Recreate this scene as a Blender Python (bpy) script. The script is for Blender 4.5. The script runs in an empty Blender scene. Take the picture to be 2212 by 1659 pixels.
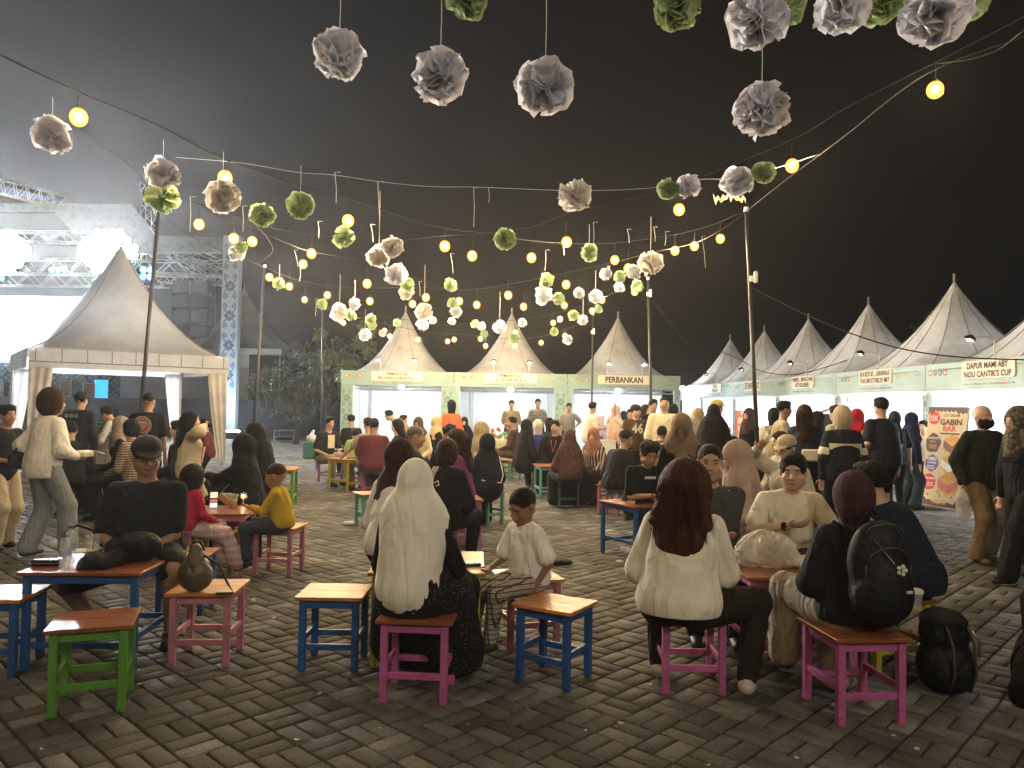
import bpy, math, random
import numpy as np
from mathutils import Vector, Matrix, Euler, Quaternion
import openvdb as vdb
random.seed(7); np.random.seed(7)
R=math.radians
scene=bpy.context.scene
col=scene.collection
# ---------------------------------------------------------------- camera
F=1662.0; CX,CY=1106.0,829.5; H=1.62
PITCH=math.atan(48/F); ROLL=0.017
_R0=Vector((1,0,0)); _U0=Vector((0,-math.sin(PITCH),math.cos(PITCH))); FW=Vector((0,math.cos(PITCH),math.sin(PITCH)))
RT=_R0*math.cos(ROLL)+_U0*math.sin(ROLL); UP=-_R0*math.sin(ROLL)+_U0*math.cos(ROLL)
CAM=Vector((0,0,H))
cam=bpy.data.cameras.new('camera'); camo=bpy.data.objects.new('camera',cam); col.objects.link(camo)
M=Matrix((RT,UP,-FW)).transposed().to_4x4(); M.translation=CAM
camo.matrix_world=M
cam.sensor_width=36; cam.lens=F*36/2212; cam.clip_end=600; cam.clip_start=.05
scene.camera=camo
# ---------------------------------------------------------------- night sky, exposure
w=bpy.data.worlds.new('World'); scene.world=w; w.use_nodes=True
bg=w.node_tree.nodes['Background']; bg.inputs[0].default_value=(.55,.6,.8,1); bg.inputs[1].default_value=.003
scene.view_settings.view_transform='Standard'; scene.view_settings.look='None'
scene.view_settings.exposure=0.15; scene.view_settings.gamma=1
scene.view_settings.use_curve_mapping=False
scene.cycles.max_bounces=6; scene.cycles.diffuse_bounces=3; scene.cycles.glossy_bounces=3
scene.cycles.transparent_max_bounces=12; scene.cycles.volume_bounces=0; scene.cycles.use_light_tree=True
scene.cycles.sample_clamp_indirect=4; scene.cycles.caustics_reflective=False; scene.cycles.caustics_refractive=False
BULB=3200.0; BULBC=(1,.74,.42)
HAZE=.0012

# ---------------------------------------------------------------- pixels (2212 wide view of the photo) to places
def ray(px,py):
    d=FW+RT*((px-CX)/F)+UP*((CY-py)/F); return d
def G(px,py,z=0.0):
    d=ray(px,py); t=(z-H)/d.z; return CAM+d*t
def A(px,py,y):
    d=ray(px,py); return CAM+d*(y/d.y)

# ---------------------------------------------------------------- object helpers
def tag(o,label=None,cat=None,group=None,kind=None):
    if label: o['label']=label
    if cat: o['category']=cat
    if group: o['group']=group
    if kind: o['kind']=kind
    return o
def thing(name,label,cat,loc=(0,0,0),rz=0,group=None):
    o=bpy.data.objects.new(name,None); o.empty_display_size=.1; col.objects.link(o)
    o.location=loc; o.rotation_euler=(0,0,rz); return tag(o,label,cat,group)
def link(name,me,parent=None,loc=None,rot=None,scale=None):
    o=bpy.data.objects.new(name,me); col.objects.link(o)
    if parent is not None: o.parent=parent
    if loc is not None: o.location=loc
    if rot is not None: o.rotation_euler=rot
    if scale is not None: o.scale=(scale,)*3 if not hasattr(scale,'__len__') else scale
    return o
def npmesh(name,V,Fq,mats=(),smooth=True,midx=None):
    V=np.asarray(V,dtype=np.float32); Fq=np.asarray(Fq,dtype=np.int32)
    me=bpy.data.meshes.new(name); n=Fq.shape[1]
    me.vertices.add(len(V)); me.vertices.foreach_set('co',V.ravel())
    me.loops.add(Fq.size); me.loops.foreach_set('vertex_index',Fq.ravel())
    me.polygons.add(len(Fq)); me.polygons.foreach_set('loop_start',np.arange(0,Fq.size,n,dtype=np.int32))
    if smooth: me.polygons.foreach_set('use_smooth',np.ones(len(Fq),dtype=bool))
    for m in mats: me.materials.append(m)
    if midx is not None: me.polygons.foreach_set('material_index',np.asarray(midx,dtype=np.int32))
    me.update(calc_edges=True); return me
class MB:
    def __init__(s): s.v=[]; s.f=[]; s.m=[]
    def add(s,vs,fs,mi=0):
        b=len(s.v); s.v+= [tuple(p) for p in vs]; s.f+=[tuple(i+b for i in f) for f in fs]; s.m+=[mi]*len(fs); return s
    def box(s,c,sz,ch=0.0,rot=None,mi=0):
        hx,hy,hz=[q/2 for q in sz]; c=Vector(c)
        if ch<=0:
            vs=[Vector((x,y,z)) for x in(-hx,hx) for y in(-hy,hy) for z in(-hz,hz)]
            fs=[(0,1,3,2),(4,6,7,5),(0,4,5,1),(2,3,7,6),(0,2,6,4),(1,5,7,3)]
        else:
            ch=min(ch,hx*.9,hy*.9,hz*.9); vs=[];ix={}
            for x in(-1,1):
                for y in(-1,1):
                    for z in(-1,1):
                        for a in range(3):
                            q=[x*(hx-ch),y*(hy-ch),z*(hz-ch)]; q[a]=(x*hx,y*hy,z*hz)[a]
                            ix[(x,y,z,a)]=len(vs); vs.append(Vector(q))
            fs=[]
            for a in range(3):
                b,c2=(a+1)%3,(a+2)%3
                for sg in(-1,1):
                    loop=[]
                    for sb,sc in((-1,-1),(1,-1),(1,1),(-1,1)):
                        k=[0,0,0];k[a]=sg;k[b]=sb;k[c2]=sc; loop.append(ix[(*k,a)])
                    fs.append(tuple(loop) if sg>0 else tuple(loop[::-1]))
                for sb in(-1,1):
                    for sc in(-1,1):
                        k1=[0,0,0];k1[b]=sb;k1[c2]=sc;k1[a]=-1;k2=list(k1);k2[a]=1
                        q=(ix[(*k1,b)],ix[(*k2,b)],ix[(*k2,c2)],ix[(*k1,c2)])
                        fs.append(q if sb*sc<0 else q[::-1])
            for x in(-1,1):
                for y in(-1,1):
                    for z in(-1,1):
                        t=(ix[(x,y,z,0)],ix[(x,y,z,1)],ix[(x,y,z,2)])
                        fs.append(t if x*y*z>0 else t[::-1])
        if rot is not None: vs=[rot@v for v in vs]
        return s.add([v+c for v in vs],fs,mi)
    def bar(s,a,b,wx,wy,ch=0,mi=0,up=(0,0,1)):
        a=Vector(a);b=Vector(b);d=(b-a); L=d.length; z=d.normalized(); u=Vector(up)
        if abs(z.dot(u))>.99: u=Vector((0,1,0))
        x=u.cross(z).normalized(); y=z.cross(x)
        rot=Matrix((x,y,z)).transposed()
        return s.box((a+b)/2,(wx,wy,L),ch,rot,mi)
    def tube(s,pts,r,n=6,mi=0,cap=True):
        pts=[Vector(p) for p in pts]; k=len(pts); rr=r if hasattr(r,'__len__') else [r]*k
        vs=[];fs=[]; u=None
        for i,p in enumerate(pts):
            t=(pts[min(i+1,k-1)]-pts[max(i-1,0)])
            if t.length<1e-9: t=Vector((0,0,1))
            t.normalize()
            if u is None:
                u=Vector((0,0,1)) if abs(t.z)<.9 else Vector((1,0,0))
            u=(u-t*u.dot(t)); u.normalize(); v=t.cross(u)
            for j in range(n):
                a=2*math.pi*j/n; vs.append(p+(u*math.cos(a)+v*math.sin(a))*rr[i])
        for i in range(k-1):
            for j in range(n):
                fs.append((i*n+j,i*n+(j+1)%n,(i+1)*n+(j+1)%n,(i+1)*n+j))
        if cap: fs+= [tuple(range(n))[::-1],tuple((k-1)*n+j for j in range(n))]
        return s.add(vs,fs,mi)
    def lathe(s,prof,c=(0,0,0),n=14,mi=0,rot=None):
        c=Vector(c);vs=[];fs=[]
        for r,z in prof:
            for j in range(n):
                a=2*math.pi*j/n; p=Vector((r*math.cos(a),r*math.sin(a),z))
                if rot is not None: p=rot@p
                vs.append(p+c)
        for i in range(len(prof)-1):
            for j in range(n): fs.append((i*n+j,i*n+(j+1)%n,(i+1)*n+(j+1)%n,(i+1)*n+j))
        return s.add(vs,fs,mi)
    def sphere(s,c,r,n=10,m=7,mi=0):
        rr=r if hasattr(r,'__len__') else (r,r,r)
        c=Vector(c);vs=[c+Vector((0,0,-rr[2]))];fs=[]
        for i in range(1,m):
            ph=-math.pi/2+math.pi*i/m
            for j in range(n):
                a=2*math.pi*j/n; vs.append(c+Vector((rr[0]*math.cos(ph)*math.cos(a),rr[1]*math.cos(ph)*math.sin(a),rr[2]*math.sin(ph))))
        vs.append(c+Vector((0,0,rr[2])))
        for j in range(n): fs.append((0,1+(j+1)%n,1+j))
        for i in range(m-2):
            for j in range(n):
                a=1+i*n; fs.append((a+j,a+(j+1)%n,a+n+(j+1)%n,a+n+j))
        a=1+(m-2)*n
        for j in range(n): fs.append((a+j,a+(j+1)%n,len(vs)-1))
        return s.add(vs,fs,mi)
    def strip(s,pts,wd,fr,mi=0):
        # flat ribbon; pts in 2D, fr(x,z)->3D
        pts=[Vector((p[0],p[1])) for p in pts]; k=len(pts); vs=[];fs=[]
        for i,p in enumerate(pts):
            t=pts[min(i+1,k-1)]-pts[max(i-1,0)]; t.normalize(); n=Vector((-t.y,t.x))*wd/2
            vs+=[fr(*(p+n)),fr(*(p-n))]
        for i in range(k-1): fs.append((2*i,2*i+1,2*i+3,2*i+2))
        return s.add(vs,fs,mi)
    def poly(s,pts,fr,mi=0):
        return s.add([fr(*p) for p in pts],[tuple(range(len(pts)))],mi)
    def disc(s,c,r,fr,n=20,mi=0,rz=None):
        rz=rz or r
        return s.poly([(c[0]+r*math.cos(2*math.pi*j/n),c[1]+rz*math.sin(2*math.pi*j/n)) for j in range(n)],fr,mi)
    def mesh(s,name,mats,smooth=False):
        me=bpy.data.meshes.new(name); me.from_pydata([tuple(v) for v in s.v],[],s.f)
        for m in (mats if isinstance(mats,(list,tuple)) else [mats]): me.materials.append(m)
        if any(s.m): me.polygons.foreach_set('material_index',s.m)
        if smooth: me.polygons.foreach_set('use_smooth',[True]*len(s.f))
        me.update(); return me
    def build(s,name,mats,parent=None,smooth=False,**k):
        return link(name,s.mesh(name,mats,smooth),parent,**k)
def copy_tree(o,parent=None):
    c=o.copy(); col.objects.link(c); c.parent=parent
    for ch in list(o.children): copy_tree(ch,c)
    return c
_kids={}
def copy_thing(o,loc,rz,label=None,group=None):
    c=o.copy(); col.objects.link(c); c.location=loc; c.rotation_euler=(0,0,rz)
    if label: c['label']=label
    if group: c['group']=group
    for ch in _kids[o.name]:
        d=ch[0].copy(); col.objects.link(d); d.parent=c
        for g in ch[1]:
            e=g.copy(); col.objects.link(e); e.parent=d
    return c
def remember(o): _kids[o.name]=[(ch,list(ch.children)) for ch in o.children]; return o

# ---------------------------------------------------------------- materials
def newmat(name):
    m=bpy.data.materials.new(name); m.use_nodes=True; return m,m.node_tree,m.node_tree.nodes['Principled BSDF']
def nd(nt,t,**k):
    n=nt.nodes.new(t)
    for a,b in k.items(): setattr(n,a,b)
    return n
_mc={}
def mat(name,c,rough=.6,metal=0,var=.15,scale=8,bump=0,bscale=60,spec=.5,coat=0,trans=0,aniso=None,c2=None,sheen=0):
    key=(name,tuple(c),rough,metal,var,scale,bump,bscale,spec,coat,trans,aniso,sheen,c2)
    if key in _mc: return _mc[key]
    m,nt,b=newmat(name)
    b.inputs['Roughness'].default_value=rough; b.inputs['Metallic'].default_value=metal
    b.inputs['Specular IOR Level'].default_value=spec; b.inputs['Coat Weight'].default_value=coat
    if sheen: b.inputs['Sheen Weight'].default_value=sheen
    tc=nd(nt,'ShaderNodeTexCoord'); mp=nd(nt,'ShaderNodeMapping'); nt.links.new(tc.outputs['Object'],mp.inputs[0])
    if aniso: mp.inputs['Scale'].default_value=aniso
    no=nd(nt,'ShaderNodeTexNoise'); no.inputs['Scale'].default_value=scale; no.inputs['Detail'].default_value=5
    nt.links.new(mp.outputs[0],no.inputs['Vector'])
    rp=nd(nt,'ShaderNodeValToRGB'); nt.links.new(no.outputs['Fac'],rp.inputs[0])
    lo=[x*(1-var) for x in c]; hi=[min(1,x*(1+var)) for x in c]
    if c2: lo=c2
    rp.color_ramp.elements[0].position=.3; rp.color_ramp.elements[0].color=(*lo,1)
    rp.color_ramp.elements[1].position=.7; rp.color_ramp.elements[1].color=(*hi,1)
    nt.links.new(rp.outputs[0],b.inputs['Base Color'])
    if bump:
        n2=nd(nt,'ShaderNodeTexNoise'); n2.inputs['Scale'].default_value=bscale; n2.inputs['Detail'].default_value=4
        nt.links.new(mp.outputs[0],n2.inputs['Vector'])
        bp=nd(nt,'ShaderNodeBump'); bp.inputs['Strength'].default_value=bump; bp.inputs['Distance'].default_value=.02
        nt.links.new(n2.outputs['Fac'],bp.inputs['Height']); nt.links.new(bp.outputs[0],b.inputs['Normal'])
    if trans:
        tr=nd(nt,'ShaderNodeBsdfTranslucent'); nt.links.new(rp.outputs[0],tr.inputs[0])
        mx=nd(nt,'ShaderNodeMixShader'); mx.inputs[0].default_value=trans
        out=nt.nodes['Material Output']; nt.links.new(b.outputs[0],mx.inputs[1]); nt.links.new(tr.outputs[0],mx.inputs[2]); nt.links.new(mx.outputs[0],out.inputs[0])
    _mc[key]=m; return m
def emis(name,c,s):
    key=(name,tuple(c),s)
    if key in _mc: return _mc[key]
    m=bpy.data.materials.new(name); m.use_nodes=True; nt=m.node_tree; nt.nodes.clear()
    e=nd(nt,'ShaderNodeEmission'); e.inputs[0].default_value=(*c,1); e.inputs[1].default_value=s
    o=nd(nt,'ShaderNodeOutputMaterial'); nt.links.new(e.outputs[0],o.inputs[0]); _mc[key]=m; return m
def emis1(name,c,s):
    m=emis(name,c,s); nt=m.node_tree; e=[n for n in nt.nodes if n.type=='EMISSION'][0]
    g=nd(nt,'ShaderNodeNewGeometry'); x=nd(nt,'ShaderNodeMath',operation='MULTIPLY_ADD'); x.inputs[1].default_value=-s; x.inputs[2].default_value=s
    nt.links.new(g.outputs['Backfacing'],x.inputs[0]); nt.links.new(x.outputs[0],e.inputs[1]); return m
def cloth(c,kind='plain',c2=(.8,.8,.8),sc=1.0,rough=.85):
    key=('cloth',tuple(c),kind,tuple(c2),sc,rough)
    if key in _mc: return _mc[key]
    m,nt,b=newmat('cloth'); b.inputs['Roughness'].default_value=rough; b.inputs['Specular IOR Level'].default_value=.18
    b.inputs['Sheen Weight'].default_value=.0
    tc=nd(nt,'ShaderNodeTexCoord')
    no=nd(nt,'ShaderNodeTexNoise'); no.inputs['Scale'].default_value=9; no.inputs['Detail'].default_value=6
    nt.links.new(tc.outputs['Object'],no.inputs['Vector'])
    mul=nd(nt,'ShaderNodeMapRange'); mul.inputs[3].default_value=.8; mul.inputs[4].default_value=1.15
    nt.links.new(no.outputs['Fac'],mul.inputs[0])
    base=nd(nt,'ShaderNodeMix',data_type='RGBA'); base.inputs[6].default_value=(*c,1); base.inputs[7].default_value=(*c2,1)
    fac=None
    if kind in('hstripe','vstripe','bands'):
        wv=nd(nt,'ShaderNodeTexWave',wave_type='BANDS',bands_direction='Z' if kind!='vstripe' else 'X')
        wv.inputs['Scale'].default_value=sc*(6 if kind!='vstripe' else 8); wv.inputs['Distortion'].default_value=.4
        nt.links.new(tc.outputs['Object'],wv.inputs['Vector']); fac=wv.outputs['Fac']; th=.55
    elif kind=='plaid':
        w1=nd(nt,'ShaderNodeTexWave',wave_type='BANDS',bands_direction='X'); w2=nd(nt,'ShaderNodeTexWave',wave_type='BANDS',bands_direction='Z')
        for q in(w1,w2): q.inputs['Scale'].default_value=sc*6; q.inputs['Distortion'].default_value=.6; nt.links.new(tc.outputs['Object'],q.inputs['Vector'])
        mx=nd(nt,'ShaderNodeMath',operation='MAXIMUM'); nt.links.new(w1.outputs['Fac'],mx.inputs[0]); nt.links.new(w2.outputs['Fac'],mx.inputs[1]); fac=mx.outputs[0]; th=.88
    elif kind in('batik','dots','camo'):
        vo=nd(nt,'ShaderNodeTexVoronoi'); vo.inputs['Scale'].default_value=sc*{'batik':22,'dots':38,'camo':9}[kind]
        nt.links.new(tc.outputs['Object'],vo.inputs['Vector'])
        if kind=='dots':
            iv=nd(nt,'ShaderNodeMath',operation='SUBTRACT'); iv.inputs[0].default_value=1; nt.links.new(vo.outputs['Distance'],iv.inputs[1]); fac=iv.outputs[0]; th=.86
        elif kind=='camo':
            sp=nd(nt,'ShaderNodeSeparateColor'); nt.links.new(vo.outputs['Color'],sp.inputs[0]); fac=sp.outputs[0]; th=.5
        else: fac=vo.outputs['Distance']; th=.5
    if fac is not None:
        st=nd(nt,'ShaderNodeMapRange'); st.inputs[1].default_value=th-.04; st.inputs[2].default_value=th+.04; nt.links.new(fac,st.inputs[0]); nt.links.new(st.outputs[0],base.inputs[0])
    else: base.inputs[0].default_value=0
    fin=nd(nt,'ShaderNodeMix',data_type='RGBA',blend_type='MULTIPLY'); fin.inputs[0].default_value=1
    nt.links.new(base.outputs[2],fin.inputs[6])
    cr=nd(nt,'ShaderNodeCombineColor')
    for i in range(3): nt.links.new(mul.outputs[0],cr.inputs[i])
    nt.links.new(cr.outputs[0],fin.inputs[7]); nt.links.new(fin.outputs[2],b.inputs['Base Color'])
    n2=nd(nt,'ShaderNodeTexNoise'); n2.inputs['Scale'].default_value=30; n2.inputs['Detail'].default_value=2; n2.inputs['Distortion'].default_value=.3
    nt.links.new(tc.outputs['Object'],n2.inputs['Vector'])
    mp=nd(nt,'ShaderNodeMapping'); mp.inputs['Scale'].default_value=(1.2,1.2,.42); mp.inputs['Rotation'].default_value=(.15,.35,.2); nt.links.new(tc.outputs['Object'],mp.inputs[0])
    n3=nd(nt,'ShaderNodeTexNoise'); n3.inputs['Scale'].default_value=4.2; n3.inputs['Detail'].default_value=2; n3.inputs['Distortion'].default_value=1.4; nt.links.new(mp.outputs[0],n3.inputs['Vector'])
    s1=nd(nt,'ShaderNodeMath',operation='SUBTRACT'); s1.inputs[1].default_value=.5; nt.links.new(n3.outputs['Fac'],s1.inputs[0])
    s2=nd(nt,'ShaderNodeMath',operation='ABSOLUTE'); nt.links.new(s1.outputs[0],s2.inputs[0])
    s3=nd(nt,'ShaderNodeMath',operation='POWER'); s3.inputs[1].default_value=.6; nt.links.new(s2.outputs[0],s3.inputs[0])
    s4=nd(nt,'ShaderNodeMath',operation='MULTIPLY_ADD'); s4.inputs[1].default_value=-4.0; nt.links.new(s3.outputs[0],s4.inputs[0]); s5=nd(nt,'ShaderNodeMath',operation='MULTIPLY'); s5.inputs[1].default_value=.25; nt.links.new(n2.outputs['Fac'],s5.inputs[0]); nt.links.new(s5.outputs[0],s4.inputs[2])
    bp=nd(nt,'ShaderNodeBump'); bp.inputs['Strength'].default_value=.38; bp.inputs['Distance'].default_value=.022
    nt.links.new(s4.outputs[0],bp.inputs['Height']); nt.links.new(bp.outputs[0],b.inputs['Normal'])
    _mc[key]=m; return m
def skinmat(c):
    return mat('skin',c,rough=.5,var=.12,scale=14,bump=.12,bscale=90,spec=.4)
SK1=(.42,.255,.165); SK2=(.34,.195,.12); SK3=(.24,.135,.08); SKP=(.52,.335,.235)
HAIR=mat('hair_black',(.012,.010,.009),rough=.62,var=.5,scale=40,bump=.8,bscale=120,aniso=(1,1,.15),spec=.12)
HAIRB=mat('hair_brown',(.035,.018,.011),rough=.62,var=.5,scale=40,bump=.8,bscale=110,aniso=(1,1,.15),spec=.12)
HAIRR=mat('hair_auburn',(.055,.019,.010),rough=.62,var=.6,scale=30,bump=.9,bscale=110,aniso=(1,1,.15),spec=.12,c2=(.02,.008,.005))
def plastic(name,c,rough=.35,**k): return mat(name,c,rough=rough,var=.06,scale=6,**k)
def glassy(name,c=(.9,.95,1),alpha=.25,rough=.1):
    key=(name,c,alpha,rough)
    if key in _mc: return _mc[key]
    m,nt,b=newmat(name); b.inputs['Base Color'].default_value=(*c,1); b.inputs['Roughness'].default_value=rough
    b.inputs['Alpha'].default_value=alpha
    b.inputs['Specular IOR Level'].default_value=.9
    no=nd(nt,'ShaderNodeTexNoise'); no.inputs['Scale'].default_value=25
    bp=nd(nt,'ShaderNodeBump'); bp.inputs['Strength'].default_value=.4; nt.links.new(no.outputs['Fac'],bp.inputs['Height']); nt.links.new(bp.outputs[0],b.inputs['Normal'])
    _mc[key]=m; return m
# ---------------------------------------------------------------- people
class SDF:
    def __init__(s,lo,hi,vox):
        s.lo=np.array(lo,np.float32); s.vox=vox
        s.n=np.maximum(4,np.ceil((np.array(hi)-s.lo)/vox).astype(int)+1)
        s.D=np.full(tuple(s.n),.5,np.float32)
        s.ax=[s.lo[i]+np.arange(s.n[i],dtype=np.float32)*vox for i in range(3)]
    def _win(s,lo,hi,m):
        a=np.clip(np.floor((np.array(lo)-m-s.lo)/s.vox).astype(int),0,s.n); b=np.clip(np.ceil((np.array(hi)+m-s.lo)/s.vox).astype(int)+1,0,s.n)
        if np.any(b<=a): return None
        sl=tuple(slice(a[i],b[i]) for i in range(3))
        return sl,s.ax[0][sl[0]][:,None,None],s.ax[1][sl[1]][None,:,None],s.ax[2][sl[2]][None,None,:]
    def _mix(s,sl,d,k,sub):
        D=s.D[sl]
        if sub:
            d=-d
            if k>0:
                h=np.clip(.5-.5*(D-d)/k,0,1); s.D[sl]=D*(1-h)+d*h+k*h*(1-h)
            else: s.D[sl]=np.maximum(D,d)
        else:
            if k>0:
                h=np.clip(.5+.5*(D-d)/k,0,1); s.D[sl]=D*(1-h)+d*h-k*h*(1-h)
            else: s.D[sl]=np.minimum(D,d)
    def cone(s,a,b,ra,rb,k=.02,fl=None,ax=(0,1,0),sub=False):
        a=np.array(a,np.float32); b=np.array(b,np.float32); r=max(ra,rb)
        w=s._win(np.minimum(a,b)-r,np.maximum(a,b)+r,k+3*s.vox)
        if w is None: return
        sl,X,Y,Z=w
        if fl:
            n=np.array(ax,np.float32); n/=np.linalg.norm(n); q=1/fl-1
            m=(a+b)/2
            t=((X-m[0])*n[0]+(Y-m[1])*n[1]+(Z-m[2])*n[2])*q
            X=X+t*n[0];Y=Y+t*n[1];Z=Z+t*n[2]
            ta=np.dot(a-m,n)*q; a=a+n*ta; tb=np.dot(b-m,n)*q; b=b+n*tb
        ba=b-a; L=float(ba@ba)+1e-9
        px,py,pz=X-a[0],Y-a[1],Z-a[2]
        t=np.clip((px*ba[0]+py*ba[1]+pz*ba[2])/L,0,1)
        d=np.sqrt((px-t*ba[0])**2+(py-t*ba[1])**2+(pz-t*ba[2])**2)-(ra+t*(rb-ra))
        if fl: d=d*min(1,(1+fl)/2)
        s._mix(sl,d,k,sub)
    def ell(s,c,r,Rm=None,k=.02,sub=False):
        c=np.array(c,np.float32); m=max(r)
        w=s._win(c-m,c+m,k+3*s.vox)
        if w is None: return
        sl,X,Y,Z=w; X=X-c[0];Y=Y-c[1];Z=Z-c[2]
        if Rm is not None:
            Q=np.array(Rm,np.float32)
            X,Y,Z=(Q[0,0]*X+Q[1,0]*Y+Q[2,0]*Z),(Q[0,1]*X+Q[1,1]*Y+Q[2,1]*Z),(Q[0,2]*X+Q[1,2]*Y+Q[2,2]*Z)
        k0=np.sqrt((X/r[0])**2+(Y/r[1])**2+(Z/r[2])**2)+1e-6
        k1=np.sqrt((X/r[0]**2)**2+(Y/r[1]**2)**2+(Z/r[2]**2)**2)+1e-6
        s._mix(sl,k0*(k0-1)/k1,k,sub)
    def below(s,z):  # cut away everything under z
        s.D=np.maximum(s.D,(z-s.ax[2])[None,None,:])
    def mesh(s,name,mats,fold=0,seed=0,an=(1,1,.4),fq=9.,smooth=True,top=None,hem=None):
        s.D[0]=s.D[-1]=.5; s.D[:,0]=s.D[:,-1]=.5; s.D[:,:,0]=s.D[:,:,-1]=.5
        g=vdb.FloatGrid(.5); g.copyFromArray(s.D); V,Q=g.convertToQuads(0.0)
        if len(Q)==0: return None
        V=s.lo+V*s.vox; Q=Q[:,::-1]
        me=npmesh(name,V,Q,mats)
        if fold:
            N=np.empty(len(V)*3,np.float32); me.vertices.foreach_get('normal',N); N=N.reshape(-1,3)
            V=V+N*(folds(V,fq,seed,an)*(fold if top is None else fold*np.clip((top-V[:,2])/.35,.25,1))*(1 if hem is None else np.clip((V[:,2]-hem)/.08,.12,1)))[:,None]
            me.vertices.foreach_set('co',V.astype(np.float32).ravel()); me.update()
        return me
def folds(P,fq,seed,an):
    rs=np.random.RandomState(seed); p=P*np.array(an)*fq
    wp=np.stack([np.sin(p@rs.normal(size=3)*1.1+rs.rand()*6) for _ in range(3)],1)*.7
    p=p+wp; o=np.zeros(len(P))
    for i in range(5):
        k=rs.normal(size=3); k/=np.linalg.norm(k); f=.9+.8*i
        q=1-np.abs(np.sin(p@k*f+rs.rand()*6)); o+=(1.6*q*q*q-.4)/(1+.35*i)
    return np.maximum(o/1.9,-.3)
def ik(a,t,l1,l2,pole):
    a=np.array(a,float);t=np.array(t,float); d=t-a; L=np.linalg.norm(d); 
    if L>(l1+l2)*.995: t=a+d/L*(l1+l2)*.995; d=t-a; L=np.linalg.norm(d)
    u=d/L; x=(l1*l1-l2*l2+L*L)/(2*L); h=math.sqrt(max(0,l1*l1-x*x))
    p=np.array(pole,float); p=p-u*(p@u); p/=np.linalg.norm(p)+1e-9
    return a+u*x+p*h,t
WARN=[]
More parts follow.
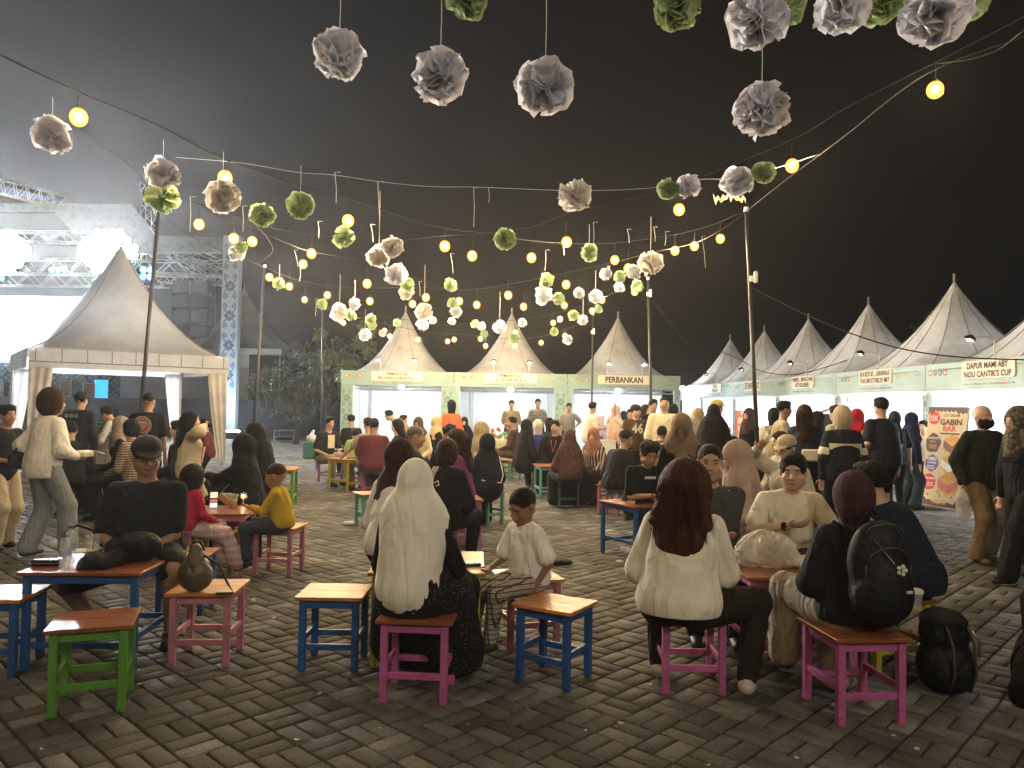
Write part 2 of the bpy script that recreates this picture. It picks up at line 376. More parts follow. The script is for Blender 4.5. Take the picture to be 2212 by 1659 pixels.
def person(px,py,d,pose,f,label,skin=SK1,top=('tee',(.02,.02,.025)),bot=('trousers',(.03,.03,.04)),hd=('short',None),
           lean=8,side=0,look=(0,0),L=None,Rr=None,legs=None,g=1.0,gh=1.0,s=None,fem=False,vox=None,shoe=(.03,.03,.03),seat=.45,glasses=False,
           mask=None,group=None,fold=None,extra=None,elb=None,hscale=1.0):
    """px,py: pixel of the head centre, d: distance, f: heading (0 away, 90 right, 180 towards the camera)."""
    if vox is None: vox=.0072 if d<5 else .0085 if d<6.5 else .013 if d<10.5 else .019 if d<15 else .026
    hc=A(px,py,d); la=R(lean)
    cl=math.cos(la)
    if s is None:
        s=(hc.z-seat)/(.09+.62*cl) if pose=='sit' else hc.z/(.92+.62*cl)
        s2=min(1.13,max(.55,s))
        if s<.86 or s>1.1: WARN.append((label[:30],round(s,2)))
        s=s2
    hs=hscale*s**.5 if s<.9 else hscale*s**.3
    Pz=(seat+.09*s) if pose=='sit' else .92*s
    fa=R(f); fwd=Vector((math.sin(fa),math.cos(fa),0)); rgt=Vector((math.cos(fa),-math.sin(fa),0))
    off=.62*s*(fwd*math.sin(la)+rgt*math.sin(R(side)))
    org=Vector((hc.x-off.x,hc.y-off.y,0))
    root=thing('person',label,'person',org,-fa,group)
    up=np.array((math.sin(R(side)),math.sin(la),cl)); up/=np.linalg.norm(up)
    P=np.array((0,0,Pz)); C=P+up*.30*s; N=P+up*.475*s; HC=P+up*.62*s
    fw=np.array((0,cl,-math.sin(la)))
    rt=np.array((1.,0,0))
    sw=(.160 if not fem else .140)*s*(.5+.5*g)
    S={-1:C+up*.10*s-rt*sw, 1:C+up*.10*s+rt*sw}
    bx=np.array((.0,.0,.0))
    if pose=='sit':
        dl={-1:(-.14,.30,.04),1:(.14,.30,.04)}
    else: dl={-1:(-.24,.06,-.13),1:(.24,.06,-.13)}
    if L: dl[-1]=L
    if Rr: dl[1]=Rr
    arm={}
    for sd in(-1,1):
        el,wr=ik(S[sd],P+np.array(dl[sd])*s,.275*s,.25*s,(sd*.55,-.6,-.55) if not elb else (sd*elb[0],elb[1],elb[2]))
        arm[sd]=(S[sd],el,wr)
    leg={}
    hipx=.088*s*(.6+.4*g)
    for i,sd in enumerate((-1,1)):
        hp=P+np.array((sd*hipx,.01,-.03*s))
        if pose=='sit':
            az=max(.075,Pz-.03-.42*s)
            tg=np.array((sd*.13,.40*s,az)) if not legs else np.array(legs[i])
            kn,an=ik(hp,tg,.43*s,.41*s,(sd*.15,.5,1))
        else:
            tg=np.array((sd*.10,.02+sd*.05,.075)) if not legs else np.array(legs[i])
            kn,an=ik(hp,tg,.435*s,.42*s,(0,1,0))
        leg[sd]=(hp,kn,an)
    pts=[HC+np.array((0,0,.28)),HC-.28,HC+.28]+[q for a in arm.values() for q in a]+[q for a in leg.values() for q in a]
    pts=np.array(pts); lo=pts.min(0)-.27; hi=pts.max(0)+.27; lo[2]=-.03
    smk=skinmat(skin); 
    # head frame
    yw,pt=R(look[0]),R(look[1])+la*.35
    HM=(Matrix.Rotation(-yw,3,'Z')@Matrix.Rotation(-pt,3,'X')); Hm=np.array(HM)
    def hp_(x,y,z): return HC+Hm@(np.array((x,y,z))*hs)
    # ---- body
    B=SDF(lo,hi,vox)
    def torso(S_,e,k=.04,hem=None):
        S_.ell(P+np.array((0,0,.02)),((.148 if not fem else .155)*s*g+e,.112*s*g+e,.12*s+e),k=k)
        S_.ell(P+up*.17*s+np.array((0,.012*g,0)),((.136 if not fem else .124)*s*g+e,.102*s*g*g+e,.15*s+e),k=k)
        S_.ell(C,((.15 if not fem else .138)*s*g+e,.108*s*g+e,.16*s+e),k=k)
        S_.cone(S[-1]+rt*.035*s,S[1]-rt*.035*s,.052*s+e*.8,.052*s+e*.8,k=k)
        if fem: 
            for q in(-1,1): S_.ell(C+fw*.075*s+rt*q*.07*s-up*.0,(.062*s+e,.055*s+e,.06*s+e),k=k)
        S_.cone(N-up*.045*s,C+up*.12*s,.050*s+e*.4,.085*s+e*.5,k=k)
    torso(B,0)
    B.cone(C+up*.1*s,HC-up*.04,.058*s,.052*s,k=.02)
    rw=.040*s*(.45+.55*g)
    for sd,(a,b,c) in arm.items():
        B.cone(a,b,rw*1.15,rw*.85,k=.02); B.cone(b,c,rw*.86,rw*.58,k=.012)
        dr=(c-b)/np.linalg.norm(c-b)
        # palm faces body/down
        inw=np.cross(dr,np.array((sd,.2,.3))); inw/=np.linalg.norm(inw)+1e-9
        sid=np.cross(dr,inw); q=c+dr*.05*s
        B.cone(c,c+dr*.075*s,.026*s,.034*s,k=.01,fl=.5,ax=inw)
        if vox<=.014:
            for j in range(4):
                o=(j-1.5)*.0185*s; ln=(.07,.08,.075,.06)[j]*s*.95
                base=c+dr*.082*s+sid*o; kn=base+dr*ln*.5-inw*.006; tip=kn+(dr*.75-inw*.62)*ln*.5*sd*sd
                B.cone(base,kn,.0095*s,.0088*s,k=.003); B.cone(kn,tip,.0088*s,.0075*s,k=.003)
            tb=c+dr*.025*s+sid*.026*s*(-1); t1=tb+(dr*.6-sid*.8)*.038*s; B.cone(tb,t1,.013*s,.0105*s,k=.006); B.cone(t1,t1+(dr*.95-sid*.2)*.03*s,.0105*s,.0085*s,k=.003)
        else: B.cone(c+dr*.07*s,c+dr*.145*s,.03*s,.018*s,k=.01,fl=.5,ax=inw)
    for sd,(a,b,c) in leg.items():
        B.cone(a,b,.083*s*g,.056*s*(.5+.5*g),k=.03); B.cone(b,c,.056*s*(.5+.5*g),.036*s,k=.02)
        ft=np.array((sd*.03,1,-.0)); ft/=np.linalg.norm(ft)
        B.cone(c-ft*.03*s-np.array((0,0,.03)),c+ft*.13*s-np.array((0,0,.045)),.036*s,.026*s,k=.02)
    # head
    def hc_(a,b,ra,rb,k=.01,sub=False): B.cone(hp_(*a),hp_(*b),ra*hs,rb*hs,k=k,sub=sub)
    def he_(S_,c,r,k=.012,sub=False): S_.ell(hp_(*c),tuple(x*hs for x in r),Hm,k=k,sub=sub)
    he_(B,(0,-.012,.028),(.074,.094,.086)); he_(B,(0,.02,-.03),(.062,.068,.082)); he_(B,(0,.048,-.088),(.034,.03,.022),k=.02)
    if g>1.08 : he_(B,(0,.01,-.05),(.074,.07,.065))
    if vox<=.020:
        hc_((0,.080,.012),(0,.098,-.026),.008,.0125,k=.008)
        for q in(-1,1):
            he_(B,(q*.031,.099,.007),(.017,.017,.012),k=.010,sub=True)
            he_(B,(q*.076,-.004,-.008),(.009,.019,.031),k=.006)
            he_(B,(q*.040,.058,-.03),(.022,.02,.02),k=.012)
            he_(B,(q*.011,.093,-.030),(.008,.009,.007),k=.005)
        hc_((-.034,.076,.030),(.034,.076,.030),.009,.009,k=.008)
        he_(B,(0,.081,-.054),(.024,.012,.013),k=.008)
    me=B.mesh('body',[smk]); link('body',me,root)
    fc=(math.cos(fa+yw)<.35)  # face visible to the camera
    if fc and vox<=.020:
        wm=plastic('eye_white',(.36,.33,.30)); im=plastic('iris',(.015,.01,.008),rough=.15); br=HAIR; lm=mat('lips',tuple(x*y for x,y in zip(skin,(.80,.55,.55))),rough=.4)
        if look[1]<22:
            for q in(-1,1):
                mb=MB(); mb.sphere((0,0,0),(.0125*hs,.0085*hs,.0046*hs),8,6,0); mb.sphere((.001,.0045*hs,0),(.0055*hs,.0052*hs,.0047*hs),8,6,1)
                o=mb.build('eye',[wm,im],root,True); o.location=hp_(q*.031,.0855,.006); o.rotation_euler=HM.to_euler()
        mb=MB()
        for q in(-1,1):
            mb=MB(); mb.tube([hp_(q*.017,.091,.022),hp_(q*.030,.089,.027),hp_(q*.045,.078,.021)],[.0024*hs,.0030*hs,.0015*hs],6); mb.build('eyebrow',br,root,True)
        mb=MB(); mb.tube([hp_(-.024,.082,-.055),hp_(-.01,.0925,-.0535),hp_(0,.0935,-.0545),hp_(.01,.0925,-.0535),hp_(.024,.082,-.055)],[.0015*hs,.0042*hs,.005*hs,.0042*hs,.0015*hs],6); mb.build('lips',lm,root,True)
    # ---- hair or headscarf
    hk=hd[0]; wide=hk=='longwide'; hk='long' if wide else hk; hcm=hd[1] if len(hd)>1 else None
    sd0=abs(hash((int(px),int(py))))%1000
    if hk in('short','bob','long','cap','crop','bun','curly'):
        hm=hcm if isinstance(hcm,bpy.types.Material) else HAIR
        c0=HC; S2=SDF(HC-.33-np.array((0,0,.32 if hk=='long' else 0)),HC+.22,min(vox,.014) if d<16 else vox)
        e=.006 if hk=='crop' else .0
        he_(S2,(0,-.014,.036),(.082-e,.100-e,.090-e),k=.0)
        if hk in('short','curly'): he_(S2,(0,.03,.088),(.066,.055,.034),k=.02)
        if hk=='curly': 
            for q in range(9): he_(S2,(math.cos(q*.7)*.06,math.sin(q*.7)*.06-.01,.075+.01*math.sin(q*3)),(.035,.035,.03),k=.01)
        if hk=='bob': 
            he_(S2,(0,-.03,-.01),(.098,.10,.12),k=.03)
        if hk=='long':
            he_(S2,(0,-.03,.0),(.092,.10,.115),k=.02)
            S2.cone(hp_(0,-.05,-.03),HC-up*.30*s-fw*.115*s,.088*s,.10*s,k=.04,fl=.62)
            if wide:
                he_(S2,(0,-.03,-.01),(.125,.115,.14),k=.03); S2.cone(hp_(0,-.04,-.06),HC-up*.27*s-fw*.10*s,.135,.14,k=.05,fl=.6)
                for q,z in((-1,.2),(-.5,.29),(0,.27),(.5,.31),(1,.22)): S2.cone(HC-up*.12*s+rt*q*.10-fw*.08,HC-up*z*s-fw*.11*s+rt*q*.15,.055,.03,k=.02)
            for q in(-1,1): S2.cone(hp_(q*.055,-.03,-.02),HC-up*.27*s-fw*.08*s+rt*q*.06,.045,.035,k=.03)
        if hk=='bun': he_(S2,(0,-.11,.06),(.045,.04,.045),k=.01)
        he_(S2,(0,.112,-.032),(.076,.078,.098),k=.010,sub=True)
        if hk in('short','crop','cap','curly','bun'): he_(S2,(0,.0,-.11),(.12,.11,.085),k=.012,sub=True)
        for q in(-1,1):
            if hk in('short','crop','cap','curly'): he_(S2,(q*.09,.035,-.03),(.03,.045,.05),k=.008,sub=True)
        m2=S2.mesh('hair',[hm],fold=.0075 if hk!='crop' else .002,seed=sd0,an=(1,1,.25) if hk in('long','bob') else (1,1,.8),fq=30)
        if m2:
            ho=link('hair',m2,root)
            if hk=='long' and d<11:
                rr=random.Random(sd0); b=MB(); L_=.34*s; W_=(.128,.158) if wide else (.10,.115)
                for q in range(190 if d<5 else 60):
                    ph=rr.uniform(math.pi*.98,math.pi*2.02); en=rr.uniform(.75,1.06); f1=rr.uniform(8,20); am_=rr.uniform(.002,.010); pp=[]; rf=rr.uniform(.97,1.07)
                    for k in range(10):
                        t=k/9*en; rx_=(W_[0]*min(1,math.sqrt(max(0.02,t*3.2))) if t<.31 else W_[0]+(W_[1]-W_[0])*(t-.31))*rf
                        c_=HC+np.array((0,0,.125*hs-L_*1.28*t)) if False else HC+np.array((0,0,.122*hs))-up*(L_*1.28*t)
                        c_=c_-fw*(.03+.06*t)
                        pp.append(c_+rt*(rx_*math.cos(ph)*.98+am_*math.sin(f1*t+q))+fw*(math.sin(ph)*rx_*(.80 if t<.4 else .80-.25*(t-.4))+am_*math.cos(f1*t)))
                    b.tube(pp,[.0016]*9+[.0006],3,cap=False)
                b.build('hair_strands',hm,root)
    if hk=='cap':
        cm=mat('cap_cloth',hd[2],rough=.8,bump=.2); S2=SDF(HC-.25,HC+.25,min(vox,.012))
        he_(S2,(0,-.012,.050),(.092,.108,.083),k=0); he_(S2,(0,0,-.045),(.2,.2,.072),k=.004,sub=True)
        S2.cone(hp_(-.03,.085,.035),hp_(.03,.085,.035),.048*hs,.048*hs,k=.0,fl=.22,ax=Hm@np.array((0,.25,1)))
        S2.cone(hp_(0,.10,.038),hp_(0,.125,.030),.055*hs,.04*hs,k=.006,fl=.2,ax=Hm@np.array((0,.3,1)))
        link('cap',S2.mesh('cap',[cm]),root)
    if hk in('hijab','hijabl','cover'):
        hv=min(vox,.017); lg=hk=='hijabl'
        S2=SDF(np.minimum(HC-.36,P-.30 if lg else HC-.36)-(0,0,.0),HC+.32,hv)
        he_(S2,(0,-.018,.012),(.093,.117,.125),k=0)
        if hk!='cover':
            S2.cone(hp_(0,-.015,-.05),N-fw*.005,.082*hs,.092*s,k=.03)
            S2.cone(N-up*.01,C+up*.03*s,.12*s,.165*s*g,k=.06,fl=.78,ax=fw)
            S2.cone(S[-1]*.5+N*.5,S[1]*.5+N*.5,.09*s,.09*s,k=.06)
            S2.cone(hp_(0,.05,-.12),C+fw*.10*s,.05*hs,.075*s,k=.05)
        else: S2.cone(hp_(0,-.03,-.05),N+up*.01,.08*hs,.075*s,k=.03)
        if lg:
            S2.cone(N-fw*.03-up*.04,P+up*.06*s-fw*.04*s,.152*s*g,.168*s*g,k=.06,fl=.84,ax=fw); S2.cone(S[-1]*.8+N*.2,S[1]*.8+N*.2,.080*s,.080*s,k=.04); S2.below(P[2]-.075*s)
        he_(S2,(0,.135,-.012),(.058,.075,.080),k=.010,sub=True)
        hm=cloth(hcm,*hd[2:]) if not isinstance(hcm,bpy.types.Material) else hcm
        m2=S2.mesh('headscarf',[hm],fold=(.016 if lg else .009) if hv<.02 else .006,seed=sd0,an=(1.1,1.1,.12 if lg else .3),fq=12 if lg else 10,top=HC[2]+.1,hem=P[2]-.075*s if lg else None); link('headscarf',m2,root)
    # ---- top
    tk=top[0]; tm=cloth(*top[1:])
    e={'tee':.016,'long':.014,'jacket':.026,'puff':.020,'polo':.014,'over':.022,'dress':.02}[tk]
    S3=SDF(lo,hi,vox)
    torso(S3,e,k=.035)
    if tk!='dress':
        S3.cone(P+up*.18*s,P-up*(.0 if pose=='sit' else .05)*s,.145*s*g+e,(.172 if pose=='sit' else .160)*s*g+e,k=.05,fl=.82)
    ln={'tee':.62,'polo':.55}.get(tk,1)
    for sd,(a,b,c) in arm.items():
        if ln<1:
            m=a+(b-a)*(ln+.12); S3.cone(a,m,rw*1.12+.014,rw*1.12+.024,k=.018)
        else:
            pf=.02 if tk in('puff','over') else 0
            S3.cone(a,b,rw*1.12+e*.85,rw*.95+e*.9+pf,k=.018); S3.cone(b,b+(c-b)*.93,rw*.9+e+pf,rw*.7+e*.8-pf*.25,k=.02)
    S3.cone(N+up*.015,HC-up*.02+fw*.02,.056*s,.055*s,k=.006,sub=True)
    if ln<1: 
        for sd,(a,b,c) in arm.items():
            S3.cone(a+(b-a)*(ln+.05),c,rw*1.15+.006,rw,k=0,sub=True) if False else None
    hz=P[2]-(.055 if pose=='sit' else .14)*s
    m_=S3.ax[2]<hz+.02; S3.D[:,:,m_]=np.where(np.abs(S3.ax[0])[:,None,None]<.21*s*g+.03, np.maximum(S3.D[:,:,m_],(hz-S3.ax[2][m_])[None,None,:]),S3.D[:,:,m_])
    am=fold if fold is not None else (.015 if vox<.01 else .012 if vox<.018 else .009)
    if tk=='jacket': am*=1.2
    m3=S3.mesh('shirt',[tm],fold=am,seed=sd0+3,an=(1,1,.36),fq=6.5,hem=hz); link('jacket' if tk=='jacket' else 'shirt',m3,root)
    # ---- bottom
    bk=bot[0]; bm=cloth(*bot[1:])
    S4=SDF(lo,hi,vox)
    S4.ell(P+np.array((0,0,.01)),((.152 if not fem else .158)*s*g+.010,.114*s*g+.010,.115*s+.01),k=.03)
    for sd,(a,b,c) in leg.items():
        if bk=='shorts': 
            S4.cone(a,a+(b-a)*.92,.086*s*g+.014,.062*s*(.5+.5*g)+.028,k=.03); continue
        wd={'trousers':.016,'wide':.05,'skirt':.06}[bk]
        S4.cone(a,b,.086*s*g+.014,.058*s*(.5+.5*g)+(.016 if bk=='trousers' else .03),k=.03)
        S4.cone(b,c+np.array((0,0,.01)),.058*s*(.5+.5*g)+(.014 if bk=='trousers' else .03),.04*s+wd,k=.03)
    if bk=='skirt':
        kl,kr=leg[-1][1],leg[1][1]; al,ar=leg[-1][2],leg[1][2]
        S4.cone((leg[-1][0]+leg[1][0])/2,(kl+kr)/2,.15*s*g,.13*s,k=.06); S4.cone((kl+kr)/2,(al+ar)/2+np.array((0,0,.03)),.13*s,.15*s+.02,k=.06)
        S4.cone(kl,al,.09,.12,k=.05); S4.cone(kr,ar,.09,.12,k=.05)
    S4.below(.03)
    m4=S4.mesh(bk,[bm],fold=.008 if vox<.018 else .005,seed=sd0+5,an=(1,1,.3),fq=9)
    link({'wide':'trousers','skirt':'skirt','shorts':'shorts','trousers':'trousers'}[bk],m4,root)
    # ---- shoes
    for sd,(a,b,c) in leg.items():
        S5=SDF(c-.22,c+.24,min(vox,.014)); ft=np.array((sd*.03,1,0)); ft/=np.linalg.norm(ft)
        S5.cone(c-ft*.035*s-np.array((0,0,.035)),c+ft*.135*s-np.array((0,0,.045)),.044*s,.034*s,k=.02)
        S5.cone(c,c-np.array((0,0,.03)),.044*s,.046*s,k=.01); S5.cone(c+np.array((0,0,.035)),c+np.array((0,0,.1)),.05,.05,k=0,sub=True)
        S5.below(c[2]-.075)
        m5=S5.mesh('shoe',[mat('shoe_leather',shoe,rough=.5)])
        if m5: link('shoe',m5,root)
    if glasses:
        mb=MB(); fm=plastic('spectacle_frame',(.02,.02,.02))
        for q in(-1,1):
            mb.tube([hp_(q*.031+.022*math.cos(t),.099,.004+.016*math.sin(t)) for t in np.linspace(0,2*math.pi,13)],.0022*hs,5)
            mb.tube([hp_(q*.053,.097,.008),hp_(q*.078,.0,.0)],.002*hs,5)
        mb.tube([hp_(-.01,.100,.006),hp_(.01,.100,.006)],.002*hs,5); mb.build('spectacles',fm,root)
    if mask:
        S6=SDF(HC-.2,HC+.2,.008); he_(S6,(0,.024,-.055),(.082,.090,.064),k=0); he_(S6,(0,-.04,-.05),(.2,.07,.2),k=.004,sub=True); he_(S6,(0,.05,.045),(.1,.1,.055),k=.006,sub=True)
        link('face_mask',S6.mesh('face_mask',[cloth(mask)]),root)
    ctx=dict(root=root,P=P,C=C,N=N,HC=HC,S=S,arm=arm,leg=leg,up=up,fw=fw,hp=hp_,HM=HM,s=s,org=org,fa=fa)
    if extra: extra(ctx)
    return ctx
# ================================================================ SETTING
# ---- ground
gm=mat('sandy_ground',(.022,.019,.014),rough=.95,var=.4,scale=3,bump=.3,bscale=80)
b=MB(); b.add([(-250,-60,-.014),(250,-60,-.014),(250,400,-.014),(-250,400,-.014)],[(0,1,2,3)]); tag(b.build('ground',gm),kind='structure')
# ---- block paving (two-brick basket weave set at 46 degrees)
def pavemat(attr):
    m,nt,p=newmat('paving_block')
    tc=nd(nt,'ShaderNodeTexCoord'); gp=nd(nt,'ShaderNodeNewGeometry')
    if attr: rv=nd(nt,'ShaderNodeAttribute',attribute_name='tone').outputs['Fac']
    else: rv=nd(nt,'ShaderNodeObjectInfo').outputs['Random']
    rp=nd(nt,'ShaderNodeValToRGB'); e=rp.color_ramp.elements
    e[0].position=0; e[0].color=(.070,.067,.060,1); e[1].position=1; e[1].color=(.195,.190,.175,1)
    x=e.new(.45); x.color=(.108,.104,.094,1); x=e.new(.8); x.color=(.134,.129,.116,1)
    nt.links.new(rv,rp.inputs[0])
    n1=nd(nt,'ShaderNodeTexNoise'); n1.inputs['Scale'].default_value=1.1; n1.inputs['Detail'].default_value=6
    n2=nd(nt,'ShaderNodeTexNoise'); n2.inputs['Scale'].default_value=75; n2.inputs['Detail'].default_value=6; n2.inputs['Roughness'].default_value=.75
    n3=nd(nt,'ShaderNodeTexNoise'); n3.inputs['Scale'].default_value=18; n3.inputs['Detail'].default_value=6; n3.inputs['Roughness'].default_value=.7
    for n in(n1,n2,n3): nt.links.new(gp.outputs['Position'],n.inputs['Vector'])
    r1=nd(nt,'ShaderNodeMapRange'); r1.inputs[1].default_value=.3; r1.inputs[2].default_value=.7; r1.inputs[3].default_value=.5; r1.inputs[4].default_value=1.35; nt.links.new(n1.outputs['Fac'],r1.inputs[0])
    r2=nd(nt,'ShaderNodeMapRange'); r2.inputs[1].default_value=.3; r2.inputs[2].default_value=.7; r2.inputs[3].default_value=.55; r2.inputs[4].default_value=1.5; nt.links.new(n2.outputs['Fac'],r2.inputs[0])
    r3=nd(nt,'ShaderNodeMapRange'); r3.inputs[1].default_value=.3; r3.inputs[2].default_value=.7; r3.inputs[3].default_value=.7; r3.inputs[4].default_value=1.3; nt.links.new(n3.outputs['Fac'],r3.inputs[0])
    cur=rp.outputs[0]
    for r in(r1,r2,r3):
        mx=nd(nt,'ShaderNodeVectorMath',operation='SCALE'); nt.links.new(cur,mx.inputs[0]); nt.links.new(r.outputs[0],mx.inputs['Scale']); cur=mx.outputs[0]
    nt.links.new(cur,p.inputs['Base Color'])
    rr=nd(nt,'ShaderNodeMapRange'); rr.inputs[1].default_value=.35; rr.inputs[2].default_value=.65; rr.inputs[3].default_value=.66; rr.inputs[4].default_value=.92; p.inputs['Specular IOR Level'].default_value=.35; nt.links.new(n3.outputs['Fac'],rr.inputs[0]); nt.links.new(rr.outputs[0],p.inputs['Roughness'])
    ad=nd(nt,'ShaderNodeMath',operation='ADD'); nt.links.new(n2.outputs['Fac'],ad.inputs[0]); ad.inputs[1].default_value=0
    bp=nd(nt,'ShaderNodeBump'); bp.inputs['Strength'].default_value=.55; bp.inputs['Distance'].default_value=.006; nt.links.new(ad.outputs[0],bp.inputs['Height']); nt.links.new(bp.outputs[0],p.inputs['Normal'])
    return m
pm1,pm2=pavemat(False),pavemat(True)
pav=thing('paving','grey brown concrete block paving laid in a basket weave','paving'); del pav['category']; del pav['label']; pav['kind']='structure'
cell=.226; th=R(46.5); E1=Vector((math.cos(th),math.sin(th),0)); E2=Vector((-math.sin(th),math.cos(th),0)); O0=Vector((.451,3.578,0))
cand=[]
for i in range(-170,190):
    for j in range(-170,190):
        c=O0+E1*((i+.5)*cell)+E2*((j+.5)*cell)
        if c.y<-.6 or c.y>33: continue
        if abs(c.x)>max(3,c.y*.74+1.2) or c.x<-13.5 or c.x>10.5: continue
        par=(i+j)%2==0
        for q in(-1,1):
            along,acr=(E1,E2) if par else (E2,E1)
            p=c+acr*(q*cell/4)
            cand.append((p,0 if par else 1))
def vis(p):
    v=p-CAM; z=v.dot(FW)
    if z<.3: return 1e9
    u=v.dot(RT)/z*F; t=v.dot(UP)/z*F
    return z if abs(u)<1180 and -870<t<900 else 1e6+z
cand.sort(key=lambda c:vis(c[0]))
hx,hy,ch=cell/2-.0078,cell/4-.0068,.0045
rs=np.random.RandomState(3)
def brickverts():
    return np.array([(-hx,-hy,-.03),(hx,-hy,-.03),(hx,hy,-.03),(-hx,hy,-.03),(-hx,-hy,-ch),(hx,-hy,-ch),(hx,hy,-ch),(-hx,hy,-ch),(-hx+ch,-hy+ch,0),(hx-ch,-hy+ch,0),(hx-ch,hy-ch,0),(-hx+ch,hy-ch,0)],np.float32)
BF=np.array([(0,1,5,4),(1,2,6,5),(2,3,7,6),(3,0,4,7),(4,5,9,8),(5,6,10,9),(6,7,11,10),(7,4,8,11),(8,9,10,11)])
bmesh_=npmesh('paving_block',brickverts(),BF,[pm1],smooth=False)
for k,(p,o) in enumerate(cand[:290]):
    ob=link('brick',bmesh_,pav,loc=(p.x,p.y,rs.uniform(-.004,.0)),rot=(rs.uniform(-.006,.006),rs.uniform(-.006,.006),th+(math.pi/2 if o else 0)+rs.uniform(-.02,.02)))
    ob.scale=(rs.uniform(.975,1.0),rs.uniform(.96,1.0),1)
rest=cand[290:]; V=[];Fc=[]; bv=brickverts()
Pn=np.array([(p.x,p.y,0) for p,o in rest],np.float32); an=np.array([th+(math.pi/2 if o else 0) for p,o in rest])+rs.uniform(-.02,.02,len(rest))
sc_=np.stack([rs.uniform(.975,1,len(rest)),rs.uniform(.96,1,len(rest)),np.ones(len(rest))],1)
W=bv[None]*sc_[:,None,:]; ca,sa=np.cos(an)[:,None],np.sin(an)[:,None]
tl=rs.uniform(-.006,.006,(len(rest),2)); Z=W[:,:,2]+W[:,:,0]*tl[:,:1]+W[:,:,1]*tl[:,1:]+rs.uniform(-.004,0,len(rest))[:,None]
W=np.stack([W[:,:,0]*ca-W[:,:,1]*sa+Pn[:,None,0],W[:,:,0]*sa+W[:,:,1]*ca+Pn[:,None,1],Z],2)
FF=(BF[None]+(np.arange(len(rest))*12)[:,None,None]).reshape(-1,4)
me=npmesh('distant_paving_blocks',W.reshape(-1,3),FF,[pm2],smooth=False)
at=me.attributes.new('tone','FLOAT','FACE'); at.data.foreach_set('value',np.repeat(rs.rand(len(rest)),9).astype(np.float32))
tag(link('distant_bricks',me,pav),kind='stuff')
# ================================================================ TENTS
def canvasmat(c,name='tent_canvas',trans=.12,dirt=.35):
    key=(name,c,trans)
    if key in _mc: return _mc[key]
    m,nt,p=newmat(name); p.inputs['Roughness'].default_value=.6
    tc=nd(nt,'ShaderNodeTexCoord'); n1=nd(nt,'ShaderNodeTexNoise'); n1.inputs['Scale'].default_value=1.3; n1.inputs['Detail'].default_value=9; n1.inputs['Roughness'].default_value=.65
    nt.links.new(tc.outputs['Object'],n1.inputs['Vector'])
    rp=nd(nt,'ShaderNodeValToRGB'); rp.color_ramp.elements[0].position=.35; rp.color_ramp.elements[1].position=.62
    rp.color_ramp.elements[0].color=(*[x*(1-dirt) for x in c],1); rp.color_ramp.elements[1].color=(*c,1)
    nt.links.new(n1.outputs['Fac'],rp.inputs[0]); nt.links.new(rp.outputs[0],p.inputs['Base Color'])
    n2=nd(nt,'ShaderNodeTexNoise'); n2.inputs['Scale'].default_value=5; n2.inputs['Detail'].default_value=6; nt.links.new(tc.outputs['Object'],n2.inputs['Vector'])
    bp=nd(nt,'ShaderNodeBump'); bp.inputs['Strength'].default_value=.35; bp.inputs['Distance'].default_value=.06; nt.links.new(n2.outputs['Fac'],bp.inputs['Height']); nt.links.new(bp.outputs[0],p.inputs['Normal'])
    tr=nd(nt,'ShaderNodeBsdfTranslucent'); nt.links.new(rp.outputs[0],tr.inputs[0]); nt.links.new(bp.outputs[0],tr.inputs['Normal'])
    mx=nd(nt,'ShaderNodeMixShader'); mx.inputs[0].default_value=trans; nt.links.new(p.outputs[0],mx.inputs[1]); nt.links.new(tr.outputs[0],mx.inputs[2]); nt.links.new(mx.outputs[0],nt.nodes['Material Output'].inputs[0])
    _mc[key]=m; return m
CANV=canvasmat((.62,.60,.56),'tent_canvas',.06); CANVT=canvasmat((.74,.76,.78),'gazebo_canvas',.38,.18); CANVW=canvasmat((.50,.50,.48),'pale_canvas',.05); WALLC=canvasmat((.78,.82,.84),'wall_sheet',.2,.12)
SEAM=mat('seam',(.26,.22,.17),rough=.8)
def peak(parent,w,dp,z0,z1,m,seams=True,power=2.1,nseam=12,cx=0,cy=0,name='roof_canopy'):
    """concave four-sided canopy rising to a point"""
    N=32; K=14; vs=[];fs=[]
    def pt(a,t):
        # square perimeter blend to circle near top
        c,s_=math.cos(a),math.sin(a); q=1/max(abs(c),abs(s_)); bl=t**.7
        rx=(q*(1-bl)+1.0*bl)
        r=(1-t)
        z=z0+(z1-z0)*(t**power*.72+t*.28) if t>0 else z0
        r=r*rx
        return (cx+c*r*w/2,cy+s_*r*dp/2,z)
    for k in range(K):
        t=k/(K-1)*.985
        for j in range(N): vs.append(pt(2*math.pi*(j+.5)/N+0*t,t))
    for k in range(K-1):
        for j in range(N): fs.append((k*N+j,k*N+(j+1)%N,(k+1)*N+(j+1)%N,(k+1)*N+j))
    vs.append((cx,cy,z1))
    for j in range(N): fs.append(((K-1)*N+j,(K-1)*N+(j+1)%N,len(vs)-1))
    b=MB(); b.add(vs,fs); ro=b.build(name,m,parent,True)
    if seams:
        for j in range(nseam):
            a=2*math.pi*(j+.5)/nseam; b=MB(); b.tube([Vector(pt(a,t))+Vector((0,0,.004)) for t in np.linspace(.02,.9,9)],.009,4); b.build('seam',SEAM,ro)
    b=MB(); b.tube([(cx,cy,z1-.05),(cx,cy,z1+.12)],.03,6); b.sphere((cx,cy,z1+.13),.035,6,5); b.build('finial',SEAM,ro)
    return ro
ALU=mat('aluminium_tube',(.55,.56,.58),rough=.3,metal=.8,var=.1); BLACKM=mat('black_painted_metal',(.015,.015,.016),rough=.4)
TEAL=mat('teal_printed_board',(.27,.39,.36),rough=.6,var=.10,scale=2); TEALD=mat('dark_teal_print',(.12,.21,.20),rough=.6,var=.05)
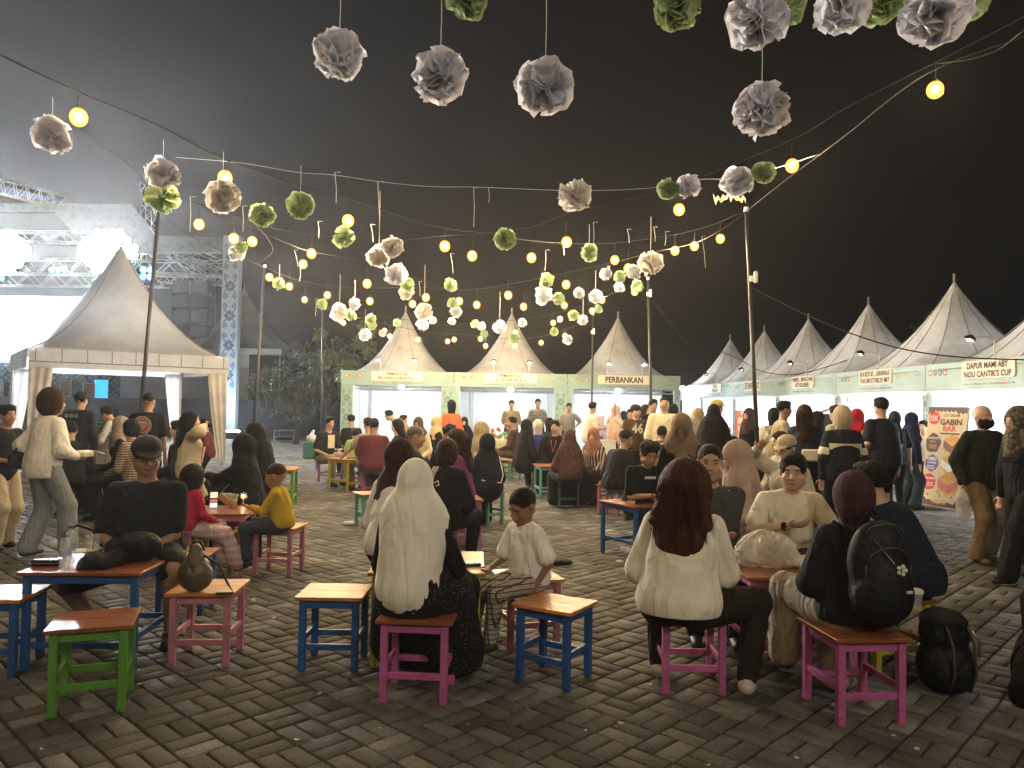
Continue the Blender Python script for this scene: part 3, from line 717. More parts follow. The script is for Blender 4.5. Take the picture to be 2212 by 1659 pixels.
CREAMB=mat('cream_name_board',(.80,.72,.60),rough=.6,var=.04); INK=mat('brown_ink',(.022,.014,.009),rough=.6,var=.05)
_txt={}
def lettering(txt,w,h,parent,m,fr,name='lettering',bold=0):
    """flat print of txt centred on 0,0 and fitted in w x h; fr maps (x,z) into the parent's frame"""
    cu=bpy.data.curves.new('t','FONT'); cu.body=txt; cu.align_x='CENTER'; cu.resolution_u=2; cu.offset=bold
    o=bpy.data.objects.new('t',cu); col.objects.link(o); dg=bpy.context.evaluated_depsgraph_get(); me=bpy.data.meshes.new_from_object(o.evaluated_get(dg)); bpy.data.objects.remove(o)
    n=len(me.vertices); co=np.empty(n*3,np.float32); me.vertices.foreach_get('co',co); co=co.reshape(-1,3)
    mn,mx=co.min(0),co.max(0); sx=w/(mx[0]-mn[0]); sz=h/(mx[1]-mn[1])
    if name=='lettering' : pass
    co[:,0]=(co[:,0]-(mn[0]+mx[0])/2)*sx; co[:,1]=(co[:,1]-(mn[1]+mx[1])/2)*sz
    me.vertices.foreach_set('co',np.array([tuple(fr(a,c)) for a,c in co[:,:2]],np.float32).ravel()); me.materials.clear(); me.materials.append(m); me.update()
    return link(name,me,parent)
def motif(fr,cx,z0,z1,w,mi=None):
    """stacked scrolls and lozenges in ribbon print"""
    b=MB(); wd=.022*w/.35; z=z1-w*.45; up=True
    def spiral(c,sx,sz,r):
        pts=[]
        for i in range(22):
            a=i*.42; rr=r*(1-i/24); pts.append((c[0]+sx*rr*math.sin(a),c[1]+sz*rr*math.cos(a)))
        b.strip(pts,wd,fr)
    def loz(c,r):
        for q in(1,.45): b.strip([(c[0]+r*q*math.cos(a*math.pi/2),c[1]+r*q*math.sin(a*math.pi/2)) for a in range(5)],wd,fr)
    while z>z0:
        for sx in(-1,1):
            spiral((cx+sx*w*.25,z),sx,1 if up else -1,w*.17)
            b.strip([(cx+sx*w*.38,z-(1 if up else -1)*w*.15),(cx+sx*w*.12,z-(1 if up else -1)*w*.5)],wd,fr)
        if up:
            zc=z-w*.62
            for a,c in((0,.2),(0,-.2),(.2,0),(-.2,0)): loz((cx+a*w,zc+c*w),w*.13)
        z-=w*.62*2 if up else w*.62; up=not up
    return b
LOGOC=[mat('logo_pink',(.42,.22,.20)),mat('logo_gold',(.42,.28,.10)),mat('logo_blue',(.08,.18,.38)),mat('logo_red',(.55,.07,.05))]
LOGOW=mat('logo_white',(.75,.72,.68))
GOLD=mat('gold_print',(.60,.42,.08))
def lampmesh(b,x,y,z,out=-.42,up=.34):
    b.tube([(x,y,z),(x,y,z+up),(x,y+out*.3,z+up+.05),(x,y+out,z+up+.03)],.013,6)
def fascia(parent,x0,x1,zb,zt,yf,txt,sw,lamps,board=TEAL):
    """header board facing local -y at y=yf"""
    b=MB(); b.box(((x0+x1)/2,yf+.03,(zb+zt)/2),(x1-x0-.012,.06,zt-zb),.006); fb=b.build('header_board',board,parent)
    h=zt-zb; y=yf-.004
    fr=lambda dx,dz:(lambda a,c:(a+dx,y,c+dz))
    xc=(x0+x1)/2; b=MB()
    n=8; r=h*.12; bw,bh=sw,h*.62; zc=zt-h*.34; pts=[]
    for sx,sz,a0 in((1,1,0),(-1,1,90),(-1,-1,180),(1,-1,270)):
        for q in range(4): a=R(a0+q*30); pts.append((xc+sx*(bw/2-r)+r*math.cos(a),zc+sz*(bh/2-r)+r*math.sin(a)))
    vs=[(p[0],yf-.03,p[1]) for p in pts]+[(p[0],yf+.0,p[1]) for p in pts]; k=len(pts)
    b.add(vs,[tuple(range(k))]+[(i,i+k,(i+1)%k+k,(i+1)%k) for i in range(k)])
    sg=b.build('name_board',CREAMB,parent)
    lines=txt.split('\n'); lh=bh/(len(lines)*1.34+.12)
    for i,l in enumerate(lines):
        zz=zc+((len(lines)-1)/2-i)*lh*1.34; wl=min(sw*.90,len(l)*lh*.68)
        fq=(lambda zz:(lambda a,c:(a+xc,yf-.034,c+zz)))(zz); lettering(l,wl,lh,sg,INK,fq,bold=.03)
    # round emblems
    for i in range(4):
        cx=x0+.17+i*.155*h/.5; rr=.062*h/.5
        b=MB(); b.disc((cx,zc),rr,lambda a,c:(a,y,c))
        o=b.build('emblem',LOGOC[i],fb); b=MB()
        if i==2: b.strip([(cx-.02,zc+.04),(cx-.02,zc-.04)],.012,lambda a,c:(a,y-.003,c)); b.strip([(cx+.005+.02*math.cos(t),zc+.0+.035*math.sin(t)) for t in np.linspace(-1.5,4,14)],.009,lambda a,c:(a,y-.003,c))
        elif i==3:
            for sx in(-1,1): b.disc((cx+sx*.02,zc-.008),.017,lambda a,c:(a,y-.003,c),10,rz=.028)
            b.disc((cx,zc+.03),.011,lambda a,c:(a,y-.003,c),8)
        else: b.disc((cx,zc),rr*.5,lambda a,c:(a,y-.003,c),12)
        b.build('emblem_mark',LOGOW if i!=1 else LOGOC[0],fb)
    # script logo and a two-line credit, small sponsor marks below
    gx=xc+sw/2+(x1-xc-sw/2)*.34
    b=MB(); pts=[(gx+(t-.5)*(x1-xc-sw/2)*.55,zc+.03*math.sin(t*26)*(1-.3*t)) for t in np.linspace(0,1,50)]; b.strip(pts,.012,lambda a,c:(a,y,c)); b.build('script_logo',GOLD,fb)
    gx2=xc+sw/2+(x1-xc-sw/2)*.78
    b=MB(); b.disc((gx2,zc+.05),.03,lambda a,c:(a,y,c),10,rz=.012)
    for q in range(2): b.strip([(gx2-.13,zc-.0-q*.025),(gx2+.13,zc-.0-q*.025)],.006,lambda a,c:(a,y,c))
    b.build('credit_mark',TEALD,fb)
    rr=random.Random(int(x0*100)+len(txt)); zz=zb+h*.17
    for gi,gc in enumerate((TEALD,LOGOC[3],LOGOC[2])):
        b=MB()
        for q in range(gi,13,3):
            cx=xc-sw*.45+q*sw*.9/12; wv=rr.uniform(.03,.07)
            b.strip([(cx-wv,zz+rr.uniform(-.01,.01)),(cx-wv*.3,zz+.012),(cx+wv*.3,zz-.01),(cx+wv,zz)],rr.uniform(.010,.024),lambda a,c:(a,y,c))
        b.build('sponsor_marks',gc,fb)
    for lx in lamps:
        b=MB(); lampmesh(b,lx,yf-.0,zt-.02); o=b.build('sign_lamp',mat('lamp_arm',(.7,.68,.62),rough=.4),parent)
        b=MB(); b.lathe([(.02,.06),(.085,.01),(.10,-.05)],(lx,yf-.42,zt+.34),10,rot=Matrix.Rotation(R(-25),3,'X')); b.build('lamp_hood',BLACKM,o)
        b=MB(); b.sphere((lx,yf-.405,zt+.325),.028,8,6); b.build('lamp_bulb',emis('sign_lamp_light',(1,.86,.62),210),o)
    return fb
def pillar(parent,x,w,zt,yf,mo=True,m=TEAL):
    b=MB(); b.box((x,yf+.04,zt/2),(w,.08,zt),.005); p=b.build('pillar',m,parent)
    if mo: motif(lambda a,c:(a,yf-.004,c),x,.2,zt-.05,w*.86).build('scroll_print',TEALD,p)
def wallsheet(parent,pts,m,nx=24,nz=10,amp=.03,seed=0,name='back_sheet'):
    """wrinkled sheet between 4 corners bl,br,tr,tl"""
    rs=np.random.RandomState(seed); bl,br,tr,tl=[np.array(p,float) for p in pts]
    n=np.cross(br-bl,tl-bl); n/=np.linalg.norm(n); V=[]
    L=np.linalg.norm(br-bl)
    for j in range(nz+1):
        for i in range(nx+1):
            u,v=i/nx,j/nz; p=(bl*(1-u)+br*u)*(1-v)+(tl*(1-u)+tr*u)*v
            V.append(p)
    V=np.array(V); V=V+n*(folds(V,3.2,seed,(1,1,.5))*amp)[:,None]
    Fq=[(j*(nx+1)+i,j*(nx+1)+i+1,(j+1)*(nx+1)+i+1,(j+1)*(nx+1)+i) for j in range(nz) for i in range(nx)]
    return link(name,npmesh(name,V,Fq,[m]),parent)
def rooftruss(parent,x0,x1,y,z,m=ALU):
    b=MB(); b.tube([(x0,y,z),(x1,y,z)],.018,5); b.tube([(x0,y,z-.10),(x1,y,z-.10)],.018,5)
    n=10
    for i in range(n): 
        xa,xb=x0+(x1-x0)*i/n,x0+(x1-x0)*(i+1)/n; b.tube([(xa,y,z-.10*(i%2)),(xb,y,z-.10*((i+1)%2))],.009,4)
    b.build('roof_frame',m,parent)
# ---- back row: three stalls joined by one frontage
YB=24.0
XL=A(736,830,YB).x; XR=A(1470,830,YB).x; pw=(XR-XL)/3
ZT=A(1103,806,YB).z; ZB=A(1103,837,YB).z
names=['PEMERINTAH\nPROVINSI GORONTALO','PEMERINTAH\nKOTA GORONTALO','PERBANKAN']
labs=['teal fronted stall headed Pemerintah Provinsi Gorontalo with a blank white interior','teal fronted stall headed Pemerintah Kota Gorontalo with crooked white sheets behind','teal fronted stall headed Perbankan with banners inside']
apex=[(876,672),(1103,676),(1327,684)]
for i in range(3):
    ctr=XL+pw*(i+.5); t=thing('market_stall',labs[i],'stall',(ctr,YB,0),R(3)*0,'stalls across the far end')
    hw=pw/2; dpt=3.0; zp=A(*apex[i],YB+1.6).z
    peak(t,pw*.98,dpt,ZT-.12,zp,CANVW,True,1.9,8,0,dpt/2+.02)
    fascia(t,-hw,hw,ZB,ZT,0,names[i],pw*.46,(-pw*.15,pw*.16))
    pwd=.40
    if i==0: pillar(t,-hw+pwd/2,pwd-.02,ZB-.002,0)
    pillar(t,hw-(.2 if i<2 else .1),.40 if i<2 else .2,ZB-.002,0)
    if i>0: pillar(t,-hw+.09,.17,ZB-.002,0,False)
    wallsheet(t,[(-hw,dpt,0),(hw,dpt,0),(hw,dpt,ZB+.2),(-hw,dpt,ZB+.2)],WALLC,amp=.05 if i!=1 else .12,seed=i+2)
    wallsheet(t,[(-hw+.02,.12,0),(-hw+.02,dpt,0),(-hw+.02,dpt,ZB+.1),(-hw+.02,.12,ZB+.1)],WALLC,amp=.03,seed=i+12,name='side_sheet')
    rooftruss(t,-hw,hw,.2,ZB-.02); rooftruss(t,-hw,hw,dpt-.1,ZB+.0)
    for sx in(-1,1): b=MB(); b.tube([(sx*(hw-.45),dpt-.15,0),(sx*(hw-.45),dpt-.15,ZB)],.02,6); b.build('tent_post',ALU,t)
    b=MB(); bz=ZB-.02 if i!=1 else ZB-.05
    b.sphere((0 if i<2 else -.05,.9,bz),.085,10,8); b.build('ceiling_bulb',emis('stall_bulb',(.93,.98,1),(1250,900,1250)[i]),t,True)
# folded hanging sheets in middle stall
# ---- right row
RX=8.8; rdir=Vector((math.sin(R(-3)),math.cos(R(-3)),0)); rn=Vector((rdir.y,-rdir.x,0)) # rn points away (to the right)
rang=math.atan2(-rdir.x,rdir.y)  # rotation so that local +y = rdir
ZTR=2.56; ZBR=2.06; pit=3.67
rn_names={0:"DAPUR MAMI ABY\nNOU CANTIK'S CUP",1:'ROA RESTO BY ... GORONTALO\nTHAI SMOOTHIES BY MRT',2:'PEMPEK ... MANG DANI\nRIT KULINER',3:'ES FANTASTIC',4:'AR.KOL\nDIMENSIUS'}
rl={0:"food stall headed Dapur Mami Aby, nearest of its row and partly cut off",1:'food stall headed Thai Smoothies with the tallest looking canopy',2:'food stall headed Rit Kuliner with a pink poster inside',3:'food stall whose name board is half hidden by a dark pole',4:'food stall with a small two line board beside the orange menu',5:'last food stall of the row under a blown out lamp'}
MINT=mat('mint_printed_board',(.42,.56,.54),rough=.6,var=.12,scale=2)
WHW=canvasmat((.85,.86,.86),'white_sheet',.25,.06)
for k in range(6):
    # local frame: -y faces the visitors (left), x runs towards the camera
    s_mid=12.665+k*pit
    o=rn*RX+rdir*(s_mid+0)
    t=thing('food_stall',rl[k],'stall',(o.x,o.y,0),math.atan2(-rdir.y,-rdir.x),'food stalls down the right side')
    # local x axis = -rdir (towards camera); local y axis = rotate +90 -> points to the right/away
    hw=pit/2; dpt=3.5
    peak(t,pit*1.03,dpt*1.03,ZTR-.12,4.55,CANV,True,1.75,12,0,dpt/2+.02)
    if k in rn_names: fascia(t,-hw,hw,ZBR,ZTR,0,rn_names[k],1.35,(.15,),MINT)
    else:
        b=MB(); b.box((0,.03,(ZBR+ZTR)/2),(pit-.02,.06,.5),.006); b.build('header_board',MINT,t)
        b=MB(); b.sphere((0.2,-.25,ZTR-.1),.09,10,8); b.build('flood_bulb',emis('stall_bulb2',(1,1,.95),900),t,True)
    # scalloped valance
    b=MB(); n=13; vs=[]
    for q in range(n*6+1):
        x=-hw+pit*q/(n*6); z=ZBR-.02-.075*abs(math.sin(math.pi*q/6)); vs+=[(x,.045,ZBR+.05),(x,.05+.008*math.sin(q),z)]
    b.add(vs,[(2*q,2*q+1,2*q+3,2*q+2) for q in range(n*6)]); b.build('valance',WHW,t,True)
    pillar(t,hw-.11,.22,ZBR-.002,.07,True,MINT); pillar(t,-hw+.06,.10,ZBR-.002,.07,False,MINT)
    wallsheet(t,[(-hw,dpt,0),(hw,dpt,0),(hw,dpt,ZBR+.3),(-hw,dpt,ZBR+.3)],WHW,amp=.05,seed=k+22)
    for sx in(-1,1): wallsheet(t,[(sx*(hw-.03),.3,0),(sx*(hw-.03),dpt,0),(sx*(hw-.03),dpt,ZBR+.2),(sx*(hw-.03),.3,ZBR+.2)],WHW,12,8,.04,k+40+sx,'side_sheet')
    b=MB(); b.box((0,.75,.78),(pit-.9,.6,.04),.01); b.box((0,.48,.38),(pit-.9,.02,.74)); b.box((0,1.0,.38),(pit-.9,.02,.74)); b.build('counter',mat('white_counter',(.7,.72,.74),rough=.5),t)
    b=MB(); b.sphere((.2,1.7,ZBR-.12),.10,10,8); b.build('ceiling_bulb',emis('stall_bulb3',(.95,.98,1),1500),t,True)
# ================================================================ BIG TENT AT LEFT
tl_=Vector((-10.57,16.8,0)); tr_=Vector((-7.18,19.4,0)); dx=(tr_-tl_); W4=dx.length; ang=math.atan2(dx.y,dx.x)
c0=(tl_+tr_)/2
t=thing('gazebo_tent','large cream gazebo tent with a tall peaked roof beside the stage','tent',(c0.x,c0.y,0),ang)
h=W4/2; z1,z2=2.72,2.30; zp=5.65
peak(t,W4+.06,W4+.06,z1,zp,CANVT,True,1.6,4,0,h)
b=MB()
for a,c in(((-h,-.0),(h,-.0)),((h,0),(h,W4)),((h,W4),(-h,W4)),((-h,W4),(-h,0))):
    a_=Vector((*a,0));c_=Vector((*c,0)); n=20; vs=[]; nn=(c_-a_).normalized().cross(Vector((0,0,1)))
    for q in range(n+1):
        p=a_.lerp(c_,q/n)+nn*(.02+.008*math.sin(q*1.7)); vs+=[(p.x,p.y,z1+.02),(p.x+nn.x*.02,p.y+nn.y*.02,z2+.006*math.sin(q*2.1))]
    b.add(vs,[(2*q,2*q+1,2*q+3,2*q+2) for q in range(n)])
va=b.build('valance',CANVT,t,True)
b=MB(); fr=lambda a,c:(a,-.055,c)
b.strip([(-h,z2+.13),(h,z2+.13)],.025,fr)
for q in range(9): x=-h+.12+q*(W4-.24)/8; b.strip([(x,z1),(x,z2+.13)],.02,fr)
b.build('valance_seams',SEAM,t)
for sx,sy in((-1,0),(1,0),(-1,1),(1,1)):
    x,y=sx*(h-.04),sy*W4+(.04 if sy==0 else -.04)
    b=MB(); b.tube([(x,y,0),(x,y,z1)],.03,8); p=b.build('tent_post',ALU,t)
    # gathered leg curtain, wide at the top and narrow below
    vs=[];K=16;N=14
    for k in range(K):
        tt=k/(K-1); z=z2+.05-(z2-.0)*tt*.98+.04; wd=.55*(1-tt)**1.2*.55+.17+.05*math.sin(tt*3)
        for j in range(N):
            u=j/(N-1); vs.append((x-sx*(u*wd)+sx*.03, y+(.02+.03*math.sin(u*17+tt*2))*(1 if sy==0 else -1)*(-1)-(0.02 if sy==0 else -.02),z))
    b=MB(); b.add(vs,[(k*N+j,k*N+j+1,(k+1)*N+j+1,(k+1)*N+j) for k in range(K-1) for j in range(N-1)]); b.build('leg_curtain',WHW if sx*sy>0 or (sx<0 and sy) else CANV,p,True)
b=MB(); b.sphere((-.2,W4*.5,z1+.15),.07,10,8); b.build('ceiling_bulb',emis('tent_bulb',(.95,.98,1),420),t,True)
# column foot is brightened by an uplight added further below
# ================================================================ STAGE
YS=36.0
st=thing('stage','big concert stage with lighting trusses, printed frontage and white screen','stage',(0,YS,0))
def SP(px,py,dy=0): p=A(px,py,YS+dy); return Vector((p.x,dy,p.z))
SKIRT=mat('black_stage_skirt',(.018,.02,.026),rough=.9); PRN=mat('pale_batik_print',(.24,.33,.34),rough=.7,var=.1); PRND=mat('dark_batik_print',(.17,.25,.27),rough=.7)
BLUEP=mat('blue_batik_print',(.07,.14,.24),rough=.7,var=.15); BLUEL=mat('light_blue_print',(.22,.34,.42),rough=.7)
x0=SP(-160,860).x; xe=SP(735,862).x; zd=SP(300,861).z
b=MB(); b.box(((x0+xe)/2,4.5,zd/2),(xe-x0,9,zd)); b.build('deck',SKIRT,st)
def flat(b,pts,th=.08,mi=0,dy=0):
    v=[SP(x,y,dy) for x,y in pts]; k=len(v); b.add([tuple(p) for p in v]+[(p.x,p.y+th,p.z) for p in v],[tuple(range(k)),tuple(range(2*k-1,k-1,-1))]+[(i,i+k,(i+1)%k+k,(i+1)%k) for i in range(k)],mi)
def batik(b,polyx,polyy,n,seed,sz,dy):
    rr=random.Random(seed)
    for _ in range(n):
        x,y=rr.uniform(*polyx),rr.uniform(*polyy)
        yield x,y
b=MB(); flat(b,[(-160,437),(285,441),(335,510),(335,548),(300,548),(255,505),(160,505),(118,458),(-160,455)],.3,0,-.2)
flat(b,[(336,508),(487,514),(487,545),(336,546)],.3,0,-.2)
fr_=b.build('frontage',PRN,st)
b=MB(); rr=random.Random(4)
for q in range(130):
    x,y=(rr.uniform(150,330),rr.uniform(444,545)) if q<60 else ((rr.uniform(340,485),rr.uniform(515,543)) if q<100 else (rr.uniform(-20,150),rr.uniform(441,452)))
    if q<60 and (x>285 and y<441+(x-285)*1.45 or x<255 and y>500 or y<446): continue
    s_=rr.uniform(3,5.5); c=SP(x,y,-.212)
    for a in range(4):
        aa=a*math.pi/2+.78; p=c+Vector((math.cos(aa),0,math.sin(aa)))*s_*.013
        b.add([(p.x+.011*s_*math.cos(k*math.pi/2),p.y,p.z+.011*s_*math.sin(k*math.pi/2)) for k in range(4)],[(0,1,2,3)])
tag(b.build('flower_print',PRND,fr_),kind='stuff')
b=MB(); flat(b,[(-160,455),(118,458),(160,505),(-160,507)],.1,0,.6); b.build('recess_panel',mat('grey_stage_cloth',(.10,.12,.14),rough=.8),st)
# right column with scroll print
cl=SP(485,510,-.25); cr=SP(521,510,-.25); zb=0
b=MB(); b.box(((cl.x+cr.x)/2,-.2,cl.z/2),(cr.x-cl.x,.4,cl.z),.01); cp=b.build('column',mat('column_board',(.55,.64,.74),rough=.6,var=.05),st)
motif(lambda a,c:(a,-.41,c),(cl.x+cr.x)/2,2.2,cl.z-.2,(cr.x-cl.x)*.95).build('scroll_print',mat('blue_scroll_print',(.10,.20,.36)),cp)
# back wall print, screen
b=MB(); flat(b,[(-160,770),(470,776),(470,864),(-160,862)],.1,0,5.0); bw=b.build('backdrop_print',BLUEP,st)
b=MB(); rr=random.Random(9)
for q in range(90):
    x,y=-10+(q%30)*15+rr.uniform(-2,2),790+(q//30)*26+(q%2)*12
    c=SP(x,y,4.98); s_=.30
    for a in range(4):
        aa=a*math.pi/2; p=c+Vector((math.cos(aa),0,math.sin(aa)))*s_*.5; b.add([(p.x+s_*.4*math.cos(k*math.pi/2),p.y,p.z+s_*.4*math.sin(k*math.pi/2)) for k in range(4)],[(0,1,2,3)])
tag(b.build('flower_print',BLUEL,bw),kind='stuff')
b=MB(); flat(b,[(-160,636),(178,641),(178,782),(-160,781)],.1,0,4.6); b.build('screen',emis('led_screen',(.9,.95,1),3.2),st)
b=MB(); flat(b,[(179,600),(370,604),(370,775),(179,775)],.1,0,4.6); b.build('dark_screen',mat('dark_blue_panel',(.02,.05,.14),rough=.5),st)
b=MB(); flat(b,[(-160,585),(370,600),(370,604),(178,641),(-160,636)],.1,0,5.2); b.build('stage_cloth',mat('dark_cloth2',(.03,.035,.06),rough=.9),st)
TRM=mat('truss_steel',(.45,.47,.5),rough=.35,metal=.6)
def truss(b,a,c,w=.45,n=None,r=.03):
    a=Vector(a);c=Vector(c); d=(c-a); L=d.length; d.normalize(); u=Vector((0,1,0)) if abs(d.y)<.9 else Vector((1,0,0)); v=d.cross(u); n=n or int(L/w)
    cs=[(u*i+v*j)*w/2 for i,j in((-1,-1),(1,-1),(1,1),(-1,1))]
    for q in cs: b.tube([a+q,c+q],r,5)
    for i in range(n):
        p,q=a+d*L*i/n,a+d*L*(i+1)/n
        for k in range(4):
            k2=(k+1)%4; b.tube([p+cs[k if i%2 else k2],q+cs[k2 if i%2 else k]],r*.55,4,cap=False)
for A_,B_,dy1,dy2,ww in(((-160,510),(330,515),.3,.3,.5),((-160,572),(480,582),.8,.8,.7),((335,520),(480,575),.3,4.5,.5),((370,545),(455,600),.3,4.5,.4),((320,395),(322,560),.5,.5,.5),((-160,603),(360,608),3.5,3.5,.6),((345,600),(480,606),4,4,.5),((450,600),(450,775),4.4,4.4,.5)):
    b=MB(); truss(b,SP(*A_,dy1),SP(*B_,dy2),ww); b.build('truss',TRM,st)
b=MB()
p0,p1=SP(-60,388,2),SP(130,436,1)
truss(b,p0,p1,.7,14); b.build('roof_truss',TRM,st)
b=MB(); q=[SP(-60,383,1.5),SP(135,434,.8),SP(135,438,3.5),SP(-60,410,5)]; b.add([tuple(x) for x in q],[(0,1,2,3)]); b.build('roof_sheet',mat('blue_roof_sheet',(.05,.12,.4),rough=.5,trans=.3),st)
# line array
b=MB()
for i in range(5):
    for j in range(2):
        a=SP(372+j*40,605+i*32,3.6); c=SP(409+j*40,634+i*32,3.6); b.box(((a.x+c.x)/2,4.0,(a.z+c.z)/2),(c.x-a.x,.8,a.z-c.z),.04)
b.build('line_array',mat('speaker_black',(.012,.013,.017),rough=.6),st)
# stage lamps
def stagelamp(px,py,dy,rows,cols,sp,r,c,e,label):
    b=MB(); cc=SP(px,py,dy); b.box((cc.x,cc.y+.15,cc.z),(cols*sp*(.7 if rows>2 else 1),.2,rows*sp*(.7 if rows>2 else 1)),.03); o=b.build('floodlight',BLACKM,st)
    b=MB()
    for i in range(rows):
        for j in range(cols):
            if rows>2 and ((i-(rows-1)/2)/(rows/2))**2+((j-(cols-1)/2)/(cols/2))**2>.92: continue
            b.disc((cc.x+(j-(cols-1)/2)*sp,cc.z+(i-(rows-1)/2)*sp),r,lambda a,z:(a,cc.y+.04,z),12)
    b.build('lamp_lens',emis1('flood_light_%d'%int(px),c,e*(7.0 if e>90 else .16)),o)
stagelamp(8,545,-1.6,6,7,.33,.185,(.95,.98,1),95,'')
stagelamp(232,543,-1.6,6,8,.33,.185,(.95,.98,1),95,'')
stagelamp(316,590,-1.0,2,2,.32,.15,(.04,.28,1),55,''); stagelamp(125,583,-.8,1,3,.3,.13,(.10,.50,1),40,''); stagelamp(-5,600,-.8,1,2,.3,.13,(.04,.28,1),50,'')
# backline on deck
AMPC=mat('amp_grille',(.30,.28,.24),rough=.8,bump=.3); AMPF=mat('amp_frame',(.6,.6,.6),rough=.4)
def amp(px0,py0,px1,py1,label,fr=AMPF,body=(.05,.04,.06)):
    a=A(px0,py1,YS+2);c=A(px1,py0,YS+2); w_,h_=c.x-a.x,c.z-zd
    t=thing('amplifier',label,'amplifier',((a.x+c.x)/2,YS+2,zd+.002),0,'amplifiers on the stage')
    b=MB(); b.box((0,.2,h_/2),(w_,.4,h_),.02); b.build('cabinet',mat('amp_body',body,rough=.6),t)
    b=MB(); b.box((0,-.01,h_/2),(w_*.84,.03,h_*.84),.01); b.build('grille',AMPC,t)
    b=MB()
    for sx in(-1,1): b.box((sx*w_*.46,-.02,h_/2),(w_*.05,.05,h_)); b.box((0,-.02,h_/2+sx*h_*.46),(w_*.86,.05,h_*.05))
    b.build('trim_frame',fr,t)
amp(127,822,155,860,'white framed combo amplifier on the stage behind the black jackets'); amp(178,827,207,861,'small pale fronted amplifier beside the bright blue case',AMPF); amp(-2,826,8,861,'tall speaker cabinet at the stage edge, cut by the picture')
a=A(213,860,YS+2); b=MB(); b.box((0,.2,.45),(.5,.4,.9),.02); o=b.build('blue_case',emis('blue_lit_case',(.02,.35,.8),1.6)); o.location=(a.x,a.y,zd); tag(o,'bright blue glowing case beside the pale amplifier','case')
a=A(82,850,YS+2); t=thing('stage_monitor','black and white wedge shaped stage monitor on the deck','speaker',(a.x,a.y,zd+.002))
b=MB(); b.box((0,.2,.3),(1.6,.5,.6),.1,Matrix.Rotation(R(12),3,'Y')); b.build('cabinet',mat('speaker_black',(.012,.013,.017),rough=.6),t); b=MB(); b.box((0,-.07,.45),(1.3,.06,.25),.02,Matrix.Rotation(R(12),3,'Y')); b.build('top_panel',AMPF,t)
# canopy behind the column
a=A(508,930,38.5); t=thing('side_tent','small white peaked tent standing behind the printed column','tent',(a.x,a.y,0))
zt_=A(508,752,38.5).z; hw=(A(608,760,38.5).x-A(348,760,38.5).x)/2
t.location.x=(A(608,760,38.5).x+A(348,760,38.5).x)/2
peak(t,hw*2,hw*2,zt_,A(478,600,38.5).z,canvasmat((.45,.55,.50),'greenish_canvas',.2,.2),True,1.9,8,0,hw,)
b=MB()
for sx in(-1,1): b.box((sx*hw,0,zt_-.14),(.03,.03,.3))
b.box((0,0,zt_-.15),(hw*2,.02,.30)); b.box((hw,hw,zt_-.15),(.02,hw*2,.30)); b.build('valance',canvasmat((.5,.62,.56),'mint_canvas',.2,.2),t)
for x,y in((-hw+.1,.1),(hw-.1,.1),(hw-.1,hw*2-.1)): b=MB(); b.tube([(x,y,0),(x,y,zt_)],.03,6); b.build('tent_post',ALU,t)
wallsheet(t,[(hw*-.1,.4,1.7),(hw*.42,.4,1.7),(hw*.42,.4,zt_-.2),(hw*-.1,.4,zt_-.2)],WHW,10,6,.05,77,'side_sheet')
wallsheet(t,[(-hw*1.9,1.4,1.7),(-hw*.2,1.4,1.7),(-hw*.2,1.4,zt_-.3),(-hw*1.9,1.4,zt_-.3)],canvasmat((.5,.5,.56),'lilac_sheet',.2,.2),14,6,.07,78,'rear_sheet')
b=MB(); b.box((.6,1.6,.85),(hw*2.6,3,1.7)); b.build('deck_riser',SKIRT,t)
# drum kit silhouette
a=A(652,862,39.5); t=thing('drum_kit','chrome drum kit glinting on the riser beside the tent','drum kit',(a.x,a.y,1.71))
b=MB()
for x,z,r,hh in((0,.35,.3,.35),(-.35,.55,.17,.2),(.35,.55,.17,.2),(.1,.8,.15,.2)): b.lathe([(r,0),(r,hh),(0,hh)],(x,0,z-.3),12)
b.build('drum',mat('drum_shell',(.25,.26,.28),rough=.2,metal=.7),t)
b=MB()
for x,z in((-.5,1.2),(.45,1.3),(0,1.45),(-.2,1.0)): b.tube([(x*.6,0,0),(x,0,z)],.012,5); b.lathe([(.0,.01),(.2,0),(.001,-.01)],(x,0,z),12)
b.build('cymbal_stand',ALU,t)
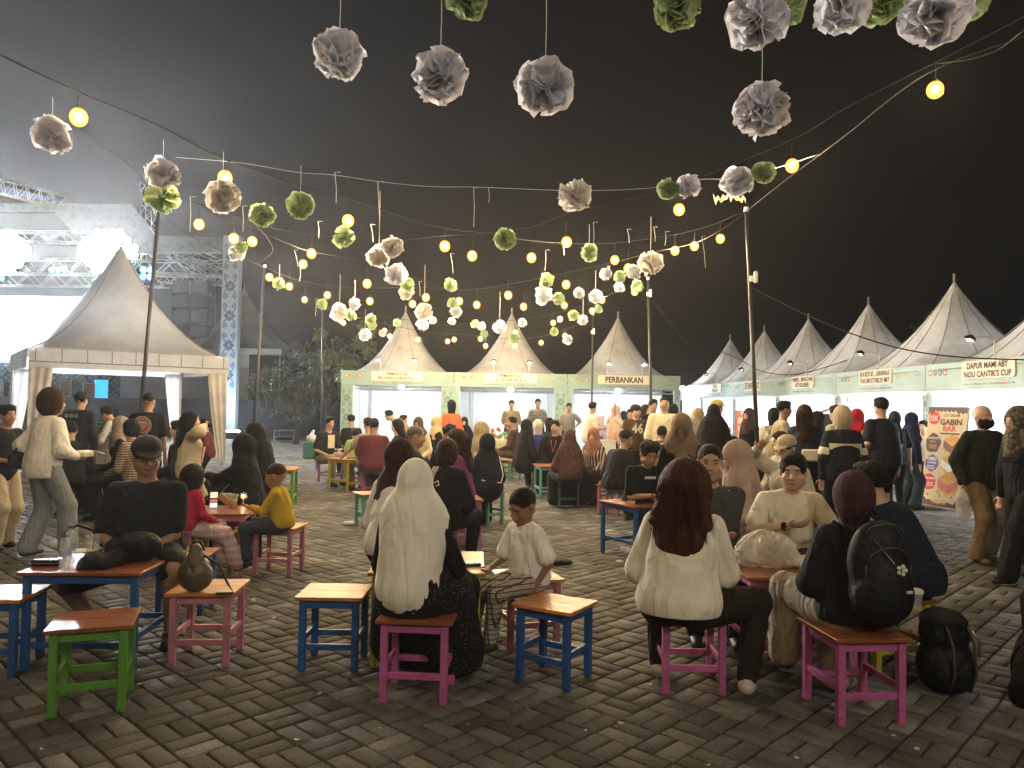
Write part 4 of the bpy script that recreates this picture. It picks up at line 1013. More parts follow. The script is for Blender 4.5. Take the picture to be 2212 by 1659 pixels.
# flight cases and staging frames
def fcase(px,pyb,wpx,hpx,label,d=None):
    g0=G(px,pyb); d=g0.y; w_=wpx*d/F; h_=hpx*d/F
    t=thing('flight_case',label,'flight case',(g0.x,g0.y,0)); b=MB(); b.box((0,.3,h_/2),(w_*.94,.6,h_*.97),.01); b.build('panel',mat('case_black',(.03,.025,.03),rough=.5),t)
    for sx in(-1,1): b=MB(); b.box((sx*w_*.47,-.005,h_/2),(w_*.06+.02,.03,h_),.005); b.build('edge_trim',ALU,t); b=MB(); b.box((0,-.005,h_/2+sx*h_*.48),(w_*.86,.03,.05),.005); b.build('edge_trim',ALU,t)
    b=MB(); b.box((0,-.02,h_*.75),(.09,.03,.14),.01); b.build('latch',ALU,t)
fcase(572,942,16,62,'tall narrow flight case with bright metal edges standing upright')
for px,py,wp,hp,lb in((613,955,42,25,'low metal framed case lying beside the upright flight case'),(545,936,60,26,'white metal staging frame leaning by the column foot'),(608,934,55,32,'folded staging trestle stacked behind the low case')):
    g0=G(px,py); t=thing('staging_frame',lb,'frame',(g0.x,g0.y,0)); w_=wp*g0.y/F;h_=hp*g0.y/F
    for y in(0,.7): b=MB(); b.tube([(-w_/2,y,.05),(-w_/2,y,h_),(w_/2,y,h_),(w_/2,y,.05),(-w_/2,y,.05)],.025,6); b.tube([(-w_/2,y,h_*.45),(w_/2,y,h_*.45)],.02,5); b.build('end_frame',ALU,t)
    b=MB()
    for x in(-w_/2,w_/2): b.tube([(x,0,h_),(x,.7,h_)],.02,5)
    b.box((0,.35,h_*.25),(w_*.8,.5,h_*.4),.02); b.build('deck_board',SKIRT,t)
# ================================================================ TREES, STREET LAMP
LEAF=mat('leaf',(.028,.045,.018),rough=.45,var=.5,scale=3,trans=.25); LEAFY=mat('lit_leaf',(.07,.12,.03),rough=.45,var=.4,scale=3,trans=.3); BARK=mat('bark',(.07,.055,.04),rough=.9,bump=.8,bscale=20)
def tree(x,y,h,r,label,seed,n=5200,lf=LEAF,cz=.62,nclump=26,sc=.16):
    rr=random.Random(seed); t=thing('tree',label,'tree',(x,y,0)); b=MB()
    b.tube([(0,0,0),(.1,0,h*.2),(-.05,.1,h*.42),(.1,0,h*.6)],[r*.075,r*.06,r*.05,r*.03],8)
    cl=[]
    for k in range(nclump):
        a=rr.uniform(0,6.28); q=r*rr.uniform(.15,1)**.6; z=h*cz+rr.uniform(-1,1)*h*.36*(1-.5*(q/r)**2); cl.append(Vector((q*math.cos(a),q*math.sin(a),z)))
        if k%2==0: b.tube([(0,0,h*rr.uniform(.22,.5)),cl[-1]*.5+Vector((0,0,h*.25)),cl[-1]],[r*.03,r*.015,r*.006],5)
    b.build('trunk',BARK,t)
    rs=np.random.RandomState(seed); C=np.array([tuple(c) for c in cl]); idx=rs.randint(0,len(cl),n); rad=rs.uniform(.35,.9,len(cl))*r*.36
    d=rs.normal(size=(n,3)); d/=np.linalg.norm(d,axis=1)[:,None]; p=C[idx]+d*(rs.uniform(.3,1,n)**.5*rad[idx])[:,None]
    u=rs.normal(size=(n,3)); u/=np.linalg.norm(u,axis=1)[:,None]; u[:,2]-=.5; v=np.cross(u,d+.2); v/=np.linalg.norm(v,axis=1)[:,None]+1e-6; l=rs.uniform(.6,1.3,n)[:,None]*sc
    V=np.stack([p,p+u*l*.5+v*l*.2,p+u*l,p+u*l*.5-v*l*.2],1).reshape(-1,3); Fq=np.arange(n*4).reshape(-1,4)
    link('crown',npmesh('crown',V,Fq,[lf],False),t)
tree(A(640,900,30).x,30,4.0,1.6,'low dark leafy tree behind the drum kit',1,3600)
tree(A(705,900,32).x,32,4.6,1.8,'dim leafy tree close behind the first far stall',2,3600)
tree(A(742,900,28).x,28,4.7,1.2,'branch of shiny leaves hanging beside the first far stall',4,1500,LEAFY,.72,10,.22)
p=A(2008,716,45); t=thing('street_lamp','white street lamp shining between the two tallest food stall roofs','street lamp',(p.x,p.y,0))
b=MB(); b.tube([(0,.3,0),(0,.3,p.z+.2),(0,0,p.z+.25)],.06,6); b.build('pole',ALU,t); b=MB(); b.sphere((0,0,p.z),(.22,.22,.13),10,7); b.build('lamp_head',emis('street_light',(.9,.97,1),60),t)
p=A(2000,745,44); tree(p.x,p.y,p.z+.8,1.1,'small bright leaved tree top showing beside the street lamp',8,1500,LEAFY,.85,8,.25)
p=A(1365,815,40); tree(p.x+1,p.y,p.z*.9,1.5,'leafy tree behind the first food stalls',12,1200,LEAF,.6,10,.25)
# ================================================================ STOOLS AND TABLES
def paint(name,c):
    m,nt,b=newmat('paint_'+name); b.inputs['Roughness'].default_value=.4
    gp=nd(nt,'ShaderNodeNewGeometry'); n1=nd(nt,'ShaderNodeTexNoise'); n1.inputs['Scale'].default_value=9; n1.inputs['Detail'].default_value=8; n1.inputs['Roughness'].default_value=.7; nt.links.new(gp.outputs['Position'],n1.inputs['Vector'])
    rp=nd(nt,'ShaderNodeValToRGB'); e=rp.color_ramp.elements; e[0].position=.28; e[0].color=(*[x*.62+.008 for x in c],1); e[1].position=.66; e[1].color=(*[min(1,x*1.12) for x in c],1); nt.links.new(n1.outputs['Fac'],rp.inputs[0])
    n2=nd(nt,'ShaderNodeTexNoise'); n2.inputs['Scale'].default_value=55; n2.inputs['Detail'].default_value=3; nt.links.new(gp.outputs['Position'],n2.inputs['Vector'])
    th=nd(nt,'ShaderNodeMapRange'); th.inputs[1].default_value=.68; th.inputs[2].default_value=.71; nt.links.new(n2.outputs['Fac'],th.inputs[0])
    mx=nd(nt,'ShaderNodeMix',data_type='RGBA'); mx.inputs[7].default_value=(.12,.075,.045,1); nt.links.new(th.outputs[0],mx.inputs[0]); nt.links.new(rp.outputs[0],mx.inputs[6]); nt.links.new(mx.outputs[2],b.inputs['Base Color'])
    rr_=nd(nt,'ShaderNodeMapRange'); rr_.inputs[3].default_value=.28; rr_.inputs[4].default_value=.6; nt.links.new(n1.outputs['Fac'],rr_.inputs[0]); nt.links.new(rr_.outputs[0],b.inputs['Roughness'])
    bp=nd(nt,'ShaderNodeBump'); bp.inputs['Strength'].default_value=.25; bp.inputs['Distance'].default_value=.004; nt.links.new(n2.outputs['Fac'],bp.inputs['Height']); nt.links.new(bp.outputs[0],b.inputs['Normal']); return m
PAINT=dict(green=paint('green',(.10,.30,.035)),pink=paint('pink',(.50,.20,.27)),magenta=paint('magenta',(.50,.12,.32)),blue=paint('blue',(.018,.10,.33)),
 navy=paint('navy',(.03,.06,.12)),yellow=paint('yellow',(.48,.42,.04)),teal=paint('teal',(.12,.38,.32)),lilac=paint('lilac',(.40,.27,.42)),rose=paint('rose',(.42,.06,.13)),dgreen=paint('dark_green',(.05,.16,.05)))
def woodmat(c,n):
    m,nt,p=newmat('varnished_wood_'+n); p.inputs['Roughness'].default_value=.38; p.inputs['Specular IOR Level'].default_value=.35; p.inputs['Coat Weight'].default_value=.12; p.inputs['Coat Roughness'].default_value=.22
    tc=nd(nt,'ShaderNodeTexCoord'); mp=nd(nt,'ShaderNodeMapping'); mp.inputs['Scale'].default_value=(1.2,9,9); nt.links.new(tc.outputs['Object'],mp.inputs[0])
    oi=nd(nt,'ShaderNodeObjectInfo'); nt.links.new(oi.outputs['Random'],mp.inputs['Location'])
    no=nd(nt,'ShaderNodeTexNoise'); no.inputs['Scale'].default_value=5; no.inputs['Detail'].default_value=7; no.inputs['Distortion'].default_value=1.2; nt.links.new(mp.outputs[0],no.inputs['Vector'])
    rp=nd(nt,'ShaderNodeValToRGB'); e=rp.color_ramp.elements; e[0].position=.3; e[0].color=(*[q*.5 for q in c],1); e[1].position=.68; e[1].color=(*[q*1.25 for q in c],1); nt.links.new(no.outputs['Fac'],rp.inputs[0]); nt.links.new(rp.outputs[0],p.inputs['Base Color'])
    bp=nd(nt,'ShaderNodeBump'); bp.inputs['Strength'].default_value=.12; bp.inputs['Distance'].default_value=.01; nt.links.new(no.outputs['Fac'],bp.inputs['Height']); nt.links.new(bp.outputs[0],p.inputs['Normal']); return m
WOODO=woodmat((.55,.24,.065),'orange'); WOODR=woodmat((.27,.085,.035),'red')
_fm={}
def furn(kind,colr,wood,loc,rz,label,group,w=.40,dp=.35,hh=.45,leg=.040):
    """seat of two planks on four square legs, aprons under the seat and stretchers below"""
    key=(kind,round(w,2),round(dp,2),round(hh,2))
    if key not in _fm:
        lg=MB().box((0,0,(hh-.025)/2),(leg,leg,hh-.025),.003).mesh('leg',[]); pad=MB().box((0,0,.004),(leg+.004,leg+.004,.008)).mesh('foot_pad',[])
        pl=MB().box((0,0,0),(w,dp/2-.0015,.022),.003).mesh('plank',[])
        ax=MB().box((0,0,0),(w-.05-leg*2+.0,.02,.05),.002).mesh('apron',[]); ay=MB().box((0,0,0),(.02,dp-.04-leg*2+.0,.05),.002).mesh('apron',[])
        sx=MB().box((0,0,0),(w-.05-leg*2+.0,.022,.036),.002).mesh('stretcher',[]); sy=MB().box((0,0,0),(.022,dp-.04-leg*2+.0,.036),.002).mesh('stretcher',[])
        _fm[key]=(lg,pad,pl,ax,ay,sx,sy)
    lg,pad,pl,ax,ay,sx,sy=_fm[key]; pm=PAINT[colr]
    t=thing(kind,label,'stool' if kind=='stool' else 'table',loc,rz,group)
    def part(n,me,l,m):
        k=(me.name,m.name)
        if k not in _fm: q=me.copy(); q.materials.clear(); q.materials.append(m); _fm[k]=q
        return link(n,_fm[k],t,loc=l)
    lx,ly=w/2-.025-leg/2,dp/2-.02-leg/2
    for a in(-1,1):
        for c in(-1,1): o=part('leg',lg,(a*lx,c*ly,0),pm)
    for c in(-1,1):
        part('plank',pl,(0,c*(dp/4),hh-.011),wood)
        part('apron',ax,(0,c*(ly-.003),hh-.023-.026),pm); part('apron',ay,(c*(lx-.003),0,hh-.023-.026),pm)
        part('stretcher',sx,(0,c*(ly+.001),.125+.02),pm); part('stretcher',sy,(c*(lx+.001),0,.125+.06),pm)
    return t
def place2(p1,p2,kind,colr,wood,label,w=None,dp=None,hh=None,group=None):
    """p1,p2: pixels of the two near leg feet (left, right)"""
    a,b_=G(*p1),G(*p2); rz=math.atan2(b_.y-a.y,b_.x-a.x)
    w=w or (.40 if kind=='stool' else .70); dp=dp or (.36 if kind=='stool' else .66); hh=hh or (.45 if kind=='stool' else .585)
    n=Vector((-math.sin(rz),math.cos(rz),0)); c=(a+b_)/2+n*(dp/2-.02)
    grp=group or ('painted wooden stools' if kind=='stool' else 'painted wooden tables')
    return furn(kind,colr,wood,(c.x,c.y,.0),rz,label,grp,w,dp,hh)
place2((101,1555),(268,1538),'stool','green',WOODR,'bright green stool with red brown seat, lowest at the left',w=.41,dp=.38)
STB=place2((371,1442),(483,1441),'stool','pink',WOODO,'dusty pink stool with a leather bag on its seat',w=.41,dp=.40)
place2((651,1451),(762,1453),'stool','blue',WOODO,'empty blue stool left of the long white headscarf',w=.41,dp=.38)
place2((832,1519),(950,1524),'stool','magenta',WOODR,'magenta stool under the woman in the long white headscarf',w=.42,dp=.38)
place2((1122,1470),(1216,1492),'stool','blue',WOODO,'empty blue stool turned cornerwise before the small boy',w=.40,dp=.36)
place2((1105,1403),(1203,1395),'stool','pink',WOODO,"pale pink stool under the boy in plaid trousers",w=.42,dp=.42)
place2((1443,1500),(1556,1503),'stool','magenta',WOODR,'magenta stool under the woman in the cream blouse',w=.41,dp=.38)
place2((1826,1570),(1944,1567),'stool','magenta',WOODR,'magenta stool under the woman with the black backpack',w=.42,dp=.44)
place2((-100,1466),(12,1464),'stool','blue',WOODO,'blue stool cut by the picture edge beside the blue table',w=.42,dp=.40)
place2((552,1244),(620,1247),'stool','pink',WOODO,'pink stool under the boy in the yellow shirt',w=.42,dp=.38)
place2((425,1244),(492,1244),'stool','yellow',WOODR,'yellow stool under the girl in the red cardigan',w=.40,dp=.36)
place2((158,1096),(206,1092),'stool','rose',WOODO,'dark pink stool with a glossy top behind the seated man',w=.44,dp=.36)
place2((781,1072),(828,1071),'stool','magenta',WOODR,'magenta stool under the man in the maroon shirt')
place2((1054,1137),(1088,1131),'stool','teal',WOODO,'turquoise stool under the woman in the dark headscarf')
place2((795,1142),(825,1140),'stool','teal',WOODO,'turquoise stool mostly hidden by the white headscarf')
place2((1283,1110),(1342,1116),'stool','magenta',WOODR,'bright pink stool under the man in the black jacket')
place2((1203,1098),(1254,1098),'stool','navy',WOODR,'dull navy stool under the woman in the brown patterned headscarf')
place2((1129,1050),(1173,1053),'stool','lilac',WOODR,'lilac stool with red seat under the blue jacket')
place2((1098,1040),(1128,1038),'stool','dgreen',WOODR,'green stool behind the lilac stool')
place2((975,1202),(1012,1203),'stool','lilac',WOODR,'lilac stool under the striped track jacket')
place2((1897,1463),(2008,1452),'stool','yellow',WOODR,'yellow stool under the man in the navy jacket',w=.46,dp=.40)
place2((1690,1345),(1770,1345),'stool','green',WOODR,'green stool behind the pink table at right')
place2((684,1014),(712,1014),'stool','blue',WOODO,'blue stool under the man with the striped tee front')
place2((1545,1285),(1610,1285),'stool','blue',WOODR,'blue stool under the man in the grey green sweater')
place2((1385,1140),(1440,1140),'stool','yellow',WOODR,'yellow stool behind the blue table with the coffee cup')
place2((345,1330),(425,1330),'stool','blue',WOODR,'blue stool under the man in the black cap')
place2((1745,1290),(1830,1290),'stool','pink',WOODR,'pink stool under the man with the wrist watch')
place2((858,1235),(920,1235),'stool','blue',WOODR,'blue stool under the maroon headscarf, behind the white one')
place2((895,1085),(945,1085),'stool','green',WOODR,'green stool under the older grey haired man')
place2((1080,1000),(1104,1000),'stool','dgreen',WOODR,'dark green stool under the man in the brown jumper')
place2((248,1070),(285,1070),'stool','navy',WOODR,'navy stool under the pale headscarf at the tent')
place2((1030,1082),(1065,1082),'stool','yellow',WOODR,'yellow stool under the cream headscarf')
# tables
TBM=place2((50,1449),(281,1449),'table','blue',WOODR,'blue table with water bottles and a black bag',w=.72,dp=.74)
TBN=place2((378,1249),(511,1247),'table','pink',WOODR,'pink table with the glowing phone and the iced tea',w=.70,dp=.62)
place2((688,1041),(743,1044),'table','magenta',WOODR,'pink table with a white tray under the leaning arm')
place2((753,1062),(800,1058),'table','yellow',WOODO,'yellow table beside the maroon shirt',w=.62)
TBV=place2((822,1443),(1012,1443),'table','yellow',WOODO,'yellow table with a dark phone, behind the white headscarf',w=.72,dp=.72)
TBX=place2((1628,1452),(1850,1452),'table','magenta',WOODR,'magenta table carrying the big crumpled plastic bag',w=.74,dp=.68)
TBZ=place2((1356,1214),(1475,1206),'table','blue',WOODR,'blue table carrying the iced coffee cup',w=.70,dp=.66)
TBZ.rotation_euler[2]+=R(8)
place2((942,1190),(1030,1188),'table','magenta',WOODR,'magenta table behind the striped track jacket',w=.60,dp=.5,hh=.56)
place2((620,1110),(652,1075),'table','green',WOODO,'green table behind the boy in yellow',w=.66,dp=.5)
place2((1270,1089),(1335,1089),'table','dgreen',WOODR,'dark green table beside the bright pink stool')
place2((1180,1080),(1230,1080),'table','teal',WOODR,'turquoise table by the man with the red lanyard')
place2((1560,1130),(1640,1130),'table','teal',WOODR,'turquoise table beneath the pale pink headscarf')
# ================================================================ LIGHT POLES, CABLES, BULBS, FLOWERS
POLE=mat('dark_steel_pole',(.035,.033,.032),rough=.45,var=.2); BOXW=mat('white_lamp_box',(.75,.76,.74),rough=.4)
def pole(top,d,bot,label,box=None):
    a=A(*top,d); 
    g0=G(*bot); 
    g0=Vector((A(*bot,d).x,d,0))
    t=thing('light_pole',label,'pole',(g0.x,g0.y,0),0,'dark poles carrying the string lights')
    b=MB(); b.tube([(0,0,0),((a-g0).x,(a-g0).y,(a-g0).z)],[.034,.028],8); b.build('pole',POLE,t,True)
    b=MB(); b.lathe([(.11,0),(.11,.012),(.04,.02),(.038,.08)],(0,0,0),10); b.build('base_plate',POLE,t)
    b=MB(); b.tube([((a-g0).x,0,(a-g0).z-.02),((a-g0).x,0,(a-g0).z+.05)],.035,8); b.build('cap',BOXW,t)
    if box:
        p=A(box[0],box[1],d)-g0; b=MB(); b.box((p.x+.03,-.06,p.z),(.055,.05,.17),.01); b.box((p.x,-.04,p.z-.02),(.1,.04,.09),.01); b.build('fixture_box',BOXW,t)
pole((343,455),11.6,(286,1094),'dark leaning light pole in front of the gazebo tent')
pole((572,577),16.6,(541,1030),'dark light pole beside the printed stage column')
pole((697,665),23,(693,985),'thin far light pole before the dark trees')
pole((1612,455),11.1,(1644,1130),'tall dark light pole with a white box, before the food stalls',(1625,600))
pole((1400,603),17,(1411,1041),'dark light pole with a white box at the Perbankan stall',(1401,634))
pole((1281,680),22,(1277,990),'thin far light pole left of the Perbankan board',(1280,716))
def zf(x,dr): return 3.62+.62*min(1.3,((x+1.1)/4.4)**2)-dr
def sky(px,py,dr=0.0,mx=21.5):
    d=ray(px,py); t=8.0
    for _ in range(40):
        p=CAM+d*t; zz=zf(p.x,dr); tn=(zz-H)/d.z if d.z>.01 else mx
        t=t*.6+max(1.5,min(mx,tn))*.4
    return CAM+d*t
WIRE=mat('string_light_cable',(.028,.024,.018),rough=.9); WIREW=mat('pale_twisted_wire',(.60,.57,.5),rough=.5)
def cable(pts,label,r=.0055,m=WIRE,dr=-.05):
    P_=[sky(*p,dr) if len(p)==2 else A(p[0],p[1],p[2]) for p in pts]; q=[]
    for i in range(len(P_)-1):
        p0,p1,p2,p3=P_[max(i-1,0)],P_[i],P_[i+1],P_[min(i+2,len(P_)-1)]
        for k in range(5):
            t=k/5; q.append(.5*((2*p1)+(p2-p0)*t+(2*p0-5*p1+4*p2-p3)*t*t+(3*p1-p0-3*p2+p3)*t**3))
    q.append(P_[-1]); b=MB(); b.tube(q,r,5); return tag(b.build('cable',m,None,True),label,'cable','cables of the string lights')
cable([(-60,80),(0,118),(180,203),(330,265),(485,345),(640,398),(750,428),(870,468),(960,492),(1044,502),(1121,516),(1195,524),(1324,525),(1451,508),(1541,485),(1591,463),(1612,457,11.1)],'main light cable sweeping down from top left to the tall right pole',.007)
cable([(111,240),(200,300),(316,388),(343,457,11.6)],'light cable dropping past the lone white flower to the leaning pole')
cable([(2290,-20),(2212,35),(2020,135),(1830,232),(1710,302),(1480,395),(1320,440),(1224,462),(1150,490),(1040,503),(958,509),(865,519),(779,515),(690,509),(604,496),(540,478),(415,437),(343,457,11.6)],'long light cable rising to the top right corner',.0045)
cable([(2290,30),(2212,78),(2000,160),(1830,290),(1770,335),(1680,402),(1612,457,11.1)],'thin cable running up from the tall right pole to the picture edge')
cable([(2212,65),(2150,110),(2080,130),(2020,136)],'loose dark flex joined by the nearest bulb at top right',.006)
cable([(380,340),(520,352),(640,372),(722,378),(816,392),(930,403),(1025,404),(1150,409),(1241,412),(1340,410),(1425,404),(1510,388),(1590,385),(1680,362),(1770,333)],'pale flower wire strung nearly level above the lights',.0022,WIREW)
cable([(572,577,16.6),(640,604),(732,619),(820,622),(895,620),(993,627),(1100,614),(1196,594),(1290,575),(1412,545),(1500,525),(1560,495),(1612,457,11.1)],'second row light cable between left pole and tall right pole')
cable([(697,665,23),(770,675),(860,688),(950,700),(1030,698),(1110,692),(1202,677),(1273,655),(1359,619),(1400,605,17)],'third row light cable ending at the Perbankan pole')
cable([(697,665,23),(800,692),(866,707),(925,717),(1014,724),(1100,732),(1166,727),(1240,705),(1281,680,22)],'lowest light cable in front of the far tents')
cable([(343,457,11.6),(430,520),(530,560),(572,577,16.6)],'light cable joining the two left poles')
cable([(553,484),(590,540),(560,570),(572,577,16.6)],'short slack cable end near the second left pole',.004)
cable([(415,437),(470,470),(560,500),(660,540),(760,560),(870,590),(960,624)],'thin slanting light cable behind the first row',.004)
cable([(1625,622,11.1),(1700,660,10.9),(1763,690,10.6),(1860,728,10.2),(1960,756,9.8),(2080,772,9.4),(2240,778,9)],'black guy cable from the tall pole past the food stall roofs',.009)
cable([(1553,757,22),(1600,778,20),(1640,800,18),(1700,810,16),(1760,800,15.6),(1830,778,15.2)],'black power cable sagging across the food stall boards',.010)
cable([(1404,640,17),(1440,690,18),(1490,745,20)],'thin black guy wire falling from the Perbankan pole',.006)
# bulbs
GLB=emis('bulb_glow',BULBC,BULB); SOCK=mat('bulb_socket',(.02,.02,.02),rough=.5)
def shellmat():  # amber bloom put in as an emissive shell, wider than the bulb, fading outward
    m=bpy.data.materials.new('bulb_halo'); m.use_nodes=True; nt=m.node_tree; nt.nodes.clear()
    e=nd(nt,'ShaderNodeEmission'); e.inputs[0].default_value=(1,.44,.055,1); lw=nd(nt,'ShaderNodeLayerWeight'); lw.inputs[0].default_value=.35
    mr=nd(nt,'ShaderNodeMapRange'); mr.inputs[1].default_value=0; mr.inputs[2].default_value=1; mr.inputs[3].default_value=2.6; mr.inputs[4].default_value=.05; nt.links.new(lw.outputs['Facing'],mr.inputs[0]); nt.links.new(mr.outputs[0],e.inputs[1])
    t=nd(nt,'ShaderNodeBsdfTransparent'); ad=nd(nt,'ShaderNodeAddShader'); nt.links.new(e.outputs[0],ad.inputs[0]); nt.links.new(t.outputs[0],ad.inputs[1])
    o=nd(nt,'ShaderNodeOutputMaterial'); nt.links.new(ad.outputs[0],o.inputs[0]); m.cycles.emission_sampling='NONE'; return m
bm_g=MB().sphere((0,0,-.005),(.066,.066,.072),14,9).mesh('halo_shell',[shellmat()],True)
bm_s=MB().sphere((0,0,0),(.022,.022,.025),12,8).mesh('globe',[GLB],True); bm_k=MB().lathe([(.0,.075),(.014,.075),(.016,.035),(.017,.028),(.001,.026)],(0,0,0),8).mesh('socket',[SOCK],True); bm_c=MB().tube([(0,0,.07),(.004,.002,.14),(0,0,.24)],.004,5).mesh('drop_cord',[WIRE])
BUL=[(170,252),(486,383),(430,484),(505,514),(545,521),(752,476),(673,547),(655,570),(582,598),(625,618),(658,647),(707,637),(793,612),(799,650),(891,656),(920,642),(735,692),(742,697),(831,714),(842,726),(904,733),(967,737),(981,733),(1038,732),(1049,747),(961,531),(1020,552),(992,650),(1030,658),(1098,637),(1148,556),(1224,522),(1328,561),(1357,579),(1467,452),(1458,541),(1500,531),(1556,515),(1223,614),(1131,662),(1219,659),(1300,647),(1279,671),(1371,630),(1195,697),(1220,725),(1169,740),(1114,718),(1113,747),(1711,357),(2020,193)]
def where(px,py):
    v='high' if py<400 else 'middle' if py<620 else 'low'; h='left' if px<600 else 'centre' if px<1250 else 'right'
    return v,h
from collections import Counter
def spot(px,py,pts,kinds):
    """what is nearest to this pixel, said in words"""
    q=sorted((( (px-a)**2+(py-c)**2)**.5,n,a,c) for a,c,n in kinds if (a,c)!=(px,py))[0]
    dx,dy=px-q[2],py-q[3]; r='left of' if dx<-abs(dy) else 'right of' if dx>abs(dy) else 'above' if dy<0 else 'below'
    return f"{r} {q[1]}"
MARKS=[(343,455,'the leaning left pole top'),(572,577,'the second left pole top'),(697,665,'the thin far left pole'),(1612,455,'the tall right pole top'),(1400,603,'the Perbankan pole top'),(1281,680,'the thin far right pole'),(876,672,'the first far tent peak'),(1103,676,'the middle far tent peak'),(1327,684,'the third far tent peak'),(2212,0,'the top right corner'),(0,0,'the top left corner'),(1106,300,'the empty centre sky'),(648,443,'the four petalled green flower'),(830,548,'the big double cream flower'),(1241,420,'the large cream flower on the level wire'),(1090,516,'the green flower at the cable crossing')]
used=Counter()
def uniq(base,px,py):
    l=base+' '+spot(px,py,None,MARKS); used[l]+=1
    k=used[l]
    if k>1: l+=(', second one along',', third one along',', fourth one along',', fifth one along',', sixth one along',', seventh one along',', eighth one along',', ninth one along')[min(k-2,7)]
    return l
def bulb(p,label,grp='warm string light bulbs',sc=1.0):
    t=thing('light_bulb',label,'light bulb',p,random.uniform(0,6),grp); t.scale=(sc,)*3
    link('globe',bm_s,t); link('halo_shell',bm_g,t); link('socket',bm_k,t); link('drop_cord',bm_c,t); return t
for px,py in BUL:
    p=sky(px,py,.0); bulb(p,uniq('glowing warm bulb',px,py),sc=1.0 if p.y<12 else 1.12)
# unseen bulbs added along the string, over and behind the camera, lighting the near tables
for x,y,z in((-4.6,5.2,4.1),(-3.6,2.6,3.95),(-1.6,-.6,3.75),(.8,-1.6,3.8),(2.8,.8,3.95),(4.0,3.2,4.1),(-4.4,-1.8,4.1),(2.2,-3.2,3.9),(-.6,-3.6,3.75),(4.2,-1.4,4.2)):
    bulb((x,y,z),'added warm bulb hanging over the near paving beyond the picture')
# paper flowers
def petalmesh(seed,m,rad=1.0,nu=9,nv=6,name='petal'):
    rs=np.random.RandomState(seed); V=[]; 
    sp=rs.uniform(1.15,1.6); f1,f2=rs.uniform(2.5,4),rs.uniform(6,10); p1,p2=rs.rand(2)*6
    for j in range(nv):
        v=j/(nv-1)
        for i in range(nu):
            u=i/(nu-1)*2-1; a=u*sp*(.62+.2*v); r=v*(1+.05*math.sin(f2*u+p2)*v-.20*abs(u)**4)*rad
            z=(.15*math.sin(f1*u*1.6+p1)*v+.08*math.sin(f2*u*2.2+p2+v*3)*v*v+.22*v*v*(1 if seed%2 else -.6)*(.4+u*u))*rad
            V.append((r*math.sin(a),z,r*math.cos(a)))
    V=np.array(V)+rs.normal(size=(nu*nv,3))*.012*rad
    Fq=[(j*nu+i,j*nu+i+1,(j+1)*nu+i+1,(j+1)*nu+i) for j in range(nv-1) for i in range(nu-1)]
    return V,Fq
PAPW=mat('white_tissue_paper',(.84,.85,.93),rough=.9,var=.04,trans=.58,bump=.25,bscale=25); PAPG=mat('green_tissue_paper',(.48,.60,.34),rough=.9,var=.10,trans=.55,bump=.25,bscale=25); PAPC=mat('cream_tissue_paper',(.84,.81,.78),rough=.9,var=.04,trans=.55,bump=.25,bscale=25)
PM={m.name:[npmesh('petal',*petalmesh(s,m),[m]) for s in range(6)] for m in(PAPW,PAPG,PAPC)}
def dirs(n,seed,lo=-1.0):
    rr=random.Random(seed); o=[]
    for i in range(n):
        z=1-(i+.5)*2/n; a=i*2.39996+rr.uniform(-.3,.3); z=max(-1,min(1,z+rr.uniform(-.1,.1))); q=math.sqrt(1-z*z); o.append(Vector((q*math.cos(a),q*math.sin(a),z)))
    return o
SMALL={}
def smallflower(m,k):
    if (m.name,k) in SMALL: return SMALL[(m.name,k)]
    Vs=[];Fs=[];n=0; rr=random.Random(k)
    for i,d in enumerate(dirs(17,k)):
        V,Fq=petalmesh(k*20+i,m,1,6,4); q=np.array((d.to_track_quat('Z','Y')@Quaternion((0,0,1),rr.uniform(0,6))).to_matrix()); V=V@q.T*rr.uniform(.8,1.05)
        Vs.append(V);Fs+= [tuple(a+n for a in f) for f in Fq]; n+=len(V)
    me=npmesh('petals',np.concatenate(Vs),Fs,[m]); SMALL[(m.name,k)]=me; return me
def flower(px,py,r,c,wire=0,big=False,dr=.38,n=24,d=None,dy=0):
    p=sky(px,py,dr) if d is None else A(px,py,d)
    if dy: p=p+ray(px,py)*dy
    dd=(p-CAM).length; rad=r*dd/F*1.02; m={'W':PAPW,'G':PAPG,'C':PAPC}[c]
    wd={'W':'white','G':'green','C':'cream'}[c]; sz='large' if r>34 else 'mid sized' if r>19 else 'small'
    if big: sz='large'
    t=thing('paper_flower',uniq(f'{sz} {wd} tissue flower',px,py),'paper flower',p,random.uniform(0,6),'hanging tissue paper flowers')
    if r>24:
        rr=random.Random(int(px)); k=0
        for i,dv in enumerate(dirs(n,int(px))):
            o=link('petal',PM[m.name][rr.randrange(6)],t); o.rotation_mode='QUATERNION'; o.rotation_quaternion=dv.to_track_quat('Z','Y')@Quaternion((0,0,1),rr.uniform(0,6)); q=rad*rr.uniform(.80,1.0); o.scale=(q*1.15,q,q*(1.0 if abs(dv.z)<.5 else .82))
    else:
        o=link('petals',smallflower(m,random.randrange(4)),t); o.scale=(rad,)*3; o.rotation_euler=(random.uniform(-.4,.4),random.uniform(-.4,.4),random.uniform(0,6))
    if wire:
        L=wire*dd/F; b=MB(); b.tube([(0,0,rad*.3),(.003,0,rad+L*.5),(0,0,rad+L)],.0022 if dd<7 else .004,5); o=b.build('hanging_wire',WIREW,t); o.rotation_euler=(0,0,-t.rotation_euler[2])
